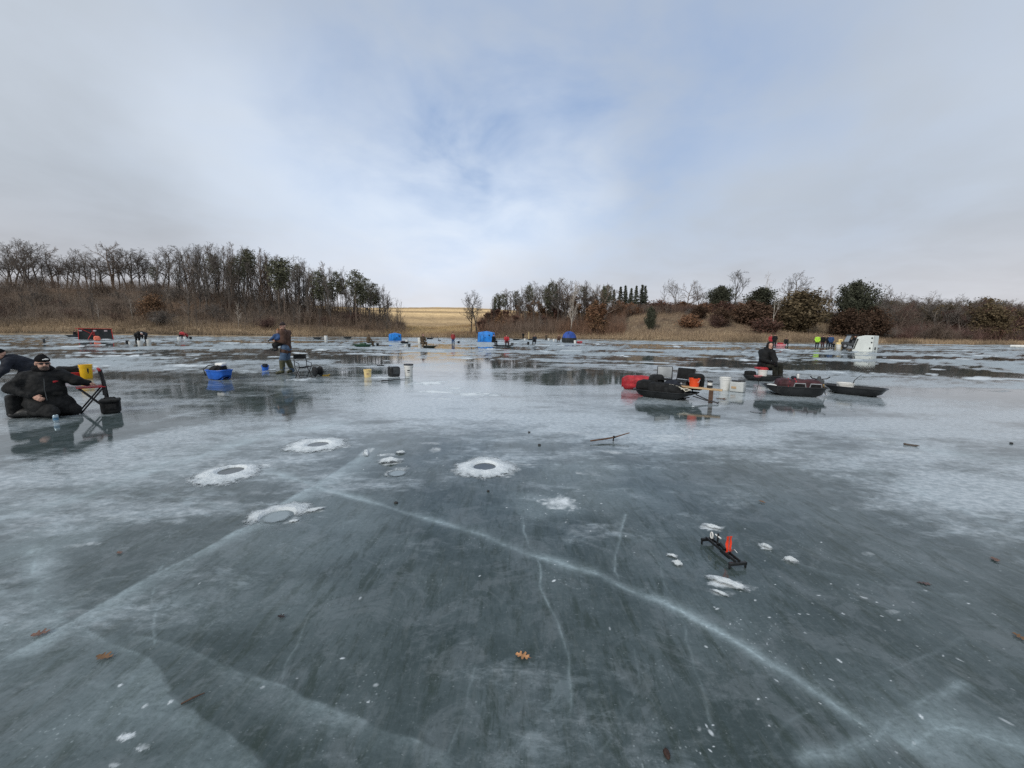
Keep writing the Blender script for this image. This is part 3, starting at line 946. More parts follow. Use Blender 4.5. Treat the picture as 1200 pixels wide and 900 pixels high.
def leaf_cloud(rs, pts, size, per, flat=0.6, elong=2.0, spread=.35):
    """per leaf-sized triangles about each point"""
    pts = np.repeat(np.asarray(pts, float), per, axis=0)
    m = len(pts)
    c = pts + rs.normal(0, spread, (m, 3))
    d = rs.normal(0, 1, (m, 3)); d[:, 2] *= flat; d /= np.linalg.norm(d, axis=1, keepdims=True)
    e = rs.normal(0, 1, (m, 3)); e = np.cross(d, e); e /= np.linalg.norm(e, axis=1, keepdims=True)
    s = size*rs.uniform(.6, 1.4, (m, 1))
    V = np.stack([c-d*s*elong/2-e*s*.25, c-d*s*.1+e*s*.5, c+d*s*elong/2, c-d*s*.1-e*s*.5], 1).reshape(-1, 3)
    F = np.arange(m*4).reshape(m, 4)
    return V, F


class Kind:
    """meshes of one tree form: trunk, limbs, foliage"""
    def __init__(self, trunk, limbs, leaves, mt, ml, mf, h):
        self.t, self.l, self.f, self.mt, self.ml, self.mf, self.h = trunk, limbs, leaves, mt, ml, mf, h
        if trunk: trunk.materials.append(mt)
        if limbs: limbs.materials.append(ml)
        if leaves: leaves.materials.append(mf)


def top_of(me):
    co = np.zeros(len(me.vertices)*3, dtype=np.float32); me.vertices.foreach_get('co', co)
    return float(np.percentile(co[2::3], 99.7))


def bare_kind(seed, spec, col):
    rs = np.random.default_rng(seed)
    t, l = skeleton_meshes(grow(rs, spec))
    return Kind(t, l, None, bark[col], twig[col], None, max(top_of(t), top_of(l)))


def recol(k, col):
    return Kind(k.t.copy(), k.l.copy(), None, bark[col], twig[col], None, k.h) if False else _recol(k, col)


def _recol(k, col):
    t, l = k.t.copy(), k.l.copy()
    t.materials.clear(); l.materials.clear()
    return Kind(t, l, None, bark[col], twig[col], None, k.h)


def leafy_kind(seed, spec, col, leaf, per=5, size=.2):
    rs = np.random.default_rng(seed)
    sk = grow(rs, spec)
    t, l = skeleton_meshes(sk)
    mx = max(q[4] for q in sk)
    V, F = leaf_cloud(rs, [q[1] for q in sk if q[4] >= mx-1 and rs.uniform() < .8], size, per, spread=.22)
    return Kind(t, l, np_mesh('leaves', V, F, False), bark[col], twig[col], leafm[leaf], max(top_of(t), top_of(l)))


def conifer_kind(seed, h, r, crown_from, width, col, shape='pine', dens=1.0):
    rs = np.random.default_rng(seed)
    segs = []; tips = []
    bend = rs.normal(0, .012, 2)
    axis = lambda z: np.array([bend[0]*z*z/h, bend[1]*z*z/h, z])
    zs = np.linspace(-.4, h, 9)
    for a, b_ in zip(zs, zs[1:]): segs.append((axis(a), axis(b_), r*(1-.85*max(a, 0)/h), r*(1-.85*b_/h), 0))
    z = crown_from*h
    while z < h*.985:
        u = (z-crown_from*h)/(h*(1-crown_from))
        if shape == 'pine': ln = width*(.55+.75*math.sin(PI*min(1, u*.85+.18)))*.75
        elif shape == 'spruce': ln = width*(1-u)**1.05 + .08
        else: ln = width*math.sqrt(max(0.03, 1-(2*u*.62+(-.18)-0.0)**2*0.9))*(1.0 if u < .6 else 1-(u-.6)*1.6)
        nb = {'pine': 4, 'spruce': 6, 'cedar': 8}[shape]
        for j in range(nb):
            th = rs.uniform(0, 2*PI); l_ = max(.2, ln)*rs.uniform(.45, 1.2)
            up = {'pine': .22, 'spruce': -.12, 'cedar': .55}[shape] + rs.normal(0, .12)
            d = np.array([math.cos(th), math.sin(th), up])
            p = axis(z); q = p + d*l_
            segs.append((p, q, .045 if shape != 'cedar' else .03, .015, 1))
            k = max(2, int(l_*(2.2 if shape == 'pine' else 3.0)))
            for i in range(k):
                f = (i+1)/k
                if shape == 'pine' and f < .45: continue
                tips.append(p + (q-p)*f + rs.normal(0, .10, 3) + np.array([0, 0, .1*f]))
        z += {'pine': .42, 'spruce': .36, 'cedar': .26}[shape]/dens*rs.uniform(.7, 1.3)
    t, l = skeleton_meshes(segs)
    V, F = leaf_cloud(rs, tips, {'pine': .24, 'spruce': .20, 'cedar': .17}[shape], {'pine': 9, 'spruce': 10, 'cedar': 13}[shape], flat=.7, elong=1.9, spread={'pine': .34, 'spruce': .15, 'cedar': .30}[shape])
    return Kind(t, l, np_mesh('needles', V, F, False), bark['brown' if shape == 'pine' else 'dark'], twig['dark'], needle[col], h)


def shrub_kind(seed, h, width, col, leaf=None, stems=26, lsize=.13, per=5):
    rs = np.random.default_rng(seed)
    segs = []; ends = []
    for i in range(stems):
        th = rs.uniform(0, 2*PI); tilt = rs.uniform(.05, 1.0)*width
        p = np.array([rs.normal(0, .15*width), rs.normal(0, .15*width), -.1])
        q = np.array([math.cos(th)*tilt, math.sin(th)*tilt, h*math.sqrt(max(.15, 1-(tilt/width)**2*.75))*rs.uniform(.7, 1.03)])
        mid_ = (p+q)/2 + np.array([math.cos(th)*tilt*.12, math.sin(th)*tilt*.12, -.02*h]) + rs.normal(0, .08, 3)
        for a, b_, r0, r1 in ((p, mid_, .035, .025), (mid_, q, .025, .012)): segs.append((a, b_, r0, r1, 0))
        for j in range(11):
            f = rs.uniform(.3, 1); a = p*(1-f)**2 + 2*mid_*f*(1-f) + q*f*f
            e = a + rs.normal(0, 1, 3)*np.array([.3, .3, .3])*h*.32 + np.array([0, 0, .1*h])
            segs.append((a, e, .016, .010, 1)); ends.append(e)
            for jj in range(3):
                g = a + (e-a)*rs.uniform(.3, .9); e2 = g + rs.normal(0, .13*h, 3)
                e2[2] = max(e2[2], .05)
                segs.append((g, e2, .012, .008, 1)); ends.append(e2)
    t, l = skeleton_meshes(segs)
    f = None
    if leaf:
        V, F = leaf_cloud(rs, ends, lsize, per, spread=.13*h/2)
        f = np_mesh('leaves', V, F, False)
    return Kind(t, l, f, bark[col], twig[col], leafm.get(leaf) or needle.get(leaf) if leaf else None, h*1.05)


USED = {}


def plant(kind, name, x, y, height, label, group=None, cat='tree', leafname='crown', z=None, wide=1.0):
    s = height/kind.h
    t = empty(name, (x, y, (zl(x, y) if z is None else z)-0.05), random.uniform(0, 2*PI), label, cat, group, s)
    t.scale = (s*wide, s*wide, s)
    if kind.f is not None:
        link('trunk' if cat == 'tree' else 'stem', kind.t, None, t)
        c = link(leafname, kind.f, None, t)
        link('branch', kind.l, None, c)
    else:
        link('trunk' if cat == 'tree' else 'stem', kind.t, None, t)
        link(leafname, kind.l, None, t)
    return t


oaks = [bare_kind(s, OAK, c) for s, c in ((11, 'grey'), (12, 'dark'), (13, 'grey'), (14, 'brown'))]
talls = [bare_kind(s, TALL, c) for s, c in ((21, 'grey'), (22, 'brown'), (23, 'dark'))]
forks = [bare_kind(s, FORK, c) for s, c in ((31, 'grey'), (32, 'dark'))]
sapls = [bare_kind(s, SAPL, c) for s, c in ((41, 'grey'), (42, 'brown'), (43, 'dark'))]
pale_sap = _recol(sapls[0], 'pale')
WF = dict(FORK, kids=[3, 4, 3, 3], angle=[.42, .5, .6, .6], lean=.03, ratio=[.75, .45, .5, .5], r=.2); WF['from'] = [.48, .4, .3, .2]
white_fork = bare_kind(37, WF, 'pale')
maroons = [_recol(oaks[2], 'maroon'), _recol(oaks[0], 'maroon'), _recol(forks[1], 'brown')]
pines = [conifer_kind(51+i, 15, .17, cf, 2.3, 'pine', 'pine') for i, cf in enumerate((.52, .60, .45))]
spruces = [conifer_kind(61+i, 13, .16, .12, wd, 'spruce', 'spruce') for i, wd in enumerate((2.1, 2.6))]
cedars = [conifer_kind(71, 8, .2, .04, 3.6, 'cedar', 'cedar', 1.0), conifer_kind(72, 6, .15, .05, 2.6, 'cedar', 'cedar'), conifer_kind(73, 6, .15, .03, 2.9, 'olive', 'cedar'), conifer_kind(74, 5, .14, .03, 2.4, 'rust', 'cedar')]
SM = dict(OAK, h=6.5, r=.12, kids=[8, 6, 5], seg=[6, 5, 3, 2], lean=.04); SM['from'] = [.12, .2, .2]
rusts = [leafy_kind(81, SM, 'brown', 'rust', 6, .24), leafy_kind(82, SM, 'brown', 'tan', 6, .22), leafy_kind(83, SM, 'brown', 'red', 5, .22)]
tawny = shrub_kind(96, 5.2, 2.2, 'brown', 'tan', 30, .20, 5)
shrubs = [shrub_kind(91, 2.4, 1.9, 'grey'), shrub_kind(92, 2.8, 2.0, 'brown'), shrub_kind(93, 2.2, 1.8, 'maroon'), shrub_kind(94, 2.2, 1.7, 'brown', 'red', 22, .14, 3), shrub_kind(95, 2.4, 2.0, 'dark', 'rust', 26, .16, 5)]


def at(px, depth):
    """a spot on the land on the heading of a reading across the photograph"""
    return (px-600)/FPX*depth, depth


def hrow(px):
    return 383.16 + .012215*px


def fit_height(px, depth, row, z):
    """height of a thing whose top stands at a given reading"""
    return (hrow(px)-row)/FPX*depth*1.0 + CAM_H - z


rt = random.Random(5)
TOPX = [-60, 0, 25, 40, 60, 80, 100, 120, 140, 165, 190, 215, 240, 260, 280, 300, 320, 340, 360, 380, 400, 420, 440, 455, 470]
TOPY = [292, 292, 286, 281, 290, 292, 297, 294, 287, 291, 293, 292, 283, 288, 288, 290, 294, 298, 303, 309, 316, 320, 326, 338, 356]


def shore_d(px): return float(np.interp(px, PXK, SHORE))
def crest_d(px): return float(np.interp(px, PXK, TC))


n_bare = 0
# ridge of the wooded bank: spreading leafless trees on the open crest, then tall thin ones and pines
px = -50.0
while px < 462:
    open_ = px < 215
    d = shore_d(px) + crest_d(px)*(rt.uniform(.80, 1.25) if px < 215 else rt.uniform(.35, 1.2))
    x, y = at(px, d)
    z = zl(x, y)
    top = np.interp(px, TOPX, TOPY) + rt.uniform(-2, 14) if open_ else np.interp(px, TOPX, TOPY) + rt.uniform(-3, 12) + 14*rt.random()**3
    h = min(17, max(3.5, fit_height(px, d, top, z)))
    if open_:
        k = rt.choice(oaks + forks); lab, grp = 'leafless spreading tree along the open crest of the wooded bank', 'spreading bare trees on the open crest'
        plant(k, 'bare_tree', x, y, h, lab, grp)
        px += rt.uniform(4, 8)
    else:
        if rt.random() < .17 and 255 < px < 452:
            plant(rt.choice(pines), 'pine_tree', x, y, h*.97, 'tall pine with bare trunk and dark green top on the wooded bank', 'tall pines on the wooded bank', leafname='crown')
        else:
            plant(rt.choice(talls + talls + talls + oaks[:2]), 'bare_tree', x, y, h, 'tall thin leafless tree standing among pines on the wooded bank', 'tall bare trees among the pines')
        px += rt.uniform(1.9, 3.8)
for px, top, d_ in ((128, 0, 0),):
    pass
# young trees down the slope of the wooded bank
for i in range(185):
    px = rt.uniform(-40, 470); f = rt.uniform(.06, .98)
    if px < 210 and rt.random() < .35: continue
    d = shore_d(px) + crest_d(px)*f
    x, y = at(px, d)
    plant(rt.choice(sapls), 'young_tree', x, y, rt.uniform(4.5, 10.5)*(.8 if px < 220 else 1), 'slender grey leafless sapling on the slope of the wooded bank', 'saplings on the wooded slope')
for i in range(60):
    px = rt.uniform(-40, 470); d = shore_d(px) + crest_d(px)*rt.uniform(.1, 1.0); x, y = at(px, d)
    plant(rt.choice(shrubs[:3] + [shrubs[1]]), 'shrub', x, y, rt.uniform(1.8, 4.2), 'grey brown leafless shrub on the slope of the wooded bank', 'shrubs on the wooded slope', cat='shrub', wide=1.3)
# pale stems that catch the eye
for px, f, h in ((121, .15, 5), (160, .2, 6), (282, .1, 6.5), (352, .25, 6)):
    d = shore_d(px) + crest_d(px)*f; x, y = at(px, d)
    plant(pale_sap, 'young_tree', x, y, h, 'pale barked leafless sapling low on the wooded bank', 'pale saplings low on the wooded bank')
# the tawny oak and the small pine on the slope
x, y = at(185, shore_d(185)+9); plant(tawny, 'oak_tree', x, y, 5.6, 'round oak with tawny dead leaves low on the wooded bank', wide=1.0)
x, y = at(190, shore_d(190)+30); plant(pines[2], 'pine_tree', x, y, 7.5, 'short dull green pine alone among spreading bare trees')
x, y = at(466, shore_d(466)+14); plant(sapls[2], 'young_tree', x, y, 10.5, 'lone thin leafless tree at the low end of the wooded bank')
# valley mouth
x, y = at(558, 118); plant(forks[1], 'bare_tree', x, y, 13.5, 'dark many-limbed leafless tree at the valley mouth')
x, y = at(551, 121); plant(oaks[1], 'bare_tree', x, y, 11.5, 'smaller leafless tree behind the many-limbed tree at the valley mouth')
# centre wood: pines, spruces, bare trees and rusty oaks
TX2 = [570, 583, 600, 615, 625, 645, 660, 680, 700, 712]
TY2 = [345, 340, 338, 334, 332, 331, 326, 328, 331, 338]
px = 574.0
while px < 712:
    d = 113 + 40*rt.uniform(.35, 1.2); x, y = at(px, d); z = zl(x, y)
    h = max(4, fit_height(px, d, np.interp(px, TX2, TY2) + rt.uniform(0, 9), z))
    r_ = rt.random()
    if r_ < .26: plant(rt.choice(pines + spruces[:1]), 'pine_tree', x, y, h, 'dark pine rising out of the middle wood', 'pines of the middle wood', wide=.9)
    elif r_ < .9: plant(rt.choice(talls + oaks), 'bare_tree', x, y, h, 'leafless tree in the middle wood', 'bare trees of the middle wood')
    else: plant(rt.choice(rusts[1:]), 'oak_tree', x, y, h*.55, 'rusty leaved oak under the pines of the middle wood', 'rusty oaks of the middle wood')
    px += rt.uniform(1.8, 3.4)
for i in range(66):
    px = rt.uniform(560, 725); d = shore_d(px) + rt.uniform(4, 30); x, y = at(px, d)
    k = rt.random()
    if k < .86: plant(rt.choice(sapls + sapls + [talls[1]]), 'young_tree', x, y, rt.uniform(4, 9), 'leafless sapling at the foot of the middle wood', 'saplings of the middle wood')
    else: plant(rt.choice(rusts), 'oak_tree', x, y, rt.uniform(3.5, 6), 'rusty leaved oak under the pines of the middle wood', 'rusty oaks of the middle wood')
x, y = at(667, 119); plant(_recol(talls[0], 'pale'), 'bare_tree', x, y, 16, 'pale grey tall leafless tree behind the dark blue dome tent')
x, y = at(692, 118); plant(rusts[0], 'oak_tree', x, y, 9.0, 'large orange brown oak beside the middle wood', wide=1.0)
x, y = at(699, 116); plant(rusts[1], 'oak_tree', x, y, 7.2, 'smaller tan oak in front of the orange brown oak')
for px, top in ((704, 337), (716, 341), (723, 338), (729, 336), (735, 339), (741, 337), (747, 336), (752, 337)):
    d = 152; x, y = at(px, d); z = zl(x, y)
    plant(rt.choice(spruces), 'spruce_tree', x, y, fit_height(px, d, top, z), 'pointed dark spruce in the row at the end of the middle wood', 'row of pointed spruces', wide=rt.uniform(.9, 1.3))
# crest of the grassy bank
for px, top, k, lab in ((774, 333, sapls[0], 'thin leafless tree nearest the row of pointed spruces'), (787, 329, forks[0], 'forked leafless tree on the crest of the grassy bank'), (799, 331, oaks[3], 'round topped leafless tree on the crest of the grassy bank'), (817, 330, oaks[2], 'reddish twigged leafless tree beside the dark round cedar'),
                        (856, 320, forks[1], 'tall slim leafless tree just past the dark round cedar'), (926, 319, oaks[0], 'wide crowned leafless tree behind the white trunks'), (918, 326, talls[2], 'narrow dark leafless tree beside the wide crowned one')):
    d = shore_d(px) + 40; x, y = at(px, d); z = zl(x, y)
    plant(k, 'bare_tree', x, y, fit_height(px, d, top, z), lab)
for px, top, base, lab in ((890, 320, 33, 'white trunked tree with spreading forked limbs above the bank'), (902, 342, 12, 'small white trunked tree low on the grassy bank')):
    d = shore_d(px) + base; x, y = at(px, d); z = zl(x, y)
    plant(white_fork, 'white_tree', x, y, fit_height(px, d, top, z), lab)
for px, dd, top, k, wd, lab in ((838, 34, 338, cedars[0], 1.0, 'dark round cedar on the crest of the grassy bank'), (886, 33, 341, cedars[1], 1.25, 'dark cedar behind the tall white trunk'), (993, 16, 334, cedars[0], .78, 'large dark cedar standing above the white shelter'),
                               (931, 14, 346, cedars[2], 1.25, 'brown green bushy cedar beside the small white trunk'), (988, 8, 366, cedars[3], 1.1, 'low rust brown juniper at the foot of the large dark cedar'), (1016, 10, 364, cedars[3], 1.0, 'low rust brown juniper beside the large dark cedar'),
                               (759, 10, 362, cedars[1], .55, 'small pointed cedar on the grass of the bank'), (815, 22, 360, cedars[3], 1.3, 'spreading rust brown juniper under the dark round cedar'), (840, 16, 363, cedars[3], 1.2, 'dull brown juniper midway up the grassy bank'), (876, 18, 357, cedars[3], 1.5, 'wide brown juniper below the tall white trunk'), (890, 16, 362, cedars[3], 1.2, 'brown juniper beside the small white trunk')):
    d = shore_d(px) + dd; x, y = at(px, d); z = zl(x, y)
    plant(k, 'cedar_tree', x, y, max(1.5, fit_height(px, d, top, z)), lab, wide=wd)
for i in range(120):
    px = rt.uniform(716, 985); d = shore_d(px) + rt.uniform(27, 48)
    if rt.random() < .07: d = shore_d(px) + rt.uniform(4, 18)
    x, y = at(px, d)
    plant(rt.choice(shrubs), 'shrub', x, y, rt.uniform(1.6, 4.2), 'brown leafless shrub on the grassy bank', 'shrubs on the grassy bank', cat='shrub', wide=1.2)
for i in range(46):
    px = rt.uniform(712, 1015); d = shore_d(px) + rt.uniform(26, 62); x, y = at(px, d)
    plant(rt.choice(sapls + oaks + maroons), 'bare_tree', x, y, rt.uniform(3, 6.5) if px < 920 else rt.uniform(4.5, 8.5), 'low leafless tree in the thicket on top of the grassy bank', 'thicket trees on the grassy bank')
for px, top in ((947, 338), (955, 341), (963, 336), (1020, 344), (1028, 341), (1040, 336), (1010, 347)):
    d = shore_d(px) + 36; x, y = at(px, d); z = zl(x, y)
    plant(rt.choice(oaks + talls), 'bare_tree', x, y, fit_height(px, d, top, z), 'grey leafless tree around the large dark cedar', 'bare trees around the large cedar')
# the low wood along the far shore
for i in range(110):
    px = rt.uniform(1008, 1230); dd = rt.uniform(18, 60); d = shore_d(px) + dd
    x, y = at(px, d); z = zl(x, y)
    top = np.interp(px, [1010, 1050, 1090, 1120, 1150, 1185, 1220, 1330], [344, 341, 341, 342, 342, 347, 345, 340]) + rt.uniform(0, 9) + (1-dd/110)*14
    h = min(15, max(3.2, fit_height(px, d, top, z)))
    red = rt.random() < sstep(1090, 1180, np.array(px))*.75 + .12
    k = rt.choice(maroons) if red else rt.choice(oaks + talls)
    if rt.random() < .06:
        plant(rt.choice(cedars[1:3]), 'cedar_tree', x, y, h*.9, 'dull green cedar within the low wood past the white shelter', 'cedars of the low wood')
    elif rt.random() < .10 and red:
        plant(rusts[2], 'oak_tree', x, y, h*.85, 'dark red leaved oak within the low wood past the white shelter', 'red oaks of the low wood')
    elif red:
        plant(k, 'bare_tree', x, y, h, 'reddish leafless tree of the low wood past the white shelter', 'reddish trees of the low wood', wide=1.15)
    else:
        plant(k, 'bare_tree', x, y, h, 'grey leafless tree of the low wood past the white shelter', 'grey trees of the low wood', wide=1.15)
for i in range(30):
    px = rt.uniform(1000, 1250); d = shore_d(px) + rt.uniform(6, 24); x, y = at(px, d)
    plant(rt.choice(shrubs[:3]), 'shrub', x, y, rt.uniform(1.6, 3.6), 'grey leafless shrub in front of the low wood', 'shrubs before the low wood', cat='shrub', wide=1.3)
x, y = at(1012, shore_d(1012)+4); plant(sapls[1], 'young_tree', x, y, 5.5, 'thin leafless sapling at the shore just past the white shelter')
x, y = at(1094, shore_d(1094)+9); plant(shrubs[1], 'shrub', x, y, 5.6, 'tall brown leafless shrub beside the shore past the white shelter', cat='shrub')

# the depth of the low wood, which reads as one grey and maroon mass
def mass(n, pick, kinds, seed, tops):
    rs = np.random.default_rng(seed)
    Vs, Fs, cs, off = [], [], [], 0
    cache = {}
    for i in range(n):
        px, dd = pick(rs); d = shore_d(px) + dd; x, y = at(px, d); z = zl(x, y)
        k = kinds[rs.integers(len(kinds))]
        h = min(15, max(3.0, fit_height(px, d, tops(px) + rs.uniform(0, 7), z)))
        if id(k) not in cache:
            co = np.zeros(len(k.l.vertices)*3, dtype=np.float32); k.l.vertices.foreach_get('co', co)
            lt = np.zeros(len(k.l.loops), dtype=np.int32); k.l.loops.foreach_get('vertex_index', lt)
            cache[id(k)] = (co.reshape(-1, 3), lt.reshape(-1, 4))
        V, F = cache[id(k)]
        s = h/k.h; a = rs.uniform(0, 2*PI); w_ = s*rs.uniform(1.1, 1.5)
        Vs.append(np.stack([x + (V[:, 0]*math.cos(a)-V[:, 1]*math.sin(a))*w_, y + (V[:, 0]*math.sin(a)+V[:, 1]*math.cos(a))*w_, z + V[:, 2]*s], 1))
        Fs.append(F+off); off += len(V)
        red = sstep(1080, 1180, np.array(px)) > rs.uniform()
        cs.append(np.tile((np.array((.165, .100, .085)) if red else np.array((.150, .130, .112)))*rs.uniform(.75, 1.25), (len(V), 1)))
    me = np_mesh('woods', np.concatenate(Vs), np.concatenate(Fs))
    set_col(me, 'tone', np.concatenate(cs))
    return me
lean = [bare_kind(211, dict(OAK, kids=[9, 6, 5, 3], **{'from': OAK['from']}), 'grey'), bare_kind(212, dict(TALL, kids=[12, 5, 5, 3], **{'from': TALL['from']}), 'grey')]
low_tops = lambda px: float(np.interp(px, [1010, 1050, 1090, 1120, 1150, 1185, 1220, 1330], [345, 341, 341, 341, 342, 346, 345, 340]))
woods_me = mass(150, lambda rs: (rs.uniform(1015, 1330), rs.uniform(45, 120)), lean, 5, low_tops)

# ---------------------------------------------------------------- brush and dry grass: nobody could count them
def brush(n, pick, hlo, hhi, rad_, twigs, seed):
    rs = np.random.default_rng(seed)
    px, dd = pick(rs, n)
    d = np.interp(px, PXK, SHORE) + dd
    x = (px-600)/FPX*d; y = d
    z, _ = land_z(x, y)
    P = np.stack([x, y, z-.05], 1)
    h = rs.uniform(hlo, hhi, n)
    D = rs.normal(0, .28, (n, 3)); D[:, 2] = 1; D /= np.linalg.norm(D, axis=1, keepdims=True)
    T = P + D*h[:, None]
    P0, P1, w0 = [P], [T], [np.full(n, rad_)]
    for k in range(twigs):
        f = rs.uniform(.25, .95, (n, 1)); a = P + (T-P)*f
        e = D + rs.normal(0, .55, (n, 3)); e /= np.linalg.norm(e, axis=1, keepdims=True)
        P0.append(a); P1.append(a + e*(h*rs.uniform(.15, .4, n))[:, None]); w0.append(np.full(n, rad_*.7))
    P0, P1, w0 = np.concatenate(P0), np.concatenate(P1), np.concatenate(w0)
    m = len(P0)
    side = np.stack([rs.normal(0, 1, m), rs.normal(0, .5, m), rs.normal(0, .3, m)], 1); side /= np.linalg.norm(side, axis=1, keepdims=True)
    V = np.stack([P0-side*w0[:, None], P0+side*w0[:, None], P1], 1).reshape(-1, 3)
    me = np_mesh('brush', V, np.arange(m*3).reshape(m, 3), False)
    v = np.tile(rs.uniform(.55, 1.45, n), twigs+1)
    w = np.tile(fbm(x*.09, y*.09, seed=seed), twigs+1)
    return me, np.repeat(v, 3), np.repeat(w, 3)


def brush_obj(name, parts, cols, label, cat):
    """cols: two tones mixed by a slow drift, brightness by plant"""
    me, v, w_ = parts
    c = np.array(cols[0]) + (np.array(cols[1])-np.array(cols[0]))*sstep(.38, .62, w_)[:, None]
    set_col(me, 'tone', c*v[:, None])
    brush_surface()
    o = link(name, me, _MATS['brush_surface'])
    return tag(o, label, cat, kind='stuff')


def brush_surface():
    if 'brush_surface' not in _MATS:
        m, nt, b = new_mat('brush_surface')
        a = N(nt, 'ShaderNodeAttribute', attribute_name='tone')
        L(nt, a.outputs['Color'], b.inputs['Base Color']); b.inputs['Roughness'].default_value = .95; b.inputs['Specular IOR Level'].default_value = .05
        _MATS['brush_surface'] = m


brush_surface()
tag(link('woods', woods_me, _MATS['brush_surface']), 'far low wood of leafless trees past the white shelter', 'woods', kind='stuff')
def left_slope(rs, n):
    px = rs.uniform(-50, 475, n); f = rs.beta(1.1, 1.0, n)
    return px, 2 + np.interp(px, PXK, TC)*f*1.1
brush_obj('undergrowth', brush(24000, left_slope, .8, 4.2, .022, 6, 201), ((.200, .160, .130), (.185, .135, .100)), 'grey brown leafless brush covering the wooded bank', 'undergrowth')
def mid_slope(rs, n):
    px = rs.uniform(560, 730, n); return px, 2 + 34*rs.beta(1, 1.1, n)
brush_obj('undergrowth', brush(13000, mid_slope, 1.0, 4.6, .022, 7, 202), ((.190, .142, .112), (.200, .122, .085)), 'brown leafless brush at the foot of the middle wood', 'undergrowth')
def right_slope(rs, n):
    px = rs.uniform(1000, 1330, n); return px, 12 + 70*rs.beta(1, 1.3, n)
brush_obj('undergrowth', brush(18000, right_slope, 1.2, 5.2, .024, 7, 203), ((.150, .120, .105), (.165, .105, .090)), 'dull grey leafless brush under the low wood', 'undergrowth')
def top_thicket(rs, n):
    px = rs.uniform(715, 1010, n); return px, rs.uniform(28, 52, n)
brush_obj('undergrowth', brush(13000, top_thicket, 1.0, 3.8, .022, 6, 204), ((.165, .125, .102), (.165, .105, .082)), 'brown thicket brush on top of the grassy bank', 'undergrowth')
def shore_strip(rs, n):
    px = rs.uniform(-120, 1330, n); return px, np.abs(rs.normal(0, 3.2, n)) + .3
brush_obj('dry_grass', brush(42000, shore_strip, .45, 1.35, .035, 1, 205), ((.38, .285, .190), (.20, .150, .105)), 'straw coloured reeds and grass along the far shore', 'dry grass')
def bank_grass(rs, n):
    px = rs.uniform(735, 1040, n); return px, 1 + 33*rs.uniform(0, 1, n)
brush_obj('dry_grass', brush(26000, bank_grass, .4, 1.1, .035, 1, 206), ((.35, .265, .18), (.23, .17, .125)), 'tawny long grass on the open bank below the thicket', 'dry grass')
def valley_grass(rs, n):
    px = rs.uniform(452, 570, n); return px, 1 + 44*rs.uniform(0, 1, n)
brush_obj('dry_grass', brush(12000, valley_grass, .4, 1.1, .04, 1, 207), ((.50, .37, .20), (.30, .20, .12)), 'golden rough grass in the valley mouth', 'dry grass')
# ================================================================== MATERIALS OF THE THINGS
skin = mat('skin', (.50, .29, .215), rough=.55, var=.12, scale=14, bump=.05)
black_cloth = mat('black_cloth', (.009, .0095, .010), rough=.8, var=.4, scale=9, bump=.9, bscale=15, spec=.25)
black_knit = mat('black_knit', (.007, .007, .008), rough=.95, var=.3, scale=40, bump=.6, bscale=140, spec=.1)
charcoal_cloth = mat('charcoal_cloth', (.015, .0155, .016), rough=.85, var=.4, scale=8, bump=.9, bscale=15, spec=.2)
olive_dark = mat('dark_olive_cloth', (.019, .0195, .015), rough=.85, var=.4, scale=8, bump=.9, bscale=15, spec=.2)
navy_cloth = mat('navy_cloth', (.014, .017, .026), rough=.8, var=.4, scale=8, bump=.9, bscale=15, spec=.25)
blue_cloth = mat('blue_cloth', (.025, .065, .17), rough=.8, var=.3, scale=8, bump=.9, bscale=15)
brown_canvas = mat('brown_canvas', (.092, .052, .038), rough=.85, var=.3, scale=7, bump=.9, bscale=15, spec=.2)
denim = mat('denim', (.085, .135, .215), rough=.85, var=.4, scale=6, bump=.9, bscale=15, spec=.2)
rubber_olive = mat('olive_rubber', (.060, .060, .030), rough=.5, var=.3, scale=9, bump=.1)
rubber_black = mat('black_rubber', (.015, .015, .015), rough=.5, var=.3, bump=.1)
red_cloth = mat('red_cloth', (.37, .018, .026), rough=.6, var=.35, scale=6, bump=.9, bscale=15)
maroon_cloth = mat('maroon_cloth', (.055, .016, .020), rough=.75, var=.5, scale=7, bump=.9, bscale=15)
red_plastic = mat('red_plastic', (.52, .030, .030), rough=.4, var=.2, bump=.05)
orange_plastic = mat('orange_plastic', (.80, .085, .020), rough=.4, var=.12, bump=.04)
flag_orange = mat('flag_orange', (.85, .060, .020), rough=.5, var=.1, bump=.04)
yellow_plastic = mat('yellow_plastic', (.80, .47, .012), rough=.4, var=.1, scale=4, bump=.04)
cream_plastic = mat('cream_plastic', (.78, .60, .28), rough=.45, var=.12, scale=4, bump=.04)
white_plastic = mat('white_plastic', (.74, .74, .71), rough=.45, var=.10, scale=5, bump=.04)
grey_plastic = mat('grey_plastic', (.30, .32, .33), rough=.5, var=.2, scale=5, bump=.05)
dark_grey = mat('dark_grey_plastic', (.055, .060, .063), rough=.5, var=.3, scale=6, bump=.06)
black_plastic = mat('black_plastic', (.015, .016, .017), rough=.36, var=.35, scale=5, bump=.10, bscale=40)
blue_plastic = mat('blue_plastic', (.020, .13, .56), rough=.38, var=.2, scale=4, bump=.05)
green_plastic = mat('green_plastic', (.018, .060, .030), rough=.45, var=.3, scale=4, bump=.05)
steel_black = mat('black_steel', (.022, .022, .024), rough=.4, metal=.3, var=.3, bump=.05)
steel = mat('bare_steel', (.45, .46, .47), rough=.35, metal=.9, var=.25, bump=.05)
brass = mat('brass_fitting', (.42, .28, .12), rough=.4, metal=.6, var=.3, bump=.05)
lumber = mat('raw_lumber', (.50, .35, .20), rough=.75, var=.25, scale=5, bump=.15, bscale=30)
weathered = mat('weathered_wood', (.13, .075, .05), rough=.85, var=.4, scale=6, bump=.2)
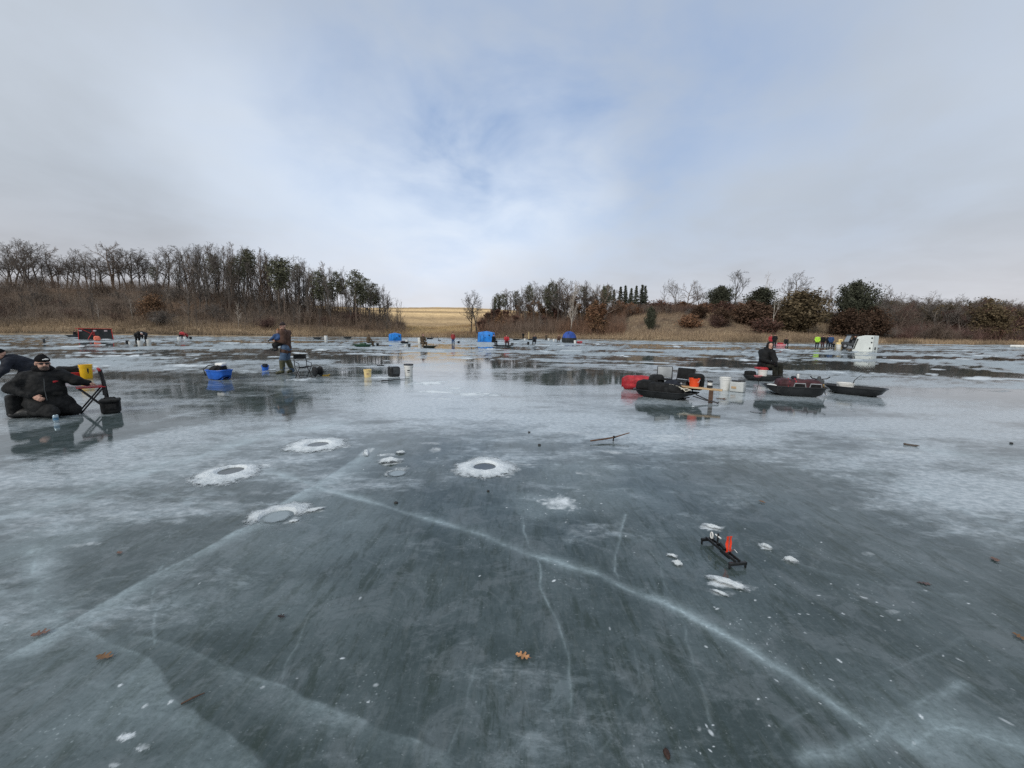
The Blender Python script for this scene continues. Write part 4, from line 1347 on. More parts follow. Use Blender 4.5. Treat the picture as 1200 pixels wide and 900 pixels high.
rope_white = mat('pale_cord', (.60, .56, .46), rough=.85, var=.25, bump=.1)
tent_blue = mat('tent_blue', (.012, .20, .62), rough=.6, var=.25, scale=2, bump=.2, bscale=8)
tent_navy = mat('tent_navy', (.020, .065, .30), rough=.6, var=.3, scale=2, bump=.2, bscale=8)
tent_black = mat('tent_black', (.020, .024, .024), rough=.65, var=.4, scale=2, bump=.2, bscale=8)
tent_white = mat('tent_white', (.74, .78, .75), rough=.6, var=.08, scale=1.2, bump=.25, bscale=5)
hivis = mat('hi_vis_yellow', (.42, .72, .06), rough=.7, var=.2)
hair_grey = mat('grey_beard', (.12, .085, .07), rough=.95, var=.4, scale=60, bump=.4, bscale=200)
dark_glass = mat('dark_lens', (.01, .01, .012), rough=.1, var=.1, bump=0)
water_m = mat('hole_water', (.045, .055, .058), rough=.10, var=.2, bump=0, spec=.5)
pale_glass = mat('windscreen', (.30, .34, .36), rough=.12, var=.1, bump=0, spec=.6)
camo_brown = camo_mat('camo_brown', [(.030, .022, .014), (.07, .048, .026), (.10, .07, .042), (.02, .016, .012)], 9)
camo_orange = camo_mat('camo_tan', [(.20, .085, .030), (.38, .18, .07), (.12, .06, .03), (.30, .13, .05)], 11)
can_m = mat('can_silver_blue', (.36, .46, .52), rough=.3, metal=.5, var=.25, scale=22, bump=0)
skin_pink = mat('cold_skin', (.55, .30, .24), rough=.55, var=.12, scale=14, bump=.05)


# slush and snow standing proud of the ice
def snow_mat():
    m, nt, b = new_mat('slush')
    tc = nt.nodes.new('ShaderNodeTexCoord')
    n1 = N(nt, 'ShaderNodeTexNoise', Scale=9.0, Detail=5.0); L(nt, tc.outputs['Object'], n1.inputs['Vector'])
    n2 = N(nt, 'ShaderNodeTexNoise', Scale=120.0, Detail=4.0, Roughness=.7); L(nt, tc.outputs['Object'], n2.inputs['Vector'])
    a = N(nt, 'ShaderNodeAttribute', attribute_name='core')
    c = mix_c(nt, mapr(nt, n1.outputs[0], .3, .7), (.50, .56, .59), (.72, .77, .79))
    c = mix_c(nt, mapr(nt, n2.outputs[0], .3, .7, 0, .45), c, (.82, .85, .87))
    L(nt, mix_c(nt, a.outputs['Fac'], (.27, .31, .33), c), b.inputs['Base Color'])
    n3 = N(nt, 'ShaderNodeTexNoise', Scale=55.0, Detail=5.0, Roughness=.7); L(nt, tc.outputs['Object'], n3.inputs['Vector'])
    al = math_n(nt, 'ADD', a.outputs['Fac'], math_n(nt, 'MULTIPLY', math_n(nt, 'SUBTRACT', n3.outputs[0], .5), 1.5))
    L(nt, mapr(nt, al, .02, .62), b.inputs['Alpha'])
    L(nt, mix_f(nt, a.outputs['Fac'], .25, .75), b.inputs['Roughness'])
    bp = N(nt, 'ShaderNodeBump', Strength=.7, Distance=.012)
    L(nt, n2.outputs[0], bp.inputs['Height']); L(nt, bp.outputs[0], b.inputs['Normal'])
    return m
slush = snow_mat()


def lid_mat(r):
    """young ice in a hole, thinning out into the old ice round it"""
    m, nt, b = new_mat('new_ice')
    tc = nt.nodes.new('ShaderNodeTexCoord')
    ln_ = nt.nodes.new('ShaderNodeVectorMath'); ln_.operation = 'LENGTH'; L(nt, tc.outputs['Object'], ln_.inputs[0])
    n1 = N(nt, 'ShaderNodeTexNoise', Scale=18.0, Detail=6.0, Roughness=.7); L(nt, tc.outputs['Object'], n1.inputs['Vector'])
    L(nt, mix_c(nt, n1.outputs[0], (.15, .19, .20), (.29, .34, .36)), b.inputs['Base Color'])
    b.inputs['Roughness'].default_value = .12
    d = math_n(nt, 'ADD', ln_.outputs['Value'], math_n(nt, 'MULTIPLY', math_n(nt, 'SUBTRACT', n1.outputs[0], .5), r*.5))
    L(nt, mapr(nt, d, r*.65, r*1.05, 1, 0), b.inputs['Alpha'])
    return m


# ================================================================== PEOPLE
def Vv(*a): return np.array(a, float)


def head_prims(c, yaw=0.0, pitch=0.0, s=1.0):
    """skull, jaw, nose, brow, ears about centre c; yaw 0 looks along -Y"""
    M = np.array(Euler((pitch, 0, yaw)).to_matrix())
    q = lambda x, y, z: tuple(np.array(c) + M @ (np.array([x, y, z])*s))
    e = (pitch, 0, yaw)
    return [('e', q(0, .012, .028), (.076*s, .095*s, .092*s), e), ('e', q(0, -.022, -.045), (.060*s, .068*s, .072*s), e),
            ('c', q(0, -.082, .012), q(0, -.108, -.022), .010*s, .016*s), ('c', q(-.034, -.074, .024), q(.034, -.074, .024), .014*s, .014*s),
            ('e', q(.078, .012, -.006), (.012*s, .022*s, .032*s), e), ('e', q(-.078, .012, -.006), (.012*s, .022*s, .032*s), e),
            ('e', q(0, -.078, -.082), (.024*s, .018*s, .018*s), e)], q, e


def hand_prims(w, d, n, s=1.0, curl=.8, side=1):
    """palm and five bent fingers from wrist w along d, palm facing n"""
    d = np.array(d, float); d /= np.linalg.norm(d); n = np.array(n, float); n -= d*(n@d); n /= np.linalg.norm(n)
    u = np.cross(d, n)*side
    w = np.array(w, float)
    out = [('c', w, w+d*.04*s, .026*s, .030*s)]
    pc = w+d*.055*s
    for i in range(3):
        o = (i-1)*.026*s
        out.append(('c', pc+u*o-d*.02*s, pc+u*o+d*.03*s, .017*s, .016*s))
    for i, ln in enumerate((.066, .076, .070, .054)):
        o = (i-1.5)*.022*s
        a = pc+u*o+d*.032*s
        b = a + (d*math.cos(curl*.5)+n*math.sin(curl*.5))*ln*.5*s
        c = b + (d*math.cos(curl*1.5)+n*math.sin(curl*1.5))*ln*.5*s
        out += [('c', a, b, .0105*s, .0098*s), ('c', b, c, .0098*s, .008*s)]
    a = w+d*.02*s-u*.030*s; b = a+(d*.6-u*.7+n*.35)*.038*s; c = b+(d*.85-u*.1+n*.45)*.032*s
    out += [('c', a, b, .014*s, .011*s), ('c', b, c, .011*s, .009*s)]
    return out


def limb(a, b, ra, rb): return ('c', tuple(a), tuple(b), ra, rb)


def person(label, px, py, J, wear, h=.016, extra=0.0, s=1.0, yaw=0.0, pitch=0.0, hands=True, face=True, group=None, z=0.0, noise=.010):
    """J: joints in metres, local frame (x to the viewer's right, -y to the viewer).
    wear: dict garment -> (material, ...) chosen from jacket, trousers, boots, gloves, cap, hood, beard, scarf"""
    loc, rz = facing(px, py, extra)
    root = empty('person', (loc[0], loc[1], z), rz, label, 'person', group)
    hp, q, e = head_prims(J['head'], yaw, pitch, s)
    bare = list(hp)
    bare.append(limb(J['neck'], np.array(J['head'])+Vv(0, .01, -.05)*s, .052*s, .050*s))
    bare.append(limb(J['neck'], J['chest'], .06*s, .11*s)); bare.append(limb(J['chest'], J['hips'], .11*s, .11*s))
    for k in 'LR':
        bare.append(limb(J['chest'], J['sh'+k], .07*s, .05*s))
        bare.append(limb(J['sh'+k], J['el'+k], .045*s, .038*s)); bare.append(limb(J['el'+k], J['ha'+k], .036*s, .026*s))
        bare.append(limb(J['hip'+k], J['kn'+k], .07*s, .05*s)); bare.append(limb(J['kn'+k], J['an'+k], .048*s, .035*s))
        bare.append(limb(J['an'+k], J['to'+k], .035*s, .028*s))
        bare.append(limb(J['hips'], J['hip'+k], .1*s, .075*s))
        if hands:
            d = np.array(J['ha'+k])-np.array(J['el'+k])
            bare += hand_prims(J['ha'+k], d, J.get('palm'+k, (0, 0, -1)), s*.88, .9, 1 if k == 'L' else -1)
    body = sdf('body', bare, wear.get('skin', skin), root, h=max(h*.62, .009) if hands else h, k=.012)
    def g(name, prims, m, k=.04, nz=noise, hh=h, nf=9.0, cut=None, parent=None):
        return sdf(name, prims, m, parent or root, h=hh, k=k, noise=nz, nfreq=nf, cut=cut, seed=abs(hash(label)) % 97 if False else len(label))
    bulk = wear.get('bulk', 1.0)
    if 'jacket' in wear:
        p = [limb(J['hips'], J['chest'], .175*s*bulk, .185*s*bulk), limb(J['shL'], J['shR'], .095*s, .095*s), limb(J['chest'], J['neck'], .15*s, .085*s)]
        p += wear.get('drape', [])
        for k in 'LR':
            hpk = np.array(J['hip'+k]); knk = np.array(J['kn'+k])
            p.append(limb(hpk, hpk + (knk-hpk)*wear.get('skirt', .18), .145*s*bulk, .14*s*bulk))
            w = np.array(J['ha'+k]) + (np.array(J['el'+k])-np.array(J['ha'+k]))*.10
            p += [limb(J['sh'+k], J['el'+k], .095*s*bulk, .080*s), limb(J['el'+k], w, .080*s, .058*s)]
        jk = g('jacket', p, wear['jacket'])
    if 'trousers' in wear:
        p = [limb(J['hipL'], J['hipR'], .135*s, .135*s)]
        for k in 'LR':
            a = np.array(J['an'+k])
            p += [limb(J['hip'+k], J['kn'+k], .125*s, .090*s), limb(J['kn'+k], a, .090*s, .075*s)]
        g('trousers', p, wear['trousers'], k=.025)
    if 'boots' in wear:
        for k in 'LR':
            a, t, kn = np.array(J['an'+k]), np.array(J['to'+k]), np.array(J['kn'+k])
            hi = wear.get('shaft', .12)
            u = (kn-a)/np.linalg.norm(kn-a)
            p = [limb(a, a+u*hi, .072*s, .098*s if hi > .2 else .080*s), limb(a, t, .062*s, .052*s)]
            g('boot', p, wear['boots'], k=.03, nz=.004, cut=(lambda X, Y, Z: -Z + 0*X + 0*Y) if J.get('flat', True) else None)
    if 'gloves' in wear:
        for k in 'LR':
            d = np.array(J['ha'+k])-np.array(J['el'+k]); d /= np.linalg.norm(d); a = np.array(J['ha'+k])
            p = hand_prims(a, d, J.get('palm'+k, (0, 0, -1)), s*1.18, .9, 1 if k == 'L' else -1) + [limb(a-d*.05, a+d*.01, .046*s, .040*s)]
            g('glove', p, wear['gloves'], k=.012, nz=0)
    if 'cap' in wear:
        M = np.array(Euler(e).to_matrix())
        c = np.array(q(0, .010, .045)); up = M @ Vv(0, -.12, 1.0); up /= np.linalg.norm(up)
        base = np.array(q(0, 0, .040))
        cut = lambda X, Y, Z: -((X-base[0])*up[0] + (Y-base[1])*up[1] + (Z-base[2])*up[2])
        hat = g('knit_cap' if not wear.get('brim') else 'cap', [('e', tuple(c), (.090*s, .108*s, .098*s), e), limb(q(-.01, .02, .12), q(.01, .02, .13), .03*s, .03*s)], wear['cap'], k=.03, nz=.003, cut=cut)
        if wear.get('brim'):
            g('brim', [('e', q(0, -.115, .055), (.062*s, .065*s, .010*s), e)], wear['brim'], k=.01, nz=0, parent=hat, hh=h*.7)
        if wear.get('badge'):
            g('badge', [('e', q(.028, -.090, .078), (.030*s, .014*s, .013*s), e), ('e', q(-.008, -.094, .074), (.012*s, .014*s, .008*s), e)], wear['badge'], k=.004, nz=0, parent=hat, hh=.007)
    if 'hood' in wear:
        M = np.array(Euler(e).to_matrix()); fw = M @ Vv(0, -1, .08)
        base = np.array(q(0, -.045, 0))
        c0 = np.array(q(0, -.10, -.015))
        def cut(X, Y, Z):
            front = (X-base[0])*fw[0] + (Y-base[1])*fw[1] + (Z-base[2])*fw[2]
            hole = np.sqrt((X-c0[0])**2 + (Y-c0[1])**2 + ((Z-c0[2])/1.25)**2) - .088*s
            return np.maximum(front, -hole)
        g('hood', [('e', q(0, .025, .025), (.112*s, .125*s, .128*s), e), limb(q(0, .05, -.08), J['neck'], .11*s, .12*s)], wear['hood'], k=.04, nz=.006, cut=cut)
    if 'scarf' in wear:
        g('collar', [('e', tuple(np.array(J['neck'])+Vv(0, -.01, .035)*s), (.115*s, .115*s, .062*s)), ('e', tuple(np.array(J['neck'])+Vv(0, .07, .05)*s), (.13*s, .09*s, .07*s))], wear['scarf'], k=.03)
    if 'beard' in wear:
        g('beard', [('e', q(0, -.050, -.078), (.060*s, .050*s, .046*s), e), ('e', q(0, -.088, -.048), (.040*s, .016*s, .012*s), e)], wear['beard'], k=.012, nz=.004, hh=h*.7, nf=40)
    if face:
        for sx in (-1, 1):
            sdf('eye', [('e', q(sx*.032, -.080, .006), (.013*s, .010*s, .008*s), e)], dark_glass, root, h=.005, k=.002)
        sdf('mouth', [('e', q(0, -.094, -.052), (.024*s, .008*s, .006*s), e)], mat('lips', (.30, .11, .10), rough=.5, bump=0), root, h=.005, k=.002)
    if wear.get('glasses'):
        sdf('glasses', [('e', q(.034, -.088, .008), (.028*s, .012*s, .018*s), e), ('e', q(-.034, -.088, .008), (.028*s, .012*s, .018*s), e), limb(q(-.03, -.092, .014), q(.03, -.092, .014), .006, .006), limb(q(.06, -.08, .012), q(.084, .01, .012), .005, .005), limb(q(-.06, -.08, .012), q(-.084, .01, .012), .005, .005)], dark_glass, root, h=.006, k=.004)
    return root


def joints(**kw): return {k: (np.array(v, float) if not isinstance(v, bool) else v) for k, v in kw.items()}


STAND = joints(head=(0, -.02, 1.62), neck=(0, 0, 1.46), chest=(0, 0, 1.25), hips=(0, 0, .95), shL=(.20, 0, 1.40), shR=(-.20, 0, 1.40), elL=(.27, .02, 1.12), elR=(-.27, .02, 1.12), haL=(.22, -.14, .95), haR=(-.22, -.14, .95),
               hipL=(.10, 0, .90), hipR=(-.10, 0, .90), knL=(.12, -.02, .5), knR=(-.12, -.02, .5), anL=(.13, .02, .10), anR=(-.13, .02, .10), toL=(.15, -.14, .05), toR=(-.15, -.14, .05))
SIT = joints(head=(0, -.08, 1.20), neck=(0, -.04, 1.05), chest=(0, 0, .85), hips=(0, .04, .52), shL=(.20, -.02, .98), shR=(-.20, -.02, .98), elL=(.26, -.14, .74), elR=(-.26, -.14, .74), haL=(.10, -.34, .66), haR=(-.10, -.34, .66),
             hipL=(.11, .02, .48), hipR=(-.11, .02, .48), knL=(.17, -.42, .50), knR=(-.17, -.42, .50), anL=(.16, -.42, .10), anR=(-.16, -.42, .10), toL=(.18, -.56, .05), toR=(-.18, -.56, .05))
BEND = joints(head=(-.52, -.05, .98), neck=(-.40, 0, 1.04), chest=(-.24, 0, 1.06), hips=(.05, 0, .95), shL=(-.34, .18, 1.0), shR=(-.34, -.18, 1.0), elL=(-.36, .2, .74), elR=(-.36, -.2, .74), haL=(-.44, .08, .5), haR=(-.44, -.1, .5),
              hipL=(.08, .10, .88), hipR=(.08, -.10, .88), knL=(.02, .12, .48), knR=(-.02, -.12, .48), anL=(.08, .12, .1), anR=(.04, -.12, .1), toL=(-.06, .13, .05), toR=(-.1, -.13, .05))
KNEEL = joints(head=(-.34, -.05, .72), neck=(-.24, 0, .76), chest=(-.12, 0, .74), hips=(.12, 0, .48), shL=(-.2, .18, .74), shR=(-.2, -.18, .74), elL=(-.30, .2, .5), elR=(-.30, -.2, .5), haL=(-.42, .1, .3), haR=(-.42, -.1, .3),
               hipL=(.14, .1, .42), hipR=(.14, -.1, .42), knL=(-.08, .14, .1), knR=(-.08, -.14, .1), anL=(.3, .13, .08), anR=(.3, -.13, .08), toL=(.42, .13, .05), toR=(.42, -.13, .05))


def far_person(label, px, py, pose, jacket, trousers, cap, rot=0.0, z=0.0, s=1.0, group=None, hood=False):
    J = {k: v*s if isinstance(v, np.ndarray) else v for k, v in pose.items()}
    wear = dict(jacket=jacket, trousers=trousers, boots=rubber_black, skin=skin_pink)
    wear['hood' if hood else 'cap'] = cap
    return person(label, px, py, J, wear, h=.030, extra=rot, s=s, hands=False, face=False, z=z, noise=.015, group=group)


# ================================================================== GEAR BUILDERS
def sled(label, px, py, Lg, W, H, m, extra=0.0, rope=None, group=None, cat='sled'):
    """tub of moulded plastic lying along local x, bow at +x swept up; hull, rolled rim, two runners"""
    loc, rz = facing(px, py, extra)
    root = empty('sled', loc, rz, label, cat, group)
    n = 44
    def ring(k, z, bowlift):
        v = []
        for i in range(n):
            t = 2*PI*i/n
            cx, sx = math.cos(t), math.sin(t)
            ex = .45
            x = math.copysign(abs(cx)**ex, cx)*Lg/2; y = math.copysign(abs(sx)**ex, sx)*W/2
            nar = 1 - .28*sstep(.15, 1.0, np.array(max(0, x/(Lg/2))))
            y *= float(nar)
            lift = bowlift*max(0, (x/(Lg/2)-.45)/.55)**1.6 if x > 0 else bowlift*.25*max(0, (-x/(Lg/2)-.75)/.25)
            v.append((x*k - (0.02 if x < 0 else 0), y*(1-(1-k)*1.15), z + lift))
        return v
    rings = [ring(.80, .012, .13), ring(.86, .03, .12), ring(.95, H*.7, .05), ring(.985, H*.92, .02), ring(1.03, H*.93, .02), ring(1.045, H*1.0, .02), ring(1.02, H*1.06, .02), ring(.97, H*1.0, .02), ring(.90, H*.55, .05), ring(.82, .05, .11), ring(.75, .035, .12)]
    mb = MB()
    vs = [p for r_ in rings for p in r_]
    fs = []
    for a in range(len(rings)-1):
        for i in range(n): fs.append((a*n+i, a*n+(i+1) % n, (a+1)*n+(i+1) % n, (a+1)*n+i))
    fs.append(tuple(range(n))); fs.append(tuple((len(rings)-1)*n+i for i in range(n)))
    mb.add(vs, fs).build('hull', m, root, angle=50)
    for sy in (-1, 1):
        MB().tube([(-Lg*.36, sy*W*.22, .012), (0, sy*W*.22, .008), (Lg*.26, sy*W*.21, .012), (Lg*.36, sy*W*.19, .05)], .014, 6).build('runner', m, root)
    if rope:
        MB().tube([(Lg*.50, W*.2, H+.02), (Lg*.58, W*.08, H*.6), (Lg*.66, 0, .02), (Lg*.8, -.05, .012), (Lg*.95, .08, .012)], .007, 5).build('tow_rope', rope, root)
    return root


def bucket(label, px, py, r, h, m, lid=None, handle=True, z=0.0, loc=None, rz=0.0, marks=None, name='bucket', group=None, contents=None):
    if loc is None:
        loc, rz = facing(px, py)
        loc = (loc[0], loc[1], z)
    root = empty(name, loc, rz, label, 'bucket', group)
    r0 = r*.86
    MB().lathe([(0, 0), (r0*.97, 0), (r0, .008), (r*.965, h*.78), (r*.965, h*.80), (r*1.03, h*.81), (r*1.03, h*.83), (r*.975, h*.84), (r*.985, h*.93), (r*1.04, h*.94), (r*1.05, h*.985), (r*1.02, h), (r*.97, h), (r*.965, h*.96), (r0*.95, .02), (0, .02)], 22).build('pail', m, root)
    if lid:
        MB().lathe([(0, h*.985), (r*.9, h*.985), (r*.92, h*1.0), (r*1.06, h*1.0), (r*1.07, h*.93), (r*1.09, h*.93), (r*1.085, h*1.03), (r*.93, h*1.035), (r*.9, h*1.015), (0, h*1.015)], 22).build('lid', lid, root)
    if handle:
        pts = [(r*1.06*math.cos(t), -r*1.06*abs(math.sin(t))*.55-.01, h*.88 - abs(math.sin(t))*r*.9) for t in np.linspace(0, PI, 11)]
        MB().tube(pts, .005, 5).build('handle', steel, root)
    if marks:
        for q in marks:
            mb = MB()
            t0, t1, z0, z1, mm = q
            ts_ = np.linspace(t0, t1, 6)
            rr_ = lambda zz: r0 + (r*.965-r0)*zz/h + .004
            vs = [(rr_(zz)*math.sin(t), -rr_(zz)*math.cos(t), zz) for zz in (z0, z1) for t in ts_]
            mb.add(vs, [(i, i+1, 6+i+1, 6+i) for i in range(5)]).build('printed_mark', mm, root)
    return root


def bag(name, label, cat, loc, rz, size, m, nz=.02, strap=None, k=.05, rnd=.09, seed=3, h=.014, lumps=None):
    root = empty(name, loc, rz, label, cat)
    x, y, z = size
    pr = [('b', (0, 0, z/2), (x/2, y/2, z/2), min(rnd, x/2.2, y/2.2, z/2.2))] + (lumps or [])
    sdf('shell', pr, m, root, h=h, k=k, noise=nz, nfreq=7, seed=seed)
    if strap:
        for sx in (-.25, .25):
            pts = [(x*sx, -y/2-.012, z*.1), (x*sx, -y/2-.012, z*.75), (x*sx, -y*.25, z+.014), (x*sx, y*.25, z+.014), (x*sx, y/2+.012, z*.7), (x*sx, y/2+.012, z*.1)]
            MB().tube(pts, .016, 6, squash=.4).build('strap', strap, root)
    return root


def local(px, py, extra, x, y, z=0.0):
    """world position of a local offset in the frame that faces the camera at a reading"""
    loc, rz = facing(px, py, extra)
    return (loc[0] + x*math.cos(rz) - y*math.sin(rz), loc[1] + x*math.sin(rz) + y*math.cos(rz), z)


def camp_chair(label, px, py, extra, w, sh, d, bh, cloth, frame, name='folding_chair', arms=True, cat='chair'):
    """folding camp chair; front towards local -y, crossed legs on both sides"""
    loc, rz = facing(px, py, extra)
    root = empty(name, loc, rz, label, cat)
    for sx in (-1, 1):
        x = sx*w/2
        MB().tube([(x, -d/2, 0), (x, -d*.42, .02), (x, d*.42, sh-.02), (x, d*.46, sh)], .012, 7).build('leg', frame, root)
        MB().tube([(x*.94, d/2, 0), (x*.94, d*.42, .02), (x*.94, -d*.42, sh-.02), (x*.94, -d*.46, sh)], .012, 7).build('leg', frame, root)
        MB().tube([(x, d*.40, sh-.06), (x, d*.50, sh+bh*.5), (x, d*.58, sh+bh)], .012, 7).build('back_post', frame, root)
        if arms: MB().tube([(x, d*.50, sh+bh*.42), (x, 0, sh+bh*.36), (x*1.04, -d*.42, sh+bh*.30), (x*1.04, -d*.44, sh)], .011, 7).build('armrest', frame, root)
    for y in (-d*.46, d*.44): MB().tube([(-w/2, y, .03 if y < 0 else .05), (w/2, y, .03 if y < 0 else .05)], .010, 6).build('crossbar', frame, root)
    def sheet(name, pts0, pts1, sag, m, th=.012):
        mb = MB(); nu, nv = 9, 7; vs = []
        for s_ in (0, 1):
            for j in range(nv):
                v = j/(nv-1); a = Vector(pts0[0]).lerp(Vector(pts0[1]), v); b_ = Vector(pts1[0]).lerp(Vector(pts1[1]), v)
                for i in range(nu):
                    u = i/(nu-1); p = a.lerp(b_, u)
                    g = Vector(sag)*(4*u*(1-u))*(.5+2*v*(1-v))
                    nrm = (b_-a).cross(Vector(pts0[1])-Vector(pts0[0])).normalized()
                    vs.append(p+g+nrm*th*(s_-.5))
        fs = []
        for j in range(nv-1):
            for i in range(nu-1):
                q = j*nu+i; fs += [(q, q+1, q+nu+1, q+nu), (q+nu*nv, q+nu+nu*nv, q+nu+1+nu*nv, q+1+nu*nv)]
        o = nu*nv
        for i in range(nu-1): fs += [(i, i+o, i+1+o, i+1), ((nv-1)*nu+i, (nv-1)*nu+i+1, (nv-1)*nu+i+1+o, (nv-1)*nu+i+o)]
        for j in range(nv-1): fs += [(j*nu, (j+1)*nu, (j+1)*nu+o, j*nu+o), (j*nu+nu-1, j*nu+nu-1+o, (j+1)*nu+nu-1+o, (j+1)*nu+nu-1)]
        mb.add(vs, fs).build(name, m, root)
    sheet('seat', [(-w/2, -d*.45, sh), (-w/2, d*.42, sh)], [(w/2, -d*.45, sh), (w/2, d*.42, sh)], (0, 0, -.05), cloth)
    sheet('backrest', [(-w/2, d*.52, sh+bh*.62), (-w/2, d*.58, sh+bh)], [(w/2, d*.52, sh+bh*.62), (w/2, d*.58, sh+bh)], (0, .03, 0), cloth)
    return root


def hub_tent(label, px, py, W, H, m, extra=0.0, skirt=None, dome=False, window=True, door=True):
    """pop-up shelter: each wall and the roof pushed outward from a hub, poles along the edges"""
    loc, rz = facing(px, py, extra)
    root = empty('shelter_tent', loc, rz, label, 'tent')
    w = W/2
    if not dome:
        n = 10
        def face(c00, c10, c11, c01, out, name, mm):
            mb = MB(); vs = []
            for j in range(n+1):
                for i in range(n+1):
                    u, v = i/n, j/n
                    p = Vector(c00)*(1-u)*(1-v)+Vector(c10)*u*(1-v)+Vector(c11)*u*v+Vector(c01)*(1-u)*v
                    b_ = (1-abs(2*u-1))*0.0 + min(1-abs(2*u-1), 1-abs(2*v-1))
                    vs.append(p + Vector(out)*b_)
            fs = [(j*(n+1)+i, j*(n+1)+i+1, (j+1)*(n+1)+i+1, (j+1)*(n+1)+i) for j in range(n) for i in range(n)]
            return mb.add(vs, fs).build(name, mm, root, angle=25)
        t = .94
        b = [(-w, -w, 0), (w, -w, 0), (w, w, 0), (-w, w, 0)]; tp = [(-w*t, -w*t, H*.9), (w*t, -w*t, H*.9), (w*t, w*t, H*.9), (-w*t, w*t, H*.9)]
        outs = [(0, -.22, 0), (.22, 0, 0), (0, .22, 0), (-.22, 0, 0)]
        for i in range(4): face(b[i], b[(i+1) % 4], tp[(i+1) % 4], tp[i], outs[i], 'wall_panel', m)
        face(tp[0], tp[1], tp[2], tp[3], (0, 0, .24), 'roof_panel', m)
        for i in range(4):
            MB().tube([b[i], tp[i]], .02, 6).build('pole', steel_black, root)
            c = (Vector(b[i])+Vector(b[(i+1) % 4])+Vector(tp[i])+Vector(tp[(i+1) % 4]))/4 + Vector(outs[i])*1.06
            MB().lathe([(0, -.04), (.06, -.04), (.06, .04), (0, .04)], 10, tuple(c)).build('hub', steel_black, root)
        if window:
            MB().box((w*.45, -w*.97-.10, H*.62), (.34, .02, .24), (R(4), 0, R(-10))).build('window', tent_black, root, bevel=.005)
        if door:
            pts = [(-w*.62, -w*.99-.085, .12), (-w*.60, -w*.97-.10, H*.45), (-w*.45, -w*.96-.10, H*.75), (-w*.2, -w*.98-.16, H*.62), (-w*.15, -w*1.0-.19, H*.4), (-w*.2, -w-.12, .12)]
            MB().tube(pts, .018, 5).build('door_zip', steel_black, root)
        MB().tube([b[0], b[1], b[2], b[3], b[0]], .05, 6, squash=.6).build('snow_skirt', skirt or m, root)
    else:
        n = 24
        vs = []; prof = [(1.0, 0), (1.06, .18), (1.04, .42), (.88, .72), (.55, .93), (.2, 1.0)]
        low = MB().lathe([(w*a, H*b_) for a, b_ in prof[:3]], n); low.build('lower_wall', skirt, root)
        MB().lathe([(w*a, H*b_) for a, b_ in prof[2:]] + [(0, H*1.01)], n).build('canopy', m, root)
        for k in range(5):
            th = 2*PI*k/5+.4
            MB().tube([(w*a*math.cos(th)*1.01, w*a*math.sin(th)*1.01, H*b_) for a, b_ in prof], .025, 6).build('pole', steel_black, root)
    return root


def lump(name, label, cat, px, py, size, m=None, seed=1, group=None, nz=.35):
    """crumbly low heap of auger snow"""
    loc, rz = facing(px, py)
    x, y, z = size
    o_n = 72; nn = 40
    vs = []; core = []
    rs = np.random.default_rng(seed)
    for j in range(nn):
        r_ = j/(nn-1)
        for i in range(o_n):
            t = 2*PI*i/o_n
            vs.append((r_*math.cos(t), r_*math.sin(t)))
    V = np.array(vs); rr_ = np.hypot(V[:, 0], V[:, 1])
    edge_ = 1 + .5*(fbm(V[:, 0]*1.6+seed*3.1, V[:, 1]*1.6, seed=seed, octs=3)-.5)*2*nz/.35*.7
    hgt = np.clip(1-(rr_)**2, 0, 1)*(0.35+1.3*fbm(V[:, 0]*3+seed, V[:, 1]*3, seed=seed+5, octs=6, gain=.75))
    X = V[:, 0]*x/2*edge_; Y = V[:, 1]*y/2*edge_; Z = hgt*z*.62-.002 + .004*(rr_ < .97)
    ii_ = np.arange(nn*o_n).reshape(nn, o_n)
    F = np.stack([ii_[:-1], np.roll(ii_[:-1], -1, 1), np.roll(ii_[1:], -1, 1), ii_[1:]], -1).reshape(-1, 4)
    me = np_mesh(name, np.stack([X, Y, Z], 1), F[:, ::-1])
    set_attr(me, 'core', sstep(1.0, .35, rr_ + .5*(fbm(X*30, Y*30, seed=seed)-.5)))
    o = link(name, me, m or slush)
    o.location = (loc[0], loc[1], 0); o.rotation_euler = (0, 0, rz)
    return tag(o, label, cat, group)


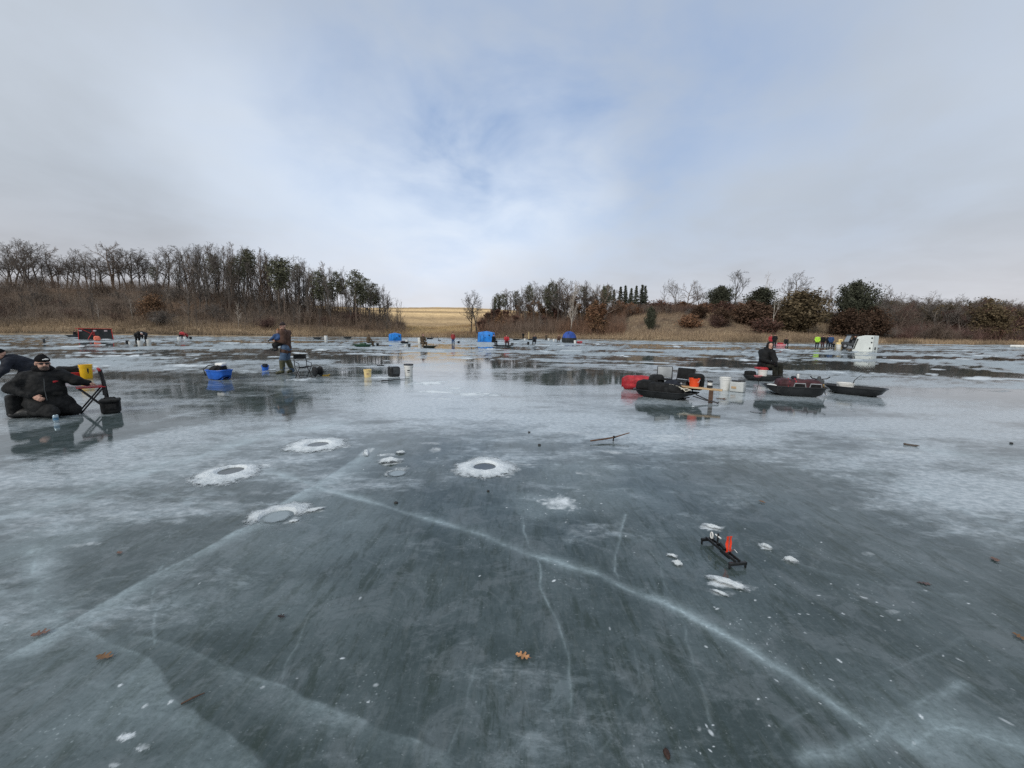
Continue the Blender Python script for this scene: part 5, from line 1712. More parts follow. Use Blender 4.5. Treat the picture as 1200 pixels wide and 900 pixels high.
def ice_hole(label, px, py, r_in, r_out, hgt, seed=1, frozen=False, lop=0.0, lop_dir=0.0, rim_all=True, stretch=1.0, dirt=1.0):
    """ring of slush thrown up round a drilled hole, with the water (or new ice) in it"""
    loc, rz = facing(px, py)
    root = empty('ice_hole', loc, rz, label, 'ice hole')
    n, k = 160, 56
    th = np.linspace(0, 2*PI, n, endpoint=False); u = np.linspace(0, 1, k)
    T_, U = np.meshgrid(th, u, indexing='ij')
    ro = r_out*(1 + .30*(fbm(np.cos(T_)*1.6+seed*7, np.sin(T_)*1.6, seed=seed, octs=4)-.5)*2 + lop*np.cos(T_-lop_dir))
    rr_ = r_in + (ro-r_in)*U
    prof = np.interp(U, [0, .04, .14, .30, .55, .8, 1], [-.3, .35, 1.0, .86, .42, .12, -.03])
    if not rim_all: prof = prof*np.clip(.15 + .95*sstep(-.5, .6, np.cos(T_-lop_dir)), 0, 1)
    X = rr_*np.cos(T_)*stretch; Y = rr_*np.sin(T_)
    Z = hgt*prof*(.75 + .5*fbm(X*8+seed, Y*8, seed=seed+3, octs=3)) + .012*(fbm(X*60, Y*60, seed=seed+9, octs=4, gain=.7)-.5)*sstep(1, .8, U)
    ii_ = np.arange(n*k).reshape(n, k)
    F = np.stack([ii_, np.roll(ii_, -1, 0), np.roll(np.roll(ii_, -1, 0), -1, 1), np.roll(ii_, -1, 1)], -1)[:, :-1].reshape(-1, 4)
    me = np_mesh('slush_ring', np.stack([X, Y, Z], -1).reshape(-1, 3), F[:, ::-1])
    set_attr(me, 'core', (sstep(1.0, .32, U + .6*(fbm(X*22, Y*22, seed=seed, octs=5, gain=.65)-.5))*dirt*(.82 if frozen else 1)*(1 if rim_all else np.clip(sstep(-.75, .5, np.cos(T_-lop_dir)), .05, 1))).ravel())
    link('slush_ring', me, slush, root)
    MB().lathe([(r_in*1.12, .006), (r_in*.7, .0055), (0, .005)], 40).build('water' if not frozen else 'new_ice', lid_mat(r_in) if frozen else water_m, root)
    return root


OAKLEAF = [(0, -.5), (.03, -.38), (.10, -.34), (.20, -.36), (.18, -.24), (.10, -.16), (.14, -.10), (.30, -.12), (.34, -.02), (.22, .04), (.12, .08), (.15, .14), (.27, .18), (.26, .28), (.14, .28), (.10, .34), (.12, .44), (0, .50)]


def leaf(label, px, py, size, m, rot, curl=.25, seed=1, flat=.12):
    loc, rz = facing(px, py)
    out_ = OAKLEAF + [(-x*.94, y+.015) for x, y in OAKLEAF[-2:0:-1]]
    bm_ = MB()
    rs = random.Random(seed)
    ctr = [(0, y) for y in np.linspace(-.48, .48, 9)]
    vs = []; fs = []
    def zz(x, y): return size*(flat + curl*(x*x*1.6 + .35*y*y) + .03*math.sin(9*x+5*y+seed))
    h_ = len(OAKLEAF)
    right_ = OAKLEAF; left_ = [(-x*.94, y+.012) for x, y in OAKLEAF]
    for i in range(h_): vs.append((right_[i][0]*size, right_[i][1]*size, zz(*right_[i])))
    for i in range(h_): vs.append((left_[i][0]*size, left_[i][1]*size, zz(*left_[i])))
    for i in range(h_): vs.append((0, OAKLEAF[i][1]*size, zz(0, OAKLEAF[i][1])-.02*size))
    for i in range(h_-1):
        fs.append((2*h_+i, i, i+1, 2*h_+i+1)); fs.append((2*h_+i, 2*h_+i+1, h_+i+1, h_+i))
    vs += [(-.012*size, -.48*size, size*flat), (.012*size, -.48*size, size*flat), (.02*size, -.68*size, size*(flat+.08)), (0, -.68*size, size*(flat+.1))]
    fs.append((3*h_, 3*h_+1, 3*h_+2, 3*h_+3))
    o = MB().add(vs, fs).build('fallen_leaf', m)
    o.location = (loc[0], loc[1], .002); o.rotation_euler = (rs.uniform(-.1, .1), rs.uniform(-.1, .1), rz+rot)
    return tag(o, label, 'leaf')
# ================================================================== NEAR PEOPLE
kn = joints(head=(-.01, -.05, .90), neck=(-.02, .0, .76), chest=(-.03, .02, .60), hips=(-.05, .06, .27), shL=(.16, -.02, .68), shR=(-.20, .02, .68), elL=(.33, -.10, .59), elR=(-.39, .0, .52), haL=(.47, -.10, .535), haR=(-.15, -.23, .37),
            hipL=(.06, .03, .24), hipR=(-.13, .03, .24), knL=(.27, -.16, .10), knR=(.02, -.34, .11), anL=(-.12, .22, .09), anR=(-.27, .06, .09), toL=(-.25, .27, .06), toR=(-.40, .10, .06), palmL=(0, 0, -1), palmR=(.5, .5, -.3))
man = person('bearded person in black parka and knit cap kneeling with one hand on a stool', 60, 487, kn,
             dict(jacket=black_cloth, trousers=charcoal_cloth, boots=rubber_black, cap=black_knit, badge=white_plastic, scarf=black_knit, beard=hair_grey, glasses=True, skirt=.42, bulk=1.12, drape=[('e', (-.02, -.01, .44), (.25, .22, .24)), ('e', (.04, -.06, .20), (.24, .21, .20)), ('c', (.10, -.10, .12), (.28, -.16, .06), .12, .06)]), h=.013, yaw=.18, pitch=.05, noise=.026)
MB().tube([(-.02, -.215, .66), (-.03, -.235, .48), (-.02, -.28, .30)], .006, 5).build('zip', dark_grey, man)
for x_ in (-.15, .10): MB().box((x_, -.235, .40), (.13, .02, .05), (0, 0, R(12 if x_ < 0 else -12))).build('pocket_flap', charcoal_cloth, man, bevel=.006)
sdf('chest_logo', [('e', (.10, -.178, .60), (.035, .012, .012)), ('e', (.085, -.172, .585), (.02, .012, .010))], red_cloth, man, h=.007, k=.004)
bd = joints(head=(-.25, -.05, .80), neck=(-.20, .0, .70), chest=(-.06, .02, .60), hips=(.20, .06, .47), shL=(-.14, -.17, .62), shR=(-.14, .20, .62), elL=(-.22, -.25, .40), elR=(-.26, .22, .36), haL=(-.36, -.22, .22), haR=(-.38, .16, .20),
            hipL=(.18, -.08, .42), hipR=(.20, .14, .42), knL=(-.04, -.14, .10), knR=(-.02, .18, .10), anL=(.30, -.12, .09), anR=(.32, .18, .09), toL=(.42, -.12, .05), toR=(.44, .18, .05))
person('person in dark navy jacket and black cap crouching behind the kneeling person', 24, 450, bd, dict(jacket=navy_cloth, trousers=charcoal_cloth, boots=rubber_black, cap=black_knit, gloves=black_cloth, bulk=1.08), h=.018, yaw=-1.1, pitch=.3, noise=.014)
wk = joints(head=(-.01, -.05, 1.635), neck=(.02, -.01, 1.49), chest=(.06, 0, 1.28), hips=(.06, .02, .94), shL=(.16, .16, 1.42), shR=(-.02, -.19, 1.42), elL=(.0, .22, 1.14), elR=(-.02, -.24, 1.13), haL=(-.20, .12, 1.14), haR=(-.23, -.15, 1.16),
            hipL=(.10, .11, .90), hipR=(.02, -.09, .90), knL=(.07, .12, .50), knR=(-.08, -.12, .50), anL=(.21, .12, .11), anR=(-.10, -.13, .10), toL=(.07, .10, .05), toR=(-.26, -.16, .05), palmL=(0, -1, 0), palmR=(0, 1, 0))
person('person in brown jacket and olive rubber boots walking with a child', 335, 438, wk, dict(jacket=brown_canvas, trousers=denim, boots=rubber_olive, shaft=.36, cap=mat('dark_cap', (.03, .02, .02), rough=.9), brim=mat('dark_cap', (.03, .02, .02)), skirt=.30, bulk=.88), h=.018, yaw=-.75, noise=.012)
ch = joints(head=(-.15, -.14, 1.47), neck=(-.15, -.10, 1.36), chest=(-.16, -.10, 1.25), hips=(-.15, -.10, 1.10), shL=(-.08, -.12, 1.32), shR=(-.24, -.10, 1.32), elL=(-.16, -.22, 1.22), elR=(-.32, -.10, 1.22), haL=(-.26, -.24, 1.21), haR=(-.39, -.08, 1.18),
            hipL=(-.12, -.12, 1.06), hipR=(-.20, -.10, 1.06), knL=(-.24, -.20, .99), knR=(-.30, -.12, 1.01), anL=(-.22, -.20, .86), anR=(-.28, -.12, .88), toL=(-.30, -.22, .83), toR=(-.36, -.14, .85), flat=False)
child = {k: v for k, v in ch.items()}
loc_c, rz_c = facing(335, 438)
cp = person('small child in tan camouflage cap and blue jacket held by the walking person', 335, 438, child, dict(jacket=blue_cloth, trousers=black_cloth, boots=rubber_black, cap=camo_orange, gloves=black_cloth, bulk=.8), h=.012, s=.62, yaw=-.6, noise=.006, face=False)
st = joints(head=(-.03, -.05, 1.17), neck=(-.09, 0, 1.03), chest=(-.13, .02, .86), hips=(-.15, .06, .53), shL=(.03, -.12, .96), shR=(-.27, .10, .96), elL=(.14, -.22, .72), elR=(-.22, -.14, .70), haL=(.17, -.36, .62), haR=(.06, -.34, .61),
            hipL=(-.06, -.02, .48), hipR=(-.22, .04, .48), knL=(.30, -.14, .50), knR=(.16, -.34, .50), anL=(.34, -.12, .12), anR=(.20, -.34, .12), toL=(.46, -.20, .06), toR=(.30, -.44, .06), flat=False, palmL=(-.5, .3, -.5), palmR=(.4, .3, -.6))
person('person in black hooded suit sitting on the white bucket in the small black sled', 900, 445, st, dict(jacket=black_cloth, trousers=olive_dark, boots=rubber_black, hood=black_cloth, scarf=black_cloth, gloves=black_knit, skirt=.3, bulk=1.05), h=.017, yaw=.35, noise=.014)

# ================================================================== AROUND THE KNEELING PERSON
lx = lambda x, y, z=0: local(60, 487, 0, x, y, z)
# folding stool seen from its side, with its back standing up on the far end
p_ = lx(.50, .02); r_ = facing(60, 487)[1]
stool = empty('folding_stool', (p_[0], p_[1], 0), r_, 'red and black folding stool with crossed legs beside the kneeling person', 'stool')
for y in (-.16, .16):
    MB().tube([(-.16, y, .005), (-.15, y, .02), (.15, y*.95, .44)], .013, 8).build('leg', steel_black, stool)
    MB().tube([(.18, y*.9, .005), (.17, y*.9, .02), (-.15, y*.9, .44)], .013, 8).build('leg', steel_black, stool)
    MB().tube([(.16, y*.88, .26), (.17, y*.88, .50), (.145, y*.88, .76)], .015, 8).build('back_post', steel_black, stool)
for x in (-.16, .17): MB().tube([(x, -.17, .012), (x, .17, .012)], .011, 7).build('crossbar', steel_black, stool)
MB().box((0, 0, .448), (.36, .36, .016)).build('seat', red_cloth, stool, bevel=.009)
MB().box((.145, 0, .63), (.028, .30, .22), (0, R(-8), 0)).build('backrest', black_cloth, stool, bevel=.01)
MB().box((.128, 0, .755), (.034, .33, .05), (0, R(-8), 0)).build('red_band', red_cloth, stool, bevel=.01)
MB().box((.175, 0, .40), (.05, .20, .34), (0, R(-4), 0)).build('side_pouch', black_cloth, stool, bevel=.02)
p_ = local(131, 485, 0, 0, .10)
tb = bag('shoulder_bag', 'black lunch cooler bag on the ice in front of the folding stool', 'bag', p_, facing(131, 485)[1]-.15, (.245, .22, .24), black_cloth, nz=.006, rnd=.04, k=.02, h=.012)
sdf('flap', [('b', (0, -.02, .235), (.128, .125, .028), .022)], charcoal_cloth, tb, h=.01, noise=.004)
MB().tube([(-.09, 0, .25), (-.06, -.02, .285), (.06, -.02, .285), (.09, 0, .25)], .011, 6).build('handle', rubber_black, tb)
MB().box((.02, -.118, .13), (.14, .014, .10)).build('front_pocket', charcoal_cloth, tb, bevel=.006)
p_ = lx(-.33, .16)
pk = bag('gear_pouch', 'black pouch with a yellow stripe behind the kneeling person', 'bag', p_, r_+.3, (.26, .20, .40), black_cloth, nz=.010, rnd=.06, k=.02, h=.012)
MB().tube([(.06, -.112, .06), (.07, -.118, .20), (.055, -.112, .32)], .010, 6, squash=.5).build('stripe', yellow_plastic, pk)
loc, rz = facing(66, 495)
can = empty('drink_can', loc, rz, 'pale blue and silver drink can standing on the ice before the kneeling person', 'can')
MB().lathe([(0, .004), (.024, 0), (.027, .003), (.033, .014), (.033, .105), (.029, .116), (.027, .121), (.026, .119), (0, .117)], 24).build('shell', can_m, can)
MB().box((.006, 0, .1195), (.022, .013, .002)).build('pull_tab', steel, can, bevel=.0008)
mb = MB(); tt = np.linspace(-1.1, 1.1, 12)
mb.add([(.0336*math.sin(t), -.0336*math.cos(t), z) for z in (.040, .085) for t in tt], [(i, i+1, 12+i+1, 12+i) for i in range(11)]); mb.build('printed_band', mat('can_blue', (.10, .22, .34), rough=.3, metal=.4, var=.4, scale=40, bump=0), can)
lump('snow_lump', 'small white lump of snow beside the knee of the kneeling person', 'snow', 37, 486, (.10, .08, .045), seed=4)
# behind
bucket('bright yellow bucket with a dark printed mark standing on the ice', 102, 443.5, .145, .42, yellow_plastic, marks=[(.15, .42, .20, .31, black_plastic), (.18, .40, .16, .19, black_plastic)], handle=True)
s_ = sled('red plastic sled with black gear in it behind the kneeling person', 82, 443, 1.05, .52, .17, red_plastic, extra=-.35)
p_ = local(82, 443, -.35, .05, 0, .06)
bag('gear_bag', 'black gear bag lying in the red sled', 'bag', p_, rz, (.62, .34, .30), charcoal_cloth, nz=.03, rnd=.1)

# ================================================================== LEFT OF THE MIDDLE
sled('bright blue sled loaded with a black and white heap of gear', 259, 444.5, .74, .52, .28, blue_plastic, extra=-1.05)
p_ = local(259, 444, -1.05, -.08, 0, .12); rz = facing(259, 444)[1]-1.05
bag('gear_bag', 'rumpled black bag in the bright blue sled', 'bag', p_, rz, (.46, .36, .30), charcoal_cloth, nz=.05, rnd=.12, seed=8)
p_ = local(259, 444, -.55, .04, -.02, .40)
bag('towel_bundle', 'white bundle on top of the black bag in the bright blue sled', 'bundle', p_, rz+.4, (.26, .22, .10), white_plastic, nz=.02, rnd=.05, seed=5)
MB_ = MB().tube([local(259, 444, -.55, -.36, -.1, .10), local(259, 444, -.55, -.40, -.12, .30), local(259, 444, -.55, -.30, -.05, .42), local(259, 444, -.55, -.1, .05, .44)], .014, 7)
tag(MB_.build('gear_hose', rubber_black), 'black hose arching over the back of the bright blue sled', 'hose')
b2 = bucket('small blue pail with dark gear standing beyond the bright blue sled', 311, 434, .125, .19, blue_plastic, handle=True)
p_ = ground(311, 434.5)
bag('gear_bag', 'small dark bag stuffed in the top of the small blue pail', 'bag', (p_[0], p_[1], .13), 0, (.18, .17, .13), navy_cloth, nz=.02, rnd=.06)
lump('snow_lump', 'white snow heap beside the small blue pail', 'snow', 319, 434, (.42, .4, .07), seed=6)
camp_chair('empty black folding camp chair next to the walking person', 356, 442.5, .45, .38, .36, .34, .38, black_cloth, steel_black)
p_ = local(372, 441, 0, 0, 0); rz = facing(372, 441)[1]
rl = empty('rope_reel', (p_[0], p_[1], 0), rz+.5, 'round black reel of gear on the ice beyond the folding camp chair', 'reel')
for x in (-.10, .10):
    MB().tube([(x, 0, .17), (x+.025, 0, .17)], [.17, .17], 20).build('flange', black_plastic, rl, bevel=.006)
MB().tube([(-.09, 0, .17), (.12, 0, .17)], .11, 16).build('coil', charcoal_cloth, rl)
MB().tube([(.13, -.02, .17), (.19, -.02, .17), (.21, -.06, .12)], .014, 7).build('crank', steel_black, rl)
p_ = local(381, 440.5, 0, 0, 0)
o = MB().tube([(-.13, 0, .02), (.10, .02, .02), (.15, .02, .05)], .016, 7).build('ice_scoop', yellow_plastic); o.location = p_; o.rotation_euler = (0, 0, rz)
tag(o, 'yellow handled scoop lying beside the black reel', 'scoop')
bucket('squat cream coloured pail on the ice', 431, 442, .125, .26, cream_plastic, handle=True, marks=[(-.3, .3, .08, .15, lumber)])
p_ = local(463, 441.5, .4, 0, .1); rz = facing(463, 441)[1]
hb = bag('seat_pack', 'boxy black bag with grey flap between the cream pail and the tall white bucket', 'bag', p_, rz+.4, (.34, .30, .34), black_plastic, nz=.006, rnd=.05, h=.014)
MB().box((.04, -.156, .20), (.24, .012, .20)).build('front_flap', dark_grey, hb, bevel=.005)
MB().tube([(-.18, -.08, .05), (-.205, -.05, .2), (-.16, -.02, .36)], .012, 6).build('strap', rubber_black, hb)
bucket('tall white bucket with a black lid', 479, 440.5, .15, .40, white_plastic, lid=black_plastic, marks=[(-.35, .30, .18, .22, dark_grey), (-.3, .2, .13, .15, dark_grey)])
a = ground(447, 447.5); b_ = ground(480, 444.2)
o = MB().tube([(*a, .03), (*((np.array(a)*.6+np.array(b_)*.4)), .028), (*b_, .018)], [.022, .014, .008], 7).build('fishing_rod', rubber_black)
tag(o, 'dark fishing rod lying on the ice in front of the boxy black bag', 'rod')
p_ = facing(446, 430); tp = empty('tip_up', p_[0], p_[1], 'tiny dark tip-up standing on the ice beyond the cream pail', 'tip-up')
MB().box((0, 0, .06), (.30, .05, .04)).build('rail', black_plastic, tp, bevel=.006); MB().tube([(.05, 0, .07), (.05, 0, .30)], .012, 6).build('mast', black_plastic, tp)

# ================================================================== LOADED SLED IN THE MIDDLE RIGHT
AX, AY, AE = 780, 466, -.30
la = lambda x, y, z=0: local(AX, AY, AE, x, y, z)
arz = facing(AX, AY)[1]+AE
sled('large black sled piled with gear and lumber', AX, AY, 1.40, .68, .17, black_plastic, extra=AE)
p_ = local(749, 457, -.12, .06, .06)
rb = empty('shelter_roll', p_, facing(749, 457)[1]-.10, 'long red rolled bag with black straps lying behind the large black sled', 'bag')
sdf('shell', [('b', (0, 0, .19), (.50, .19, .19), .14), ('e', (-.44, 0, .19), (.08, .17, .17)), ('e', (.1, 0, .30), (.3, .12, .08))], red_cloth, rb, h=.016, k=.06, noise=.030, nfreq=6, seed=5)
for x in (-.17, .14): MB().tube([(x+.19*0, -.175*math.cos(t)-.02*math.cos(t), .19+.195*math.sin(t)) for t in np.linspace(-1.3, PI+1.3, 14)], .014, 6, squash=.5).build('strap', black_cloth, rb)
sdf('end_flap', [('b', (-.515, 0, .19), (.012, .13, .13), .011)], red_cloth, rb, h=.012, k=.02, noise=.006)
o = bag('paper_roll', 'white packet on top of the red rolled bag', 'packet', local(749, 457, -.12, .42, .05, .36), rz, (.20, .12, .05), white_plastic, nz=.004, rnd=.02, h=.01)
for i, (x, y, z, sx, sy, sz, lab) in enumerate(((-.44, -.05, .10, .48, .42, .30, 'black duffel bag at the low back end of the large black sled'), (-.10, -.16, .10, .54, .34, .27, 'rounded black duffel bag along the near side of the large black sled'), (.20, -.14, .10, .46, .36, .25, 'black cloth bundle in the middle of the large black sled'))):
    bag('duffel_bag', lab, 'bag', la(x, y, z), arz+.1*i, (sx, sy, sz), black_cloth, nz=.028, rnd=.12, seed=20+i)
bag('backpack', 'tall slumped black pack between the red rolled bag and the grey backed seat', 'bag', la(-.30, .16, .12), arz+.4, (.38, .30, .40), charcoal_cloth, nz=.03, rnd=.11, seed=61)
bag('duffel_bag', 'dark bag wedged under the folding seats in the large black sled', 'bag', la(.14, .06, .12), arz-.2, (.42, .30, .30), navy_cloth, nz=.03, rnd=.10, seed=62)
# two framed seats standing in the load
def frame_seat(label, x, y, z, rz, w, d, hgt, lean, panel):
    root = empty('camp_stool', la(x, y, z), arz+rz, label, 'seat')
    for sx in (-1, 1):
        MB().tube([(sx*w/2, -d/2, 0), (sx*w/2, -d/2, hgt*.50), (sx*w/2, d/2, hgt*.54), (sx*w/2, d/2+lean, hgt)], .013, 7).build('frame_tube', steel_black, root)
        MB().tube([(sx*w/2, d/2, 0), (sx*w/2, d/2, hgt*.54)], .013, 7).build('frame_tube', steel_black, root)
    MB().box((0, 0, hgt*.53), (w, d, .03)).build('seat', black_cloth, root, bevel=.012)
    MB().box((0, d/2+lean*.55, hgt*.79), (w*.98, .03, hgt*.42), (R(-8 if lean > 0 else 8), 0, 0)).build('backrest', panel, root, bevel=.012)
    MB().tube([(-w/2, d/2+lean, hgt), (w/2, d/2+lean, hgt)], .014, 7).build('top_rail', steel_black, root)
    return root
frame_seat('grey backed folding seat standing in the large black sled', -.10, .16, .10, .35, .34, .26, .62, .07, grey_plastic)
frame_seat('black folding seat with open side frame standing in the large black sled', .28, .20, .10, -.25, .42, .30, .60, .06, black_cloth)
cr = empty('gear_crate', la(.36, .06, .14), arz-.1, 'dark grey gear box between the folding seats and the orange bucket', 'box')
MB().box((0, 0, .13), (.20, .20, .26)).build('shell', dark_grey, cr, bevel=.015); MB().box((0, 0, .275), (.215, .215, .03)).build('lid', black_plastic, cr, bevel=.01); MB().box((0, -.112, .235), (.05, .02, .05)).build('latch', steel, cr, bevel=.004)
pl = MB().box((0, 0, 0), (1.10, .15, .035)).build('plank', lumber, bevel=.004)
pl.location = la(.66, -.04, .315); pl.rotation_euler = (0, R(1.5), arz+.12); tag(pl, 'pale lumber plank lying across the bow of the large black sled', 'plank')
ob = bucket('orange bucket standing on the pale plank at the bow of the large black sled', 0, 0, .115, .19, orange_plastic, loc=la(.62, .0, .335), rz=arz, handle=True)
bag('backpack', 'rounded black backpack behind the orange bucket', 'bag', la(.60, .22, .22), arz, (.36, .24, .40), black_cloth, nz=.012, rnd=.1, seed=31)
ln = empty('camp_lantern', la(.95, .0, .34), arz, 'small black and white lantern on the free end of the pale plank', 'lantern')
MB().lathe([(0, 0), (.06, 0), (.062, .04), (.045, .05), (.045, .12), (.06, .125), (.055, .15), (.02, .165), (0, .165)], 16).build('housing', black_plastic, ln)
MB().lathe([(.046, .052), (.049, .055), (.049, .115), (.046, .118)], 16).build('globe', white_plastic, ln)
MB().tube([(-.06, 0, .13), (-.05, 0, .21), (.05, 0, .21), (.06, 0, .13)], .005, 5).build('handle', steel, ln)
post = MB().box((0, 0, .146), (.09, .09, .285)).build('wood_post', weathered, bevel=.005)
post.location = la(.99, -.02, 0); post.rotation_euler = (0, 0, arz+.2); tag(post, 'short brown wooden post holding up the free end of the plank', 'post')
for q in (((.05, -.35, .24), (.30, -.20, .34), (.46, -.17, .27), (.58, -.25, .25)), ((.30, -.20, .345), (.44, -.28, .27), (.50, -.34, .20), (.60, -.22, .27))):
    pass
cord = MB().tube([la(.02, -.10, .34), la(.18, -.16, .345), la(.33, -.24, .33), la(.46, -.28, .29), la(.52, -.30, .24), la(.62, -.24, .275), la(.52, -.20, .29), la(.42, -.30, .285)], .011, 6).build('cord', rope_white)
tag(cord, 'pale cord trailing over the load of the large black sled', 'cord')
hitch = empty('tow_hitch', la(.66, -.10, 0), arz, 'black tow bar of the large black sled under the plank', 'tow bar')
MB().tube([(0, -.12, .14), (.28, -.04, .06), (.50, 0, .03)], .013, 7).build('bar', steel_black, hitch); MB().tube([(0, .16, .14), (.28, .06, .06), (.50, 0, .03)], .013, 7).build('bar', steel_black, hitch); MB().tube([(.5, -.06, .03), (.5, .06, .03)], .016, 7).build('grip', rubber_black, hitch)
lump('snow_lump', 'small white snow chunk on the ice under the bow of the large black sled', 'snow', 812, 477, (.08, .07, .04), seed=9)
# twig, buckets and box past the plank
bucket('clean white bucket on the ice past the end of the plank', 849, 457, .14, .36, white_plastic, handle=True)
p_ = facing(864, 459)
fx = empty('sonar_box', p_[0], p_[1]-.25, 'pale grey fish finder box with a black top beside the clean white bucket', 'box')
MB().box((0, 0, .14), (.34, .26, .27)).build('case', mat('pale_grey_plastic', (.50, .52, .51), rough=.5, var=.12, bump=.05), fx, bevel=.025)
MB().box((-.03, -.02, .295), (.22, .18, .035)).build('lid', black_plastic, fx, bevel=.012)
MB().lathe([(0, 0), (.085, 0), (.09, .01), (.09, .05), (.075, .06), (0, .055)], 18, (.07, .05, .275)).build('dial', dark_grey, fx)
MB().box((-.06, -.136, .12), (.12, .012, .06)).build('latch', lumber, fx, bevel=.004)
p_ = facing(870, 457.5); o = MB().tube([(0, 0, .02), (.18, 0, .025), (.34, .02, .02), (.36, .05, .20), (.37, .08, .42)], .006, 6).build('transducer_cable', rubber_black); o.location = p_[0]; o.rotation_euler = (0, 0, p_[1])
tag(o, 'thin black rod and cable beside the pale grey fish finder box', 'cable')
p_ = facing(846, 468); tw = MB().tube([(-.12, .04, .012), (0, 0, .015), (.10, .02, .012)], [.009, .012, .005], 6).tube([(0, 0, .015), (.07, .16, .014)], [.010, .004], 6).tube([(.0, 0, .014), (.07, -.10, .012)], [.008, .003], 6).build('twig', weathered); tw.location = p_[0]; tw.rotation_euler = (0, 0, p_[1])
tag(tw, 'small forked dark twig on the ice below the clean white bucket', 'twig')
o = ice_hole('plain open hole in the ice in front of the maroon loaded sled', 888, 483, .12, .20, .004, seed=12, dirt=.15)

# ================================================================== THE SITTING PERSON'S SLEDS
sled('small black sled under the smiling sitting person', 892, 446, 1.08, .52, .17, black_plastic, extra=.12)
ls = lambda x, y, z=0: local(892, 446, .12, x, y, z)
srz = facing(892, 446)[1]+.12
bucket('white bucket serving as a seat under the smiling person', 0, 0, .15, .36, white_plastic, loc=ls(.02, .02, .045), rz=srz, lid=red_plastic, handle=False)
bag('gear_bag', 'black bag slumped at the stern of the small black sled', 'bag', ls(-.34, .02, .08), srz+.5, (.34, .26, .24), charcoal_cloth, nz=.02, rnd=.08, seed=12)
bag('bait_packet', 'pink packet lying in the small black sled', 'packet', ls(-.12, -.19, .13), srz+.1, (.26, .14, .06), mat('pink_wrap', (.72, .22, .24), rough=.5, var=.3, scale=14), nz=.008, rnd=.02, h=.012)
bag('seat_pad', 'red pad between the sitting person and the bucket', 'cushion', ls(-.04, .03, .395), srz, (.38, .32, .06), red_cloth, nz=.008, rnd=.03, h=.014)
sled('long black sled filled by a maroon and black bag', 928, 463, 1.34, .64, .24, black_plastic, extra=PI+.34, rope=None)
lb = lambda x, y, z=0: local(928, 463, .34, x, y, z)
brz = facing(928, 463)[1]+.34
mbg = bag('shelter_bag', 'maroon bag with grey edged black panels lying in the long black sled', 'bag', lb(.10, .0, .10), brz, (.98, .46, .32), maroon_cloth, nz=.026, rnd=.12, seed=41, h=.016)
for x in (-.04, .30):
    MB().tube([(x-.13, -.245, .10), (x-.11, -.262, .235), (x+.11, -.262, .235), (x+.14, -.245, .10)], .013, 6).build('grey_piping', grey_plastic, mbg)
    MB().box((x, -.242, .15), (.21, .02, .13)).build('mesh_panel', black_cloth, mbg, bevel=.008)
for x in (-.30, -.16): MB().tube([(x, -.235, .08), (x+.05, -.20, .28), (x+.08, .0, .338), (x+.10, .18, .30)], .013, 6, squash=.5).build('strap', red_cloth, mbg)
bag('paper_sack', 'white crumpled sack at the bow of the long black sled', 'sack', lb(-.46, 0, .12), brz, (.24, .26, .14), white_plastic, nz=.02, rnd=.05, seed=14)
bag('mitten', 'dark blue mitten lying on the maroon bag', 'mitten', lb(.02, .06, .41), brz, (.12, .10, .08), navy_cloth, nz=.012, rnd=.035, h=.01)
bag('paper_cup', 'white crumpled wrapper on the maroon bag', 'wrapper', lb(.12, .08, .42), brz+.6, (.05, .05, .13), white_plastic, nz=.008, rnd=.02, h=.01)
ag = empty('ice_auger', lb(.60, .12, .30), brz, 'brass and black power auger head resting on the end of the long black sled', 'auger')
sdf('motor', [('b', (0, 0, .06), (.10, .08, .06), .03), ('c', (0, 0, .1), (0, 0, .17), .05, .04)], dark_grey, ag, h=.012, k=.02)
MB().lathe([(0, -.05), (.055, -.05), (.06, 0), (.045, .02), (0, .02)], 16, (.06, -.02, .0)).build('gearbox', brass, ag)
for sx in (-1, 1): MB().tube([(0, 0, .12), (sx*.16, -.02, .15), (sx*.21, -.05, .20)], .014, 7).build('handle', rubber_black, ag)
MB().tube([(.07, -.03, -.04), (.15, -.12, -.26)], .022, 8).build('drill_shaft', steel, ag)
sled('open black sled with a white bucket in it', 999, 462, 1.26, .60, .20, black_plastic, extra=PI-.22)
lc = lambda x, y, z=0: local(999, 462, -.22, x, y, z)
bucket('white tub riding in the open black sled', 0, 0, .19, .24, white_plastic, loc=lc(-.18, .02, .05), rz=0, handle=True)
o = MB().tube([lc(-.05, .05, .16), lc(-.02, .10, .36), lc(.03, .14, .44), lc(.10, .18, .52)], [.012, .010, .007, .005], 6).build('jig_rod', rubber_black)
tag(o, 'short dark jigging rod leaning out of the white tub', 'rod')

# ================================================================== FAR COMPANY ON THE ICE
# dark shelter with red trim
loc, rz = facing(113, 398)
sh = empty('flip_shelter', loc, rz, 'black ice shelter with red frame poles near the wooded bank', 'tent')
W_, H_, D_ = 3.1, 1.45, 1.8
def quad(vs, name, m, parent, th=.03):
    mb = MB(); n = (Vector(vs[1])-Vector(vs[0])).cross(Vector(vs[2])-Vector(vs[0])).normalized()*th
    f = [tuple(Vector(v)+n) for v in vs]; k = len(vs)
    return mb.add(list(vs)+f, [tuple(range(k)), tuple(range(2*k-1, k-1, -1))]+[(i, (i+1) % k, k+(i+1) % k, k+i) for i in range(k)]).build(name, m, parent)
quad([(-W_*.5, -.8, .05), (-W_*.06, -.85, .05), (-W_*.10, -.75, H_*.93), (-W_*.47, -.75, H_*.93)], 'front_panel', tent_black, sh)
quad([(0, -.85, .10), (W_*.5, -.8, .05), (W_*.46, -.75, H_*.95), (-W_*.04, -.75, H_*.95)], 'front_panel', tent_black, sh)
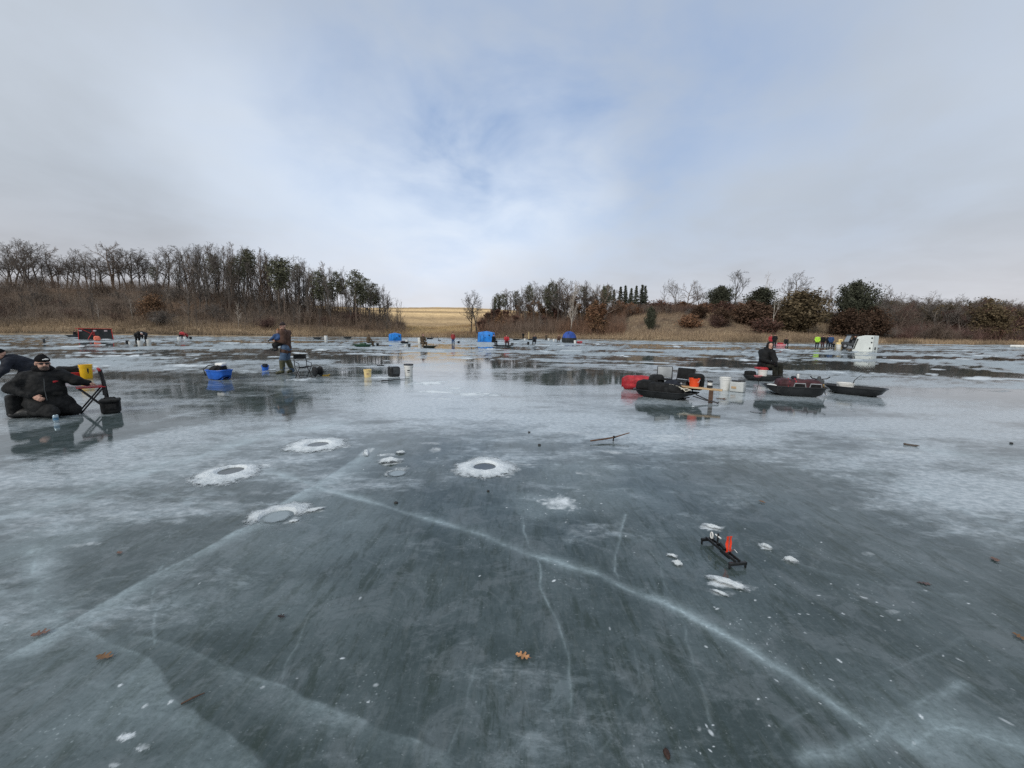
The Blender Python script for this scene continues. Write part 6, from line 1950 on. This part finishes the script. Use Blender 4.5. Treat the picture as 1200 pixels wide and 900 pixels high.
quad([(-W_*.5, .9, .05), (W_*.5, .9, .05), (W_*.46, .8, H_*.95), (-W_*.46, .8, H_*.95)], 'rear_panel', tent_black, sh)
for sx in (-1, 1): quad([(sx*W_*.5, -.8, .05), (sx*W_*.5, .9, .05), (sx*W_*.46, .8, H_*.95), (sx*W_*.46, -.75, H_*.95)], 'side_panel', tent_black, sh)
quad([(-W_*.47, -.78, H_*.95), (W_*.47, -.78, H_*.95), (W_*.47, .82, H_*.97), (-W_*.47, .82, H_*.97)], 'roof', maroon_cloth, sh)
quad([(-W_*.12, -.80, .3), (0, -.80, .3), (-.02, -.76, H_*.9), (-W_*.10, -.76, H_*.9)], 'door', mat('shelter_red', (.25, .02, .02), rough=.6, bump=.1), sh)
for a, b_ in (((-W_*.56, -.82, H_*1.0), (W_*.50, -.82, H_*.98)), ((-W_*.42, -.90, H_*1.0), (-W_*.05, -.92, H_*.42)), ((-W_*.08, -.92, H_*.72), (-W_*.24, -.90, .06)), ((W_*.5, -.84, .04), (W_*.47, -.79, H_*.97)), ((-W_*.5, -.84, .04), (-W_*.47, -.79, H_*.97))):
    MB().tube([a, b_], .035, 6).build('frame_pole', red_plastic, sh)
for x in (.30, -.02, -.42): MB().box((x*W_, -.82, H_*.80), (.30, .03, .18)).build('window', mat('pale_window', (.55, .45, .45), rough=.3, bump=0), sh, bevel=.004)
p_ = facing(114, 399.5); bag('gear_bag', 'orange bag on the snow in front of the black ice shelter', 'bag', p_[0], p_[1], (.55, .45, .55), mat('orange_cloth', (.80, .20, .12), rough=.7, var=.2), nz=.05, rnd=.15, h=.04)
p_ = facing(121, 399); lump('snow_lump', 'white bank of snow along the foot of the black ice shelter', 'snow', 124, 398.5, (1.5, .5, .22), seed=21)
far_person('person in dark clothes sitting low in a sled left of the black ice shelter', 88, 394.5, {k: (v*np.array([1, 1, .8]) if isinstance(v, np.ndarray) else v) for k, v in SIT.items()}, black_cloth, charcoal_cloth, black_knit, .6, s=.95)
sled('dark sled under the person left of the black ice shelter', 85.5, 394.8, 1.7, .7, .3, dark_grey, extra=PI)
far_person('bent over person with a pale hat beside two white buckets', 162, 402.5, BEND, charcoal_cloth, charcoal_cloth, white_plastic, PI*.5+.6)
far_person('person in navy jacket bending low next to the pale hatted person', 171, 401.5, BEND, navy_cloth, black_cloth, black_knit, 0)
bucket('near white bucket by the two bending people', 164.5, 404.5, .2, .42, white_plastic)
bucket('far white bucket by the two bending people', 174.5, 402.5, .2, .42, white_plastic)
bucket('small black pail standing apart from the two bending people', 149.5, 403, .14, .34, black_plastic, handle=False)
bucket('tiny white pail next to the small black pail', 152.5, 403, .14, .24, white_plastic, handle=False)
far_person('person in red jacket sitting alone far out near the wooded bank', 214, 396.8, SIT, red_cloth, black_cloth, black_knit, -.5)
far_person('person in dark red jacket kneeling beside the red jacketed sitter', 218.5, 396.5, KNEEL, mat('dark_red_cloth', (.28, .03, .03), rough=.7), black_cloth, maroon_cloth, .3)
bucket('white bucket in front of the red jacketed sitter', 210, 398.5, .2, .42, white_plastic); bucket('second white bucket between the two red jacketed people', 217, 397.6, .18, .36, white_plastic)
bucket('dark pail to the side of the red jacketed pair', 223.5, 397.4, .17, .34, black_plastic, handle=False)
p_ = facing(52, 402.5); tp = empty('tip_up', p_[0], p_[1], 'lone small grey tip-up on the ice beyond the crouching people', 'tip-up')
MB().box((0, 0, .25), (.16, .1, .4)).build('rail', dark_grey, tp, bevel=.02); MB().tube([(0, 0, .4), (.3, 0, .62)], .03, 6).build('mast', dark_grey, tp)
# between the walker and the valley
sled('dark far sled next to a white bucket beyond the folding chair', 372, 397.2, 1.5, .7, .32, dark_grey, extra=.2); bucket('white bucket beside the dark far sled', 382, 399, .24, .75, white_plastic)
bk = sled('dark grey sled standing alone near the shore before the valley', 407.5, 396.4, 1.7, .7, .34, dark_grey, extra=.1)
far_person('person in brown clothing sitting with their back turned on the green sled', 432, 405.6, {k: (v*np.array([1, 1, .92]) if isinstance(v, np.ndarray) else v) for k, v in SIT.items()}, camo_brown, camo_brown, camo_brown, 1.9, hood=True)
sled('dark green sled of the brown clothed sitter', 424, 406.5, 1.75, .68, .24, green_plastic, extra=PI+.1)
bag('gear_bag', 'green bag in the dark green sled', 'bag', (*ground(425.5, 406), .1), 0, (.6, .4, .28), green_plastic, nz=.03, rnd=.1, h=.03)
bucket('dark pail near the brown clothed sitter', 442.5, 405.4, .14, .28, black_plastic, handle=False)
hub_tent('small bright blue pop-up tent close to the wooded bank', 463, 399.2, 1.75, 1.25, tent_blue, extra=.25, window=True, door=False)
sled('black sled holding a white bucket and gear before the small blue tent', 474.5, 402.6, 1.15, .55, .24, black_plastic, extra=.05)
bucket('white bucket standing in the black sled before the small blue tent', 0, 0, .17, .42, white_plastic, loc=(*ground(477, 402.4), .05))
bag('gear_bag', 'maroon bag in the black sled before the small blue tent', 'bag', (*ground(472.5, 402.5), .08), 0, (.45, .3, .26), maroon_cloth, nz=.03, rnd=.08, h=.03)
bucket('dark pail on the ice in front of the black sled and white bucket', 479.5, 406.5, .15, .32, dark_grey, handle=False); bucket('small white pail left of that dark pail', 475.5, 406, .13, .2, white_plastic, handle=False)
far_person('person in camouflage hunched over at the end of a dark green sled', 495.5, 407.5, SIT, camo_brown, camo_brown, camo_brown, .5, hood=True)
sled('long dark green sled of the camouflaged person', 503.5, 407.6, 1.5, .6, .20, mat('camo_green_plastic', (.03, .036, .024), rough=.6), extra=0)
bucket('white bucket behind the camouflaged person', 492, 403.5, .24, .8, white_plastic, handle=True)
sled('black sled out beyond the camouflaged person', 504, 397.4, 1.6, .7, .28, black_plastic, extra=.0)
p_ = facing(506, 396.8); tp = empty('tip_up', p_[0], p_[1], 'black upright tip-up behind the black sled', 'tip-up'); MB().box((0, 0, .25), (.16, .1, .5)).build('rail', black_plastic, tp, bevel=.02); MB().tube([(0, 0, .4), (.02, 0, 1.2)], .05, 6).build('mast', black_plastic, tp)
p_ = facing(515, 400); tp = empty('tip_up', p_[0], p_[1], 'grey leaning tip-up between the camouflaged person and the red jacketed walker', 'tip-up'); MB().box((0, 0, .15), (.5, .1, .16)).build('rail', dark_grey, tp, bevel=.02); MB().tube([(-.1, 0, .2), (-.35, 0, .85)], .05, 6).build('mast', dark_grey, tp)
far_person('person in dark red jacket and blue trousers standing in front of the valley mouth', 531, 403.4, {k: (v*np.array([1, 1, .93]) if isinstance(v, np.ndarray) else v) for k, v in STAND.items()}, mat('dark_red_cloth', (.28, .03, .03)), blue_cloth, maroon_cloth, .3, s=.9)
bucket('small dark blue pail right of the red jacketed walker', 537.5, 402.3, .17, .3, navy_cloth, handle=False)
hub_tent('large bright blue square pop-up tent', 570, 400.6, 2.6, 1.75, tent_blue, extra=-.15, skirt=tent_navy)
far_person('person in black sitting in front of the large blue tent', 578, 404.6, SIT, black_cloth, black_cloth, black_knit, .9)
far_person('person in red jacket sitting on the long dark sled', 593.5, 405.3, SIT, red_cloth, maroon_cloth, maroon_cloth, .2)
sled('long low dark sled between the black clothed sitter and the red one', 590, 406.2, 2.4, .6, .16, black_plastic, extra=0)
bag('gear_bag', 'grey bag at the far end of the long low dark sled', 'bag', (*ground(600, 405.6), .05), 0, (.35, .3, .35), dark_grey, nz=.03, rnd=.08, h=.03)
sled('dark sled at the shore behind the red sitter', 605, 398.6, 1.6, .7, .3, black_plastic, extra=.1); bucket('white bucket at the shore behind the red sitter', 615, 398.9, .22, .4, white_plastic, handle=False)
far_person('small dark figure standing at the shore under the middle wood', 613, 397.4, STAND, black_cloth, black_cloth, black_knit, .2)
o = MB().tube([(0, 0, 0), (.02, 0, 1.9)], [.09, .05], 6).build('pale_stake', cream_plastic); o.location = (*ground(619.5, 397.6), 0); tag(o, 'pale upright stake beside the small dark figure at the shore', 'stake')
sled('second dark sled at the shore, right of the pale stake', 622, 398.6, 1.2, .7, .28, black_plastic, extra=.1)
far_person('person in dark blue jacket sitting on the open ice under the middle wood', 626.5, 403.6, SIT, navy_cloth, black_cloth, navy_cloth, -.2)
bucket('black bucket beside the dark blue sitter', 619, 404, .16, .4, black_plastic, handle=False)
bucket('white bucket at the shore left of the dome tent', 643, 399.4, .22, .5, white_plastic, handle=False); bucket('white pail nearer the dome tent', 649, 400.2, .2, .5, white_plastic, handle=False)
far_person('brown dressed person sitting near the dome tent', 655, 401.2, SIT, brown_canvas, brown_canvas, camo_orange, -.3); far_person('grey dressed person standing close to the shore left of the dome tent', 640, 398.9, {k: (v*np.array([1, 1, .8]) if isinstance(v, np.ndarray) else v) for k, v in STAND.items()}, camo_brown, charcoal_cloth, brown_canvas, .4)
hub_tent('dark blue dome tent with a black lower wall', 667, 401.4, 2.4, 1.95, tent_navy, extra=.3, skirt=tent_black, dome=True)
bucket('white bucket right beside the dome tent', 673.8, 402.4, .2, .5, white_plastic, handle=False)
bag('gear_bag', 'faded red bag on the ice right of the dome tent', 'bag', (*ground(679, 401.6), 0), 0, (1.0, .6, .25), red_cloth, nz=.05, rnd=.1, h=.05)
# behind the sitting person
far_person('person in red jacket far behind the smiling sitting person', 902.5, 406, STAND, red_cloth, charcoal_cloth, red_cloth, .2, s=1.0); far_person('tall black clad person right of the far red jacket', 907, 406.6, STAND, black_cloth, black_cloth, black_knit, -.2, s=1.05)
sled('pink and white loaded sled far behind the smiling sitting person', 914, 406.4, 1.5, .8, .35, mat('pink_plastic', (.75, .30, .34), rough=.5), extra=.1); bag('gear_bag', 'red bundle on the pink and white sled', 'bag', (*ground(914, 406.2), .2), 0, (.7, .5, .4), red_cloth, nz=.05, rnd=.1, h=.04)
far_person('small dark person sitting beyond the pink and white sled', 920.5, 405.4, SIT, charcoal_cloth, black_cloth, black_knit, .3)
# far right company
far_person('person in a fluorescent yellow jacket at the left of the standing group', 957, 407.3, STAND, hivis, charcoal_cloth, olive_dark, .1)
far_person('person in black next to the fluorescent jacket', 963.5, 407.3, STAND, black_cloth, maroon_cloth, black_knit, .5)
far_person('person in dark navy coat in the standing group', 970, 407.4, STAND, navy_cloth, navy_cloth, navy_cloth, -.3); far_person('person in blue jacket in the standing group', 973, 407.6, STAND, blue_cloth, navy_cloth, navy_cloth, .2)
far_person('short dark person at the right end of the standing group', 976.8, 407.3, {k: (v*.62 if isinstance(v, np.ndarray) else v) for k, v in STAND.items()}, charcoal_cloth, black_cloth, maroon_cloth, .4, s=.62)
bucket('white bucket in front of the pale yellow box', 982.3, 409.6, .26, .62, white_plastic, handle=False)
p_ = facing(982.5, 408); bx = empty('bait_box', p_[0], p_[1]+.3, 'pale yellow box stack beside the dark utility vehicle', 'box')
MB().box((0, 0, .40), (.62, .5, .78)).build('case', cream_plastic, bx, bevel=.04); MB().box((.12, 0, 1.02), (.42, .42, .42)).build('upper_case', cream_plastic, bx, bevel=.04); MB().box((.12, -.222, 1.04), (.16, .02, .2)).build('label_panel', mat('dull_gold', (.42, .27, .08), rough=.6), bx, bevel=.004)
# side-by-side utility vehicle
loc, rz = facing(995, 408.2, .45)
uv = empty('utility_vehicle', loc, rz, 'dark utility vehicle with roll cage, roof and windscreen beside the white shelter', 'vehicle')
sdf('body', [('b', (-.75, 0, .72), (.45, .58, .20), .10), ('b', (.15, 0, .52), (1.0, .62, .16), .06), ('b', (.85, 0, .85), (.55, .66, .22), .05), ('e', (-1.1, 0, .66), (.2, .5, .2)), ('b', (.12, 0, .78), (.12, .55, .25), .06)], charcoal_cloth if False else dark_grey, uv, h=.04, k=.08)
for sx in (-.85, .95):
    for sy in (-.62, .62):
        wheel = MB().tube([(sx, sy-.13, .34), (sx, sy-.10, .34), (sx, sy+.10, .34), (sx, sy+.13, .34)], [.27, .34, .34, .27], 22).build('wheel', rubber_black, uv)
        MB().tube([(sx, sy-.145, .34), (sx, sy+.145, .34)], .17, 14).build('rim', steel, wheel)
for sy in (-.60, .60):
    MB().tube([(-.42, sy, .85), (-.12, sy*.95, 1.78), (.62, sy*.95, 1.80), (.78, sy, .90)], .035, 8).build('roll_cage', steel_black, uv)
    MB().tube([(-.80, sy*.7, .86), (-.95, sy*.7, .82)], .07, 10).build('headlight', white_plastic, uv)
MB().box((.25, 0, 1.84), (1.05, 1.26, .06), (0, R(1), 0)).build('roof', black_plastic, uv, bevel=.02)
quad([(-.44, -.55, .92), (-.44, .55, .92), (-.15, .52, 1.74), (-.15, -.52, 1.74)], 'windscreen', pale_glass, uv, .02)
MB().box((.45, -.30, .95), (.18, .45, .62), (0, R(8), 0)).build('seat', black_cloth, uv, bevel=.05); MB().box((.45, .30, .95), (.18, .45, .62), (0, R(8), 0)).build('seat', black_cloth, uv, bevel=.05)
MB().tube([(-.1, -.3, 1.12), (-.02, -.3, 1.16), (-.02, -.3, 1.18)], [.16, .17, .15], 14).build('steering_wheel', rubber_black, uv)
far_person('person in dark clothes leaning at the side of the utility vehicle', 1000.5, 408.0, STAND, black_cloth, charcoal_cloth, black_knit, .7)
# white shelter
loc, rz = facing(1014, 411, -.3)
ws_ = empty('white_shelter', loc, rz, 'white fabric ice shelter with slanted front and small dark windows', 'tent')
W_, D_, H_ = 1.65, 1.2, 1.68
A0, A1, B0, B1 = (-W_*.60, -D_/2, 0), (W_*.5, -D_/2, 0), (-W_*.40, -D_/2, H_*.92), (W_*.5, -D_/2, H_)
mid_t = (0.0, -D_/2, H_*1.02)
def bk_(p): return (p[0], D_/2, p[2])
quad([A0, A1, B1, mid_t, B0], 'side_wall', tent_white, ws_)
quad([bk_(A0), bk_(A1), bk_(B1), bk_(mid_t), bk_(B0)], 'side_wall', tent_white, ws_)
quad([A1, bk_(A1), bk_(B1), B1], 'rear_wall', tent_white, ws_)
quad([A0, bk_(A0), bk_(B0), B0], 'front_wall', tent_white, ws_)
quad([B0, mid_t, bk_(mid_t), bk_(B0)], 'roof_panel', tent_white, ws_); quad([mid_t, B1, bk_(B1), bk_(mid_t)], 'roof_panel', tent_white, ws_)
quad([(-W_*.55, -D_/2-.04, .15), (-W_*.49, -D_/2-.04, .15), (-W_*.31, -D_/2-.04, H_*.80), (-W_*.39, -D_/2-.04, H_*.80)], 'door_zip', tent_black, ws_)
for z in (.30, .95, 1.45): MB().box((W_*.40 if z > .5 else W_*.34, -D_/2-.045, z), (.13, .03, .20 if z < .5 else .16)).build('window', dark_grey, ws_, bevel=.006)
MB().box((W_*.5+.05, -D_*.1, .28), (.06, .3, .3)).build('vent', black_plastic, ws_, bevel=.01)
MB().tube([A0, A1, bk_(A1), bk_(A0), A0], .05, 6).build('snow_skirt', tent_white, ws_)
for q in ((A0, B0), (A1, B1)): MB().tube([(q[0][0], q[0][1]-.03, q[0][2]), (q[1][0], q[1][1]-.03, q[1][2])], .02, 6).build('pole', grey_plastic, ws_)
p_ = facing(1193, 407); wt = bag('tarp_heap', 'low white tarp heap near the shore at the far edge of view', 'tarp', p_[0], p_[1], (2.0, 1.0, .42), white_plastic, nz=.08, rnd=.15, h=.06)

# ================================================================== HOLES, SNOW AND LITTER CLOSE BY
ice_hole('fishing hole ringed with white slush, largest and nearest the middle', 568, 547.5, .115, .42, .028, seed=2)
ice_hole('fishing hole ringed with slush, lowest of the left pair beside the long pale crack', 271, 552.5, .110, .37, .028, seed=3, lop=.25, lop_dir=-2.2)
ice_hole('fishing hole ringed with slush, uppermost of the left pair', 373, 521.5, .115, .45, .028, seed=5, lop=.15, lop_dir=2.4)
ice_hole('refrozen fishing hole with a pale lid of new ice and a low rim', 325, 606, .115, .30, .022, seed=6, frozen=True, rim_all=False, lop_dir=1.5)
ice_hole('half refrozen hole under the crumbly snow heap', 466, 555, .10, .15, .008, dirt=.5, seed=8, frozen=True, rim_all=False, lop_dir=2.2)
lump('snow_lump', 'wide crumbly heap of auger snow above the half refrozen hole', 'snow', 458, 541, (.34, .22, .060), seed=31)
lump('snow_lump', 'small snow heap on the far side of the crumbly heap', 'snow', 470, 531, (.16, .10, .045), seed=32)
lump('snow_lump', 'thin tongue of snow pointing away from the crumbly heap', 'snow', 429, 531, (.08, .34, .03), seed=33)
lump('snow_lump', 'low white crust beside the rim of the refrozen hole', 'snow', 344, 611, (.09, .05, .018), seed=34)
lump('snow_lump', 'long low arc of slush trailing from the refrozen hole', 'snow', 368, 598, (.22, .07, .025), seed=35)
for i, (x, y, sx, sy, sz, lab) in enumerate(((834, 618, .17, .07, .030, 'narrow streak of snow beyond the tip-up'), (788, 652, .10, .05, .022, 'short bar of snow left of the tip-up'), (794, 661, .08, .06, .035, 'snow chunk at the end of the short bar left of the tip-up'), (850, 683, .30, .085, .032, 'long ridge of snow in front of the tip-up'), (843, 695, .13, .04, .016, 'thin strip of snow under the long ridge'), (897, 641, .085, .06, .035, 'snow clump right of the red flag'), (926, 657, .11, .055, .040, 'rounded snow mound farthest right of the tip-up'))):
    lump('snow_lump', lab, 'snow', x, y, (sx, sy, sz), seed=50+i)
# tip-up
a = np.array(ground(829, 637)); b_ = np.array(ground(864, 666)); c_ = (a+b_)/2; dv = b_-a; Ln = float(np.hypot(*dv))
tu = empty('tip_up', (c_[0], c_[1], 0), math.atan2(dv[1], dv[0]), 'black ice fishing tip-up with an orange red flag set across its hole', 'tip-up')
hl = Ln/2
for sy in (-.016, .016): MB().box((0, sy, .048), (Ln, .009, .018)).build('rail', black_plastic, tu, bevel=.002)
for x in np.linspace(-hl*.7, hl*.7, 5): MB().box((x, 0, .040), (.012, .026, .010)).build('rung', black_plastic, tu, bevel=.001)
for x, tw in ((-hl, .10), (hl, .125)):
    MB().box((x, 0, .034), (.020, tw, .020)).build('foot_bar', black_plastic, tu, bevel=.003)
    for sy in (-1, 1): MB().box((x, sy*tw*.46, .013), (.013, .010, .026)).build('foot', black_plastic, tu, bevel=.003)
MB().tube([(-.05, 0, .055), (-.048, 0, .135)], .006, 8).build('shaft', black_plastic, tu)
MB().tube([(-.05, 0, .055), (-.02, 0, .075), (.03, 0, .062)], .008, 7).build('reel_arm', black_plastic, tu)
MB().tube([(-.075, 0, .112), (-.02, 0, .112)], .005, 6).build('trip_arm', white_plastic, tu)
MB().tube([(-hl*.75+.012*math.cos(t), -.0, .085+.022*math.sin(t)) for t in np.linspace(0, 2*PI, 15)], .005, 6, cap=False).build('line_spool', white_plastic, tu)
MB().tube([(.06, 0, .05), (.058, 0, .17)], .003, 6).build('flag_rod', steel, tu)
mb = MB(); vs = []
for j in range(9):
    for i in range(3): vs.append((.058 + .004*math.sin(j*.9), -.021+.021*i + .004*math.sin(j*1.3+i), .058 + .115*j/8))
mb.add(vs, [(j*3+i, j*3+i+1, (j+1)*3+i+1, (j+1)*3+i) for j in range(8) for i in range(2)]).build('flag', flag_orange, tu)
MB().tube([(.06, .0, .06), (.10, .01, .10), (.115, .02, .085)], .0025, 5).build('spring_wire', steel, tu)
MB().box((.03, 0, .030), (.09, .010, .028)).build('underframe', black_plastic, tu, bevel=.003)
# jigging stick lying on forked rests
a = np.array(ground(692, 519.5)); b_ = np.array(ground(737, 515)); dv = b_-a; Ln = float(np.hypot(*dv))
stk = empty('jig_stick', (*((a+b_)/2), 0), math.atan2(dv[1], dv[0]), 'brown wooden jig stick propped just above the ice', 'stick')
MB().tube([(-Ln/2, 0, .035), (-Ln*.1, .004, .042), (Ln*.12, 0, .055), (Ln/2, -.004, .10)], [.011, .013, .011, .007], 8).build('handle', weathered, stk)
MB().tube([(Ln*.08, 0, .0), (Ln*.09, 0, .075)], .010, 7).build('rest', steel_black, stk); MB().box((Ln*.10, 0, .058), (.03, .03, .03)).build('line_holder', black_plastic, stk, bevel=.005)
# bark and small litter
p_ = facing(1067, 522.5)
bkk = sdf('bark_piece', [('c', (-.06, 0, .012), (.06, .01, .014), .016, .012), ('c', (.02, 0, .014), (.085, -.012, .022), .012, .006)], mat('bark_dark', (.045, .026, .020), rough=.9), None, h=.006, k=.012, noise=.006, nfreq=30); bkk.location = p_[0]; bkk.rotation_euler = (0, 0, p_[1]); tag(bkk, 'dark brown piece of bark on the pale ice', 'bark')
leaf('orange brown oak leaf lying flat on the clear dark ice nearest the middle', 613, 771, .075, mat('leaf_orange', (.46, .23, .10), rough=.7, var=.4, scale=30, bump=.3), 1.2, seed=3)
leaf('reddish brown leaf lying on the pale crack at the left', 49, 744, .075, mat('leaf_brown', (.16, .092, .070), rough=.7, var=.4, scale=30), 1.0, seed=4)
leaf('tan oak leaf lying just right of the crossing cracks', 123, 772, .075, mat('leaf_tan', (.50, .30, .14), rough=.7, var=.4, scale=30), .7, seed=5)
leaf('small pale brown leaf upright on the ice beyond the tip-up', 893, 589, .06, mat('leaf_tan', (.5, .3, .14)), 1.4, seed=6, curl=.5)
leaf('faded brown leaf near the right edge, higher one', 1166, 657, .07, mat('leaf_brown', (.16, .092, .070)), .4, seed=7)
leaf('dull purple brown leaf frozen into the ice left of the faded brown leaf', 1083, 684, .07, mat('leaf_dull', (.10, .065, .060), rough=.6, var=.3, scale=30), 2.0, seed=8, curl=.05, flat=.03)
leaf('tan leaf at the very right edge of view', 1195, 748, .06, mat('leaf_tan', (.5, .3, .14)), .9, seed=9)
leaf('black curled leaf on the dark ice between the left cracks', 330, 724, .045, mat('leaf_black', (.022, .014, .013), rough=.6, var=.3, scale=30), .8, seed=10, curl=.5)
leaf('tiny brown leaf among the pale streaks left of the refrozen hole', 140, 649, .05, mat('leaf_brown', (.16, .092, .070)), .3, seed=11)
p_ = facing(781, 886); pc = sdf('pine_cone', [('e', (0, 0, .010), (.011, .018, .010))], mat('cone_brown', (.045, .022, .016), rough=.8, var=.4, scale=60), None, h=.003, k=.004, noise=.003, nfreq=120); pc.location = p_[0]; pc.rotation_euler = (0, 0, p_[1]+.4); tag(pc, 'small dark seed cone on the ice close by', 'cone')
for x, y, s_, lab in ((464, 590, .018, 'black pebble below the crumbly snow heap'), (632, 522, .022, 'black pebble on the pale ice right of the largest slush ring'), (572, 576, .014, 'small dark pebble below the largest slush ring'), (1185, 520, .022, 'dark pebble on the ice near the right edge'), (620, 507, .02, 'flat dark chip on the pale ice above the black pebble')):
    p_ = facing(x, y); o = sdf('pebble', [('e', (0, 0, s_*.45), (s_, s_*.8, s_*.6))], mat('pebble_dark', (.03, .03, .03), rough=.7), None, h=s_*.25, k=.003, noise=s_*.2, nfreq=.6/s_); o.location = p_[0]; tag(o, lab, 'pebble')
a = ground(212, 826); b_ = ground(240, 813)
tag(MB().tube([(*a, .004), (*((np.array(a)+np.array(b_))/2), .007), (*b_, .005)], [.003, .0035, .002], 5).build('twig', weathered), 'thin dark twig lying across the left crack', 'twig')
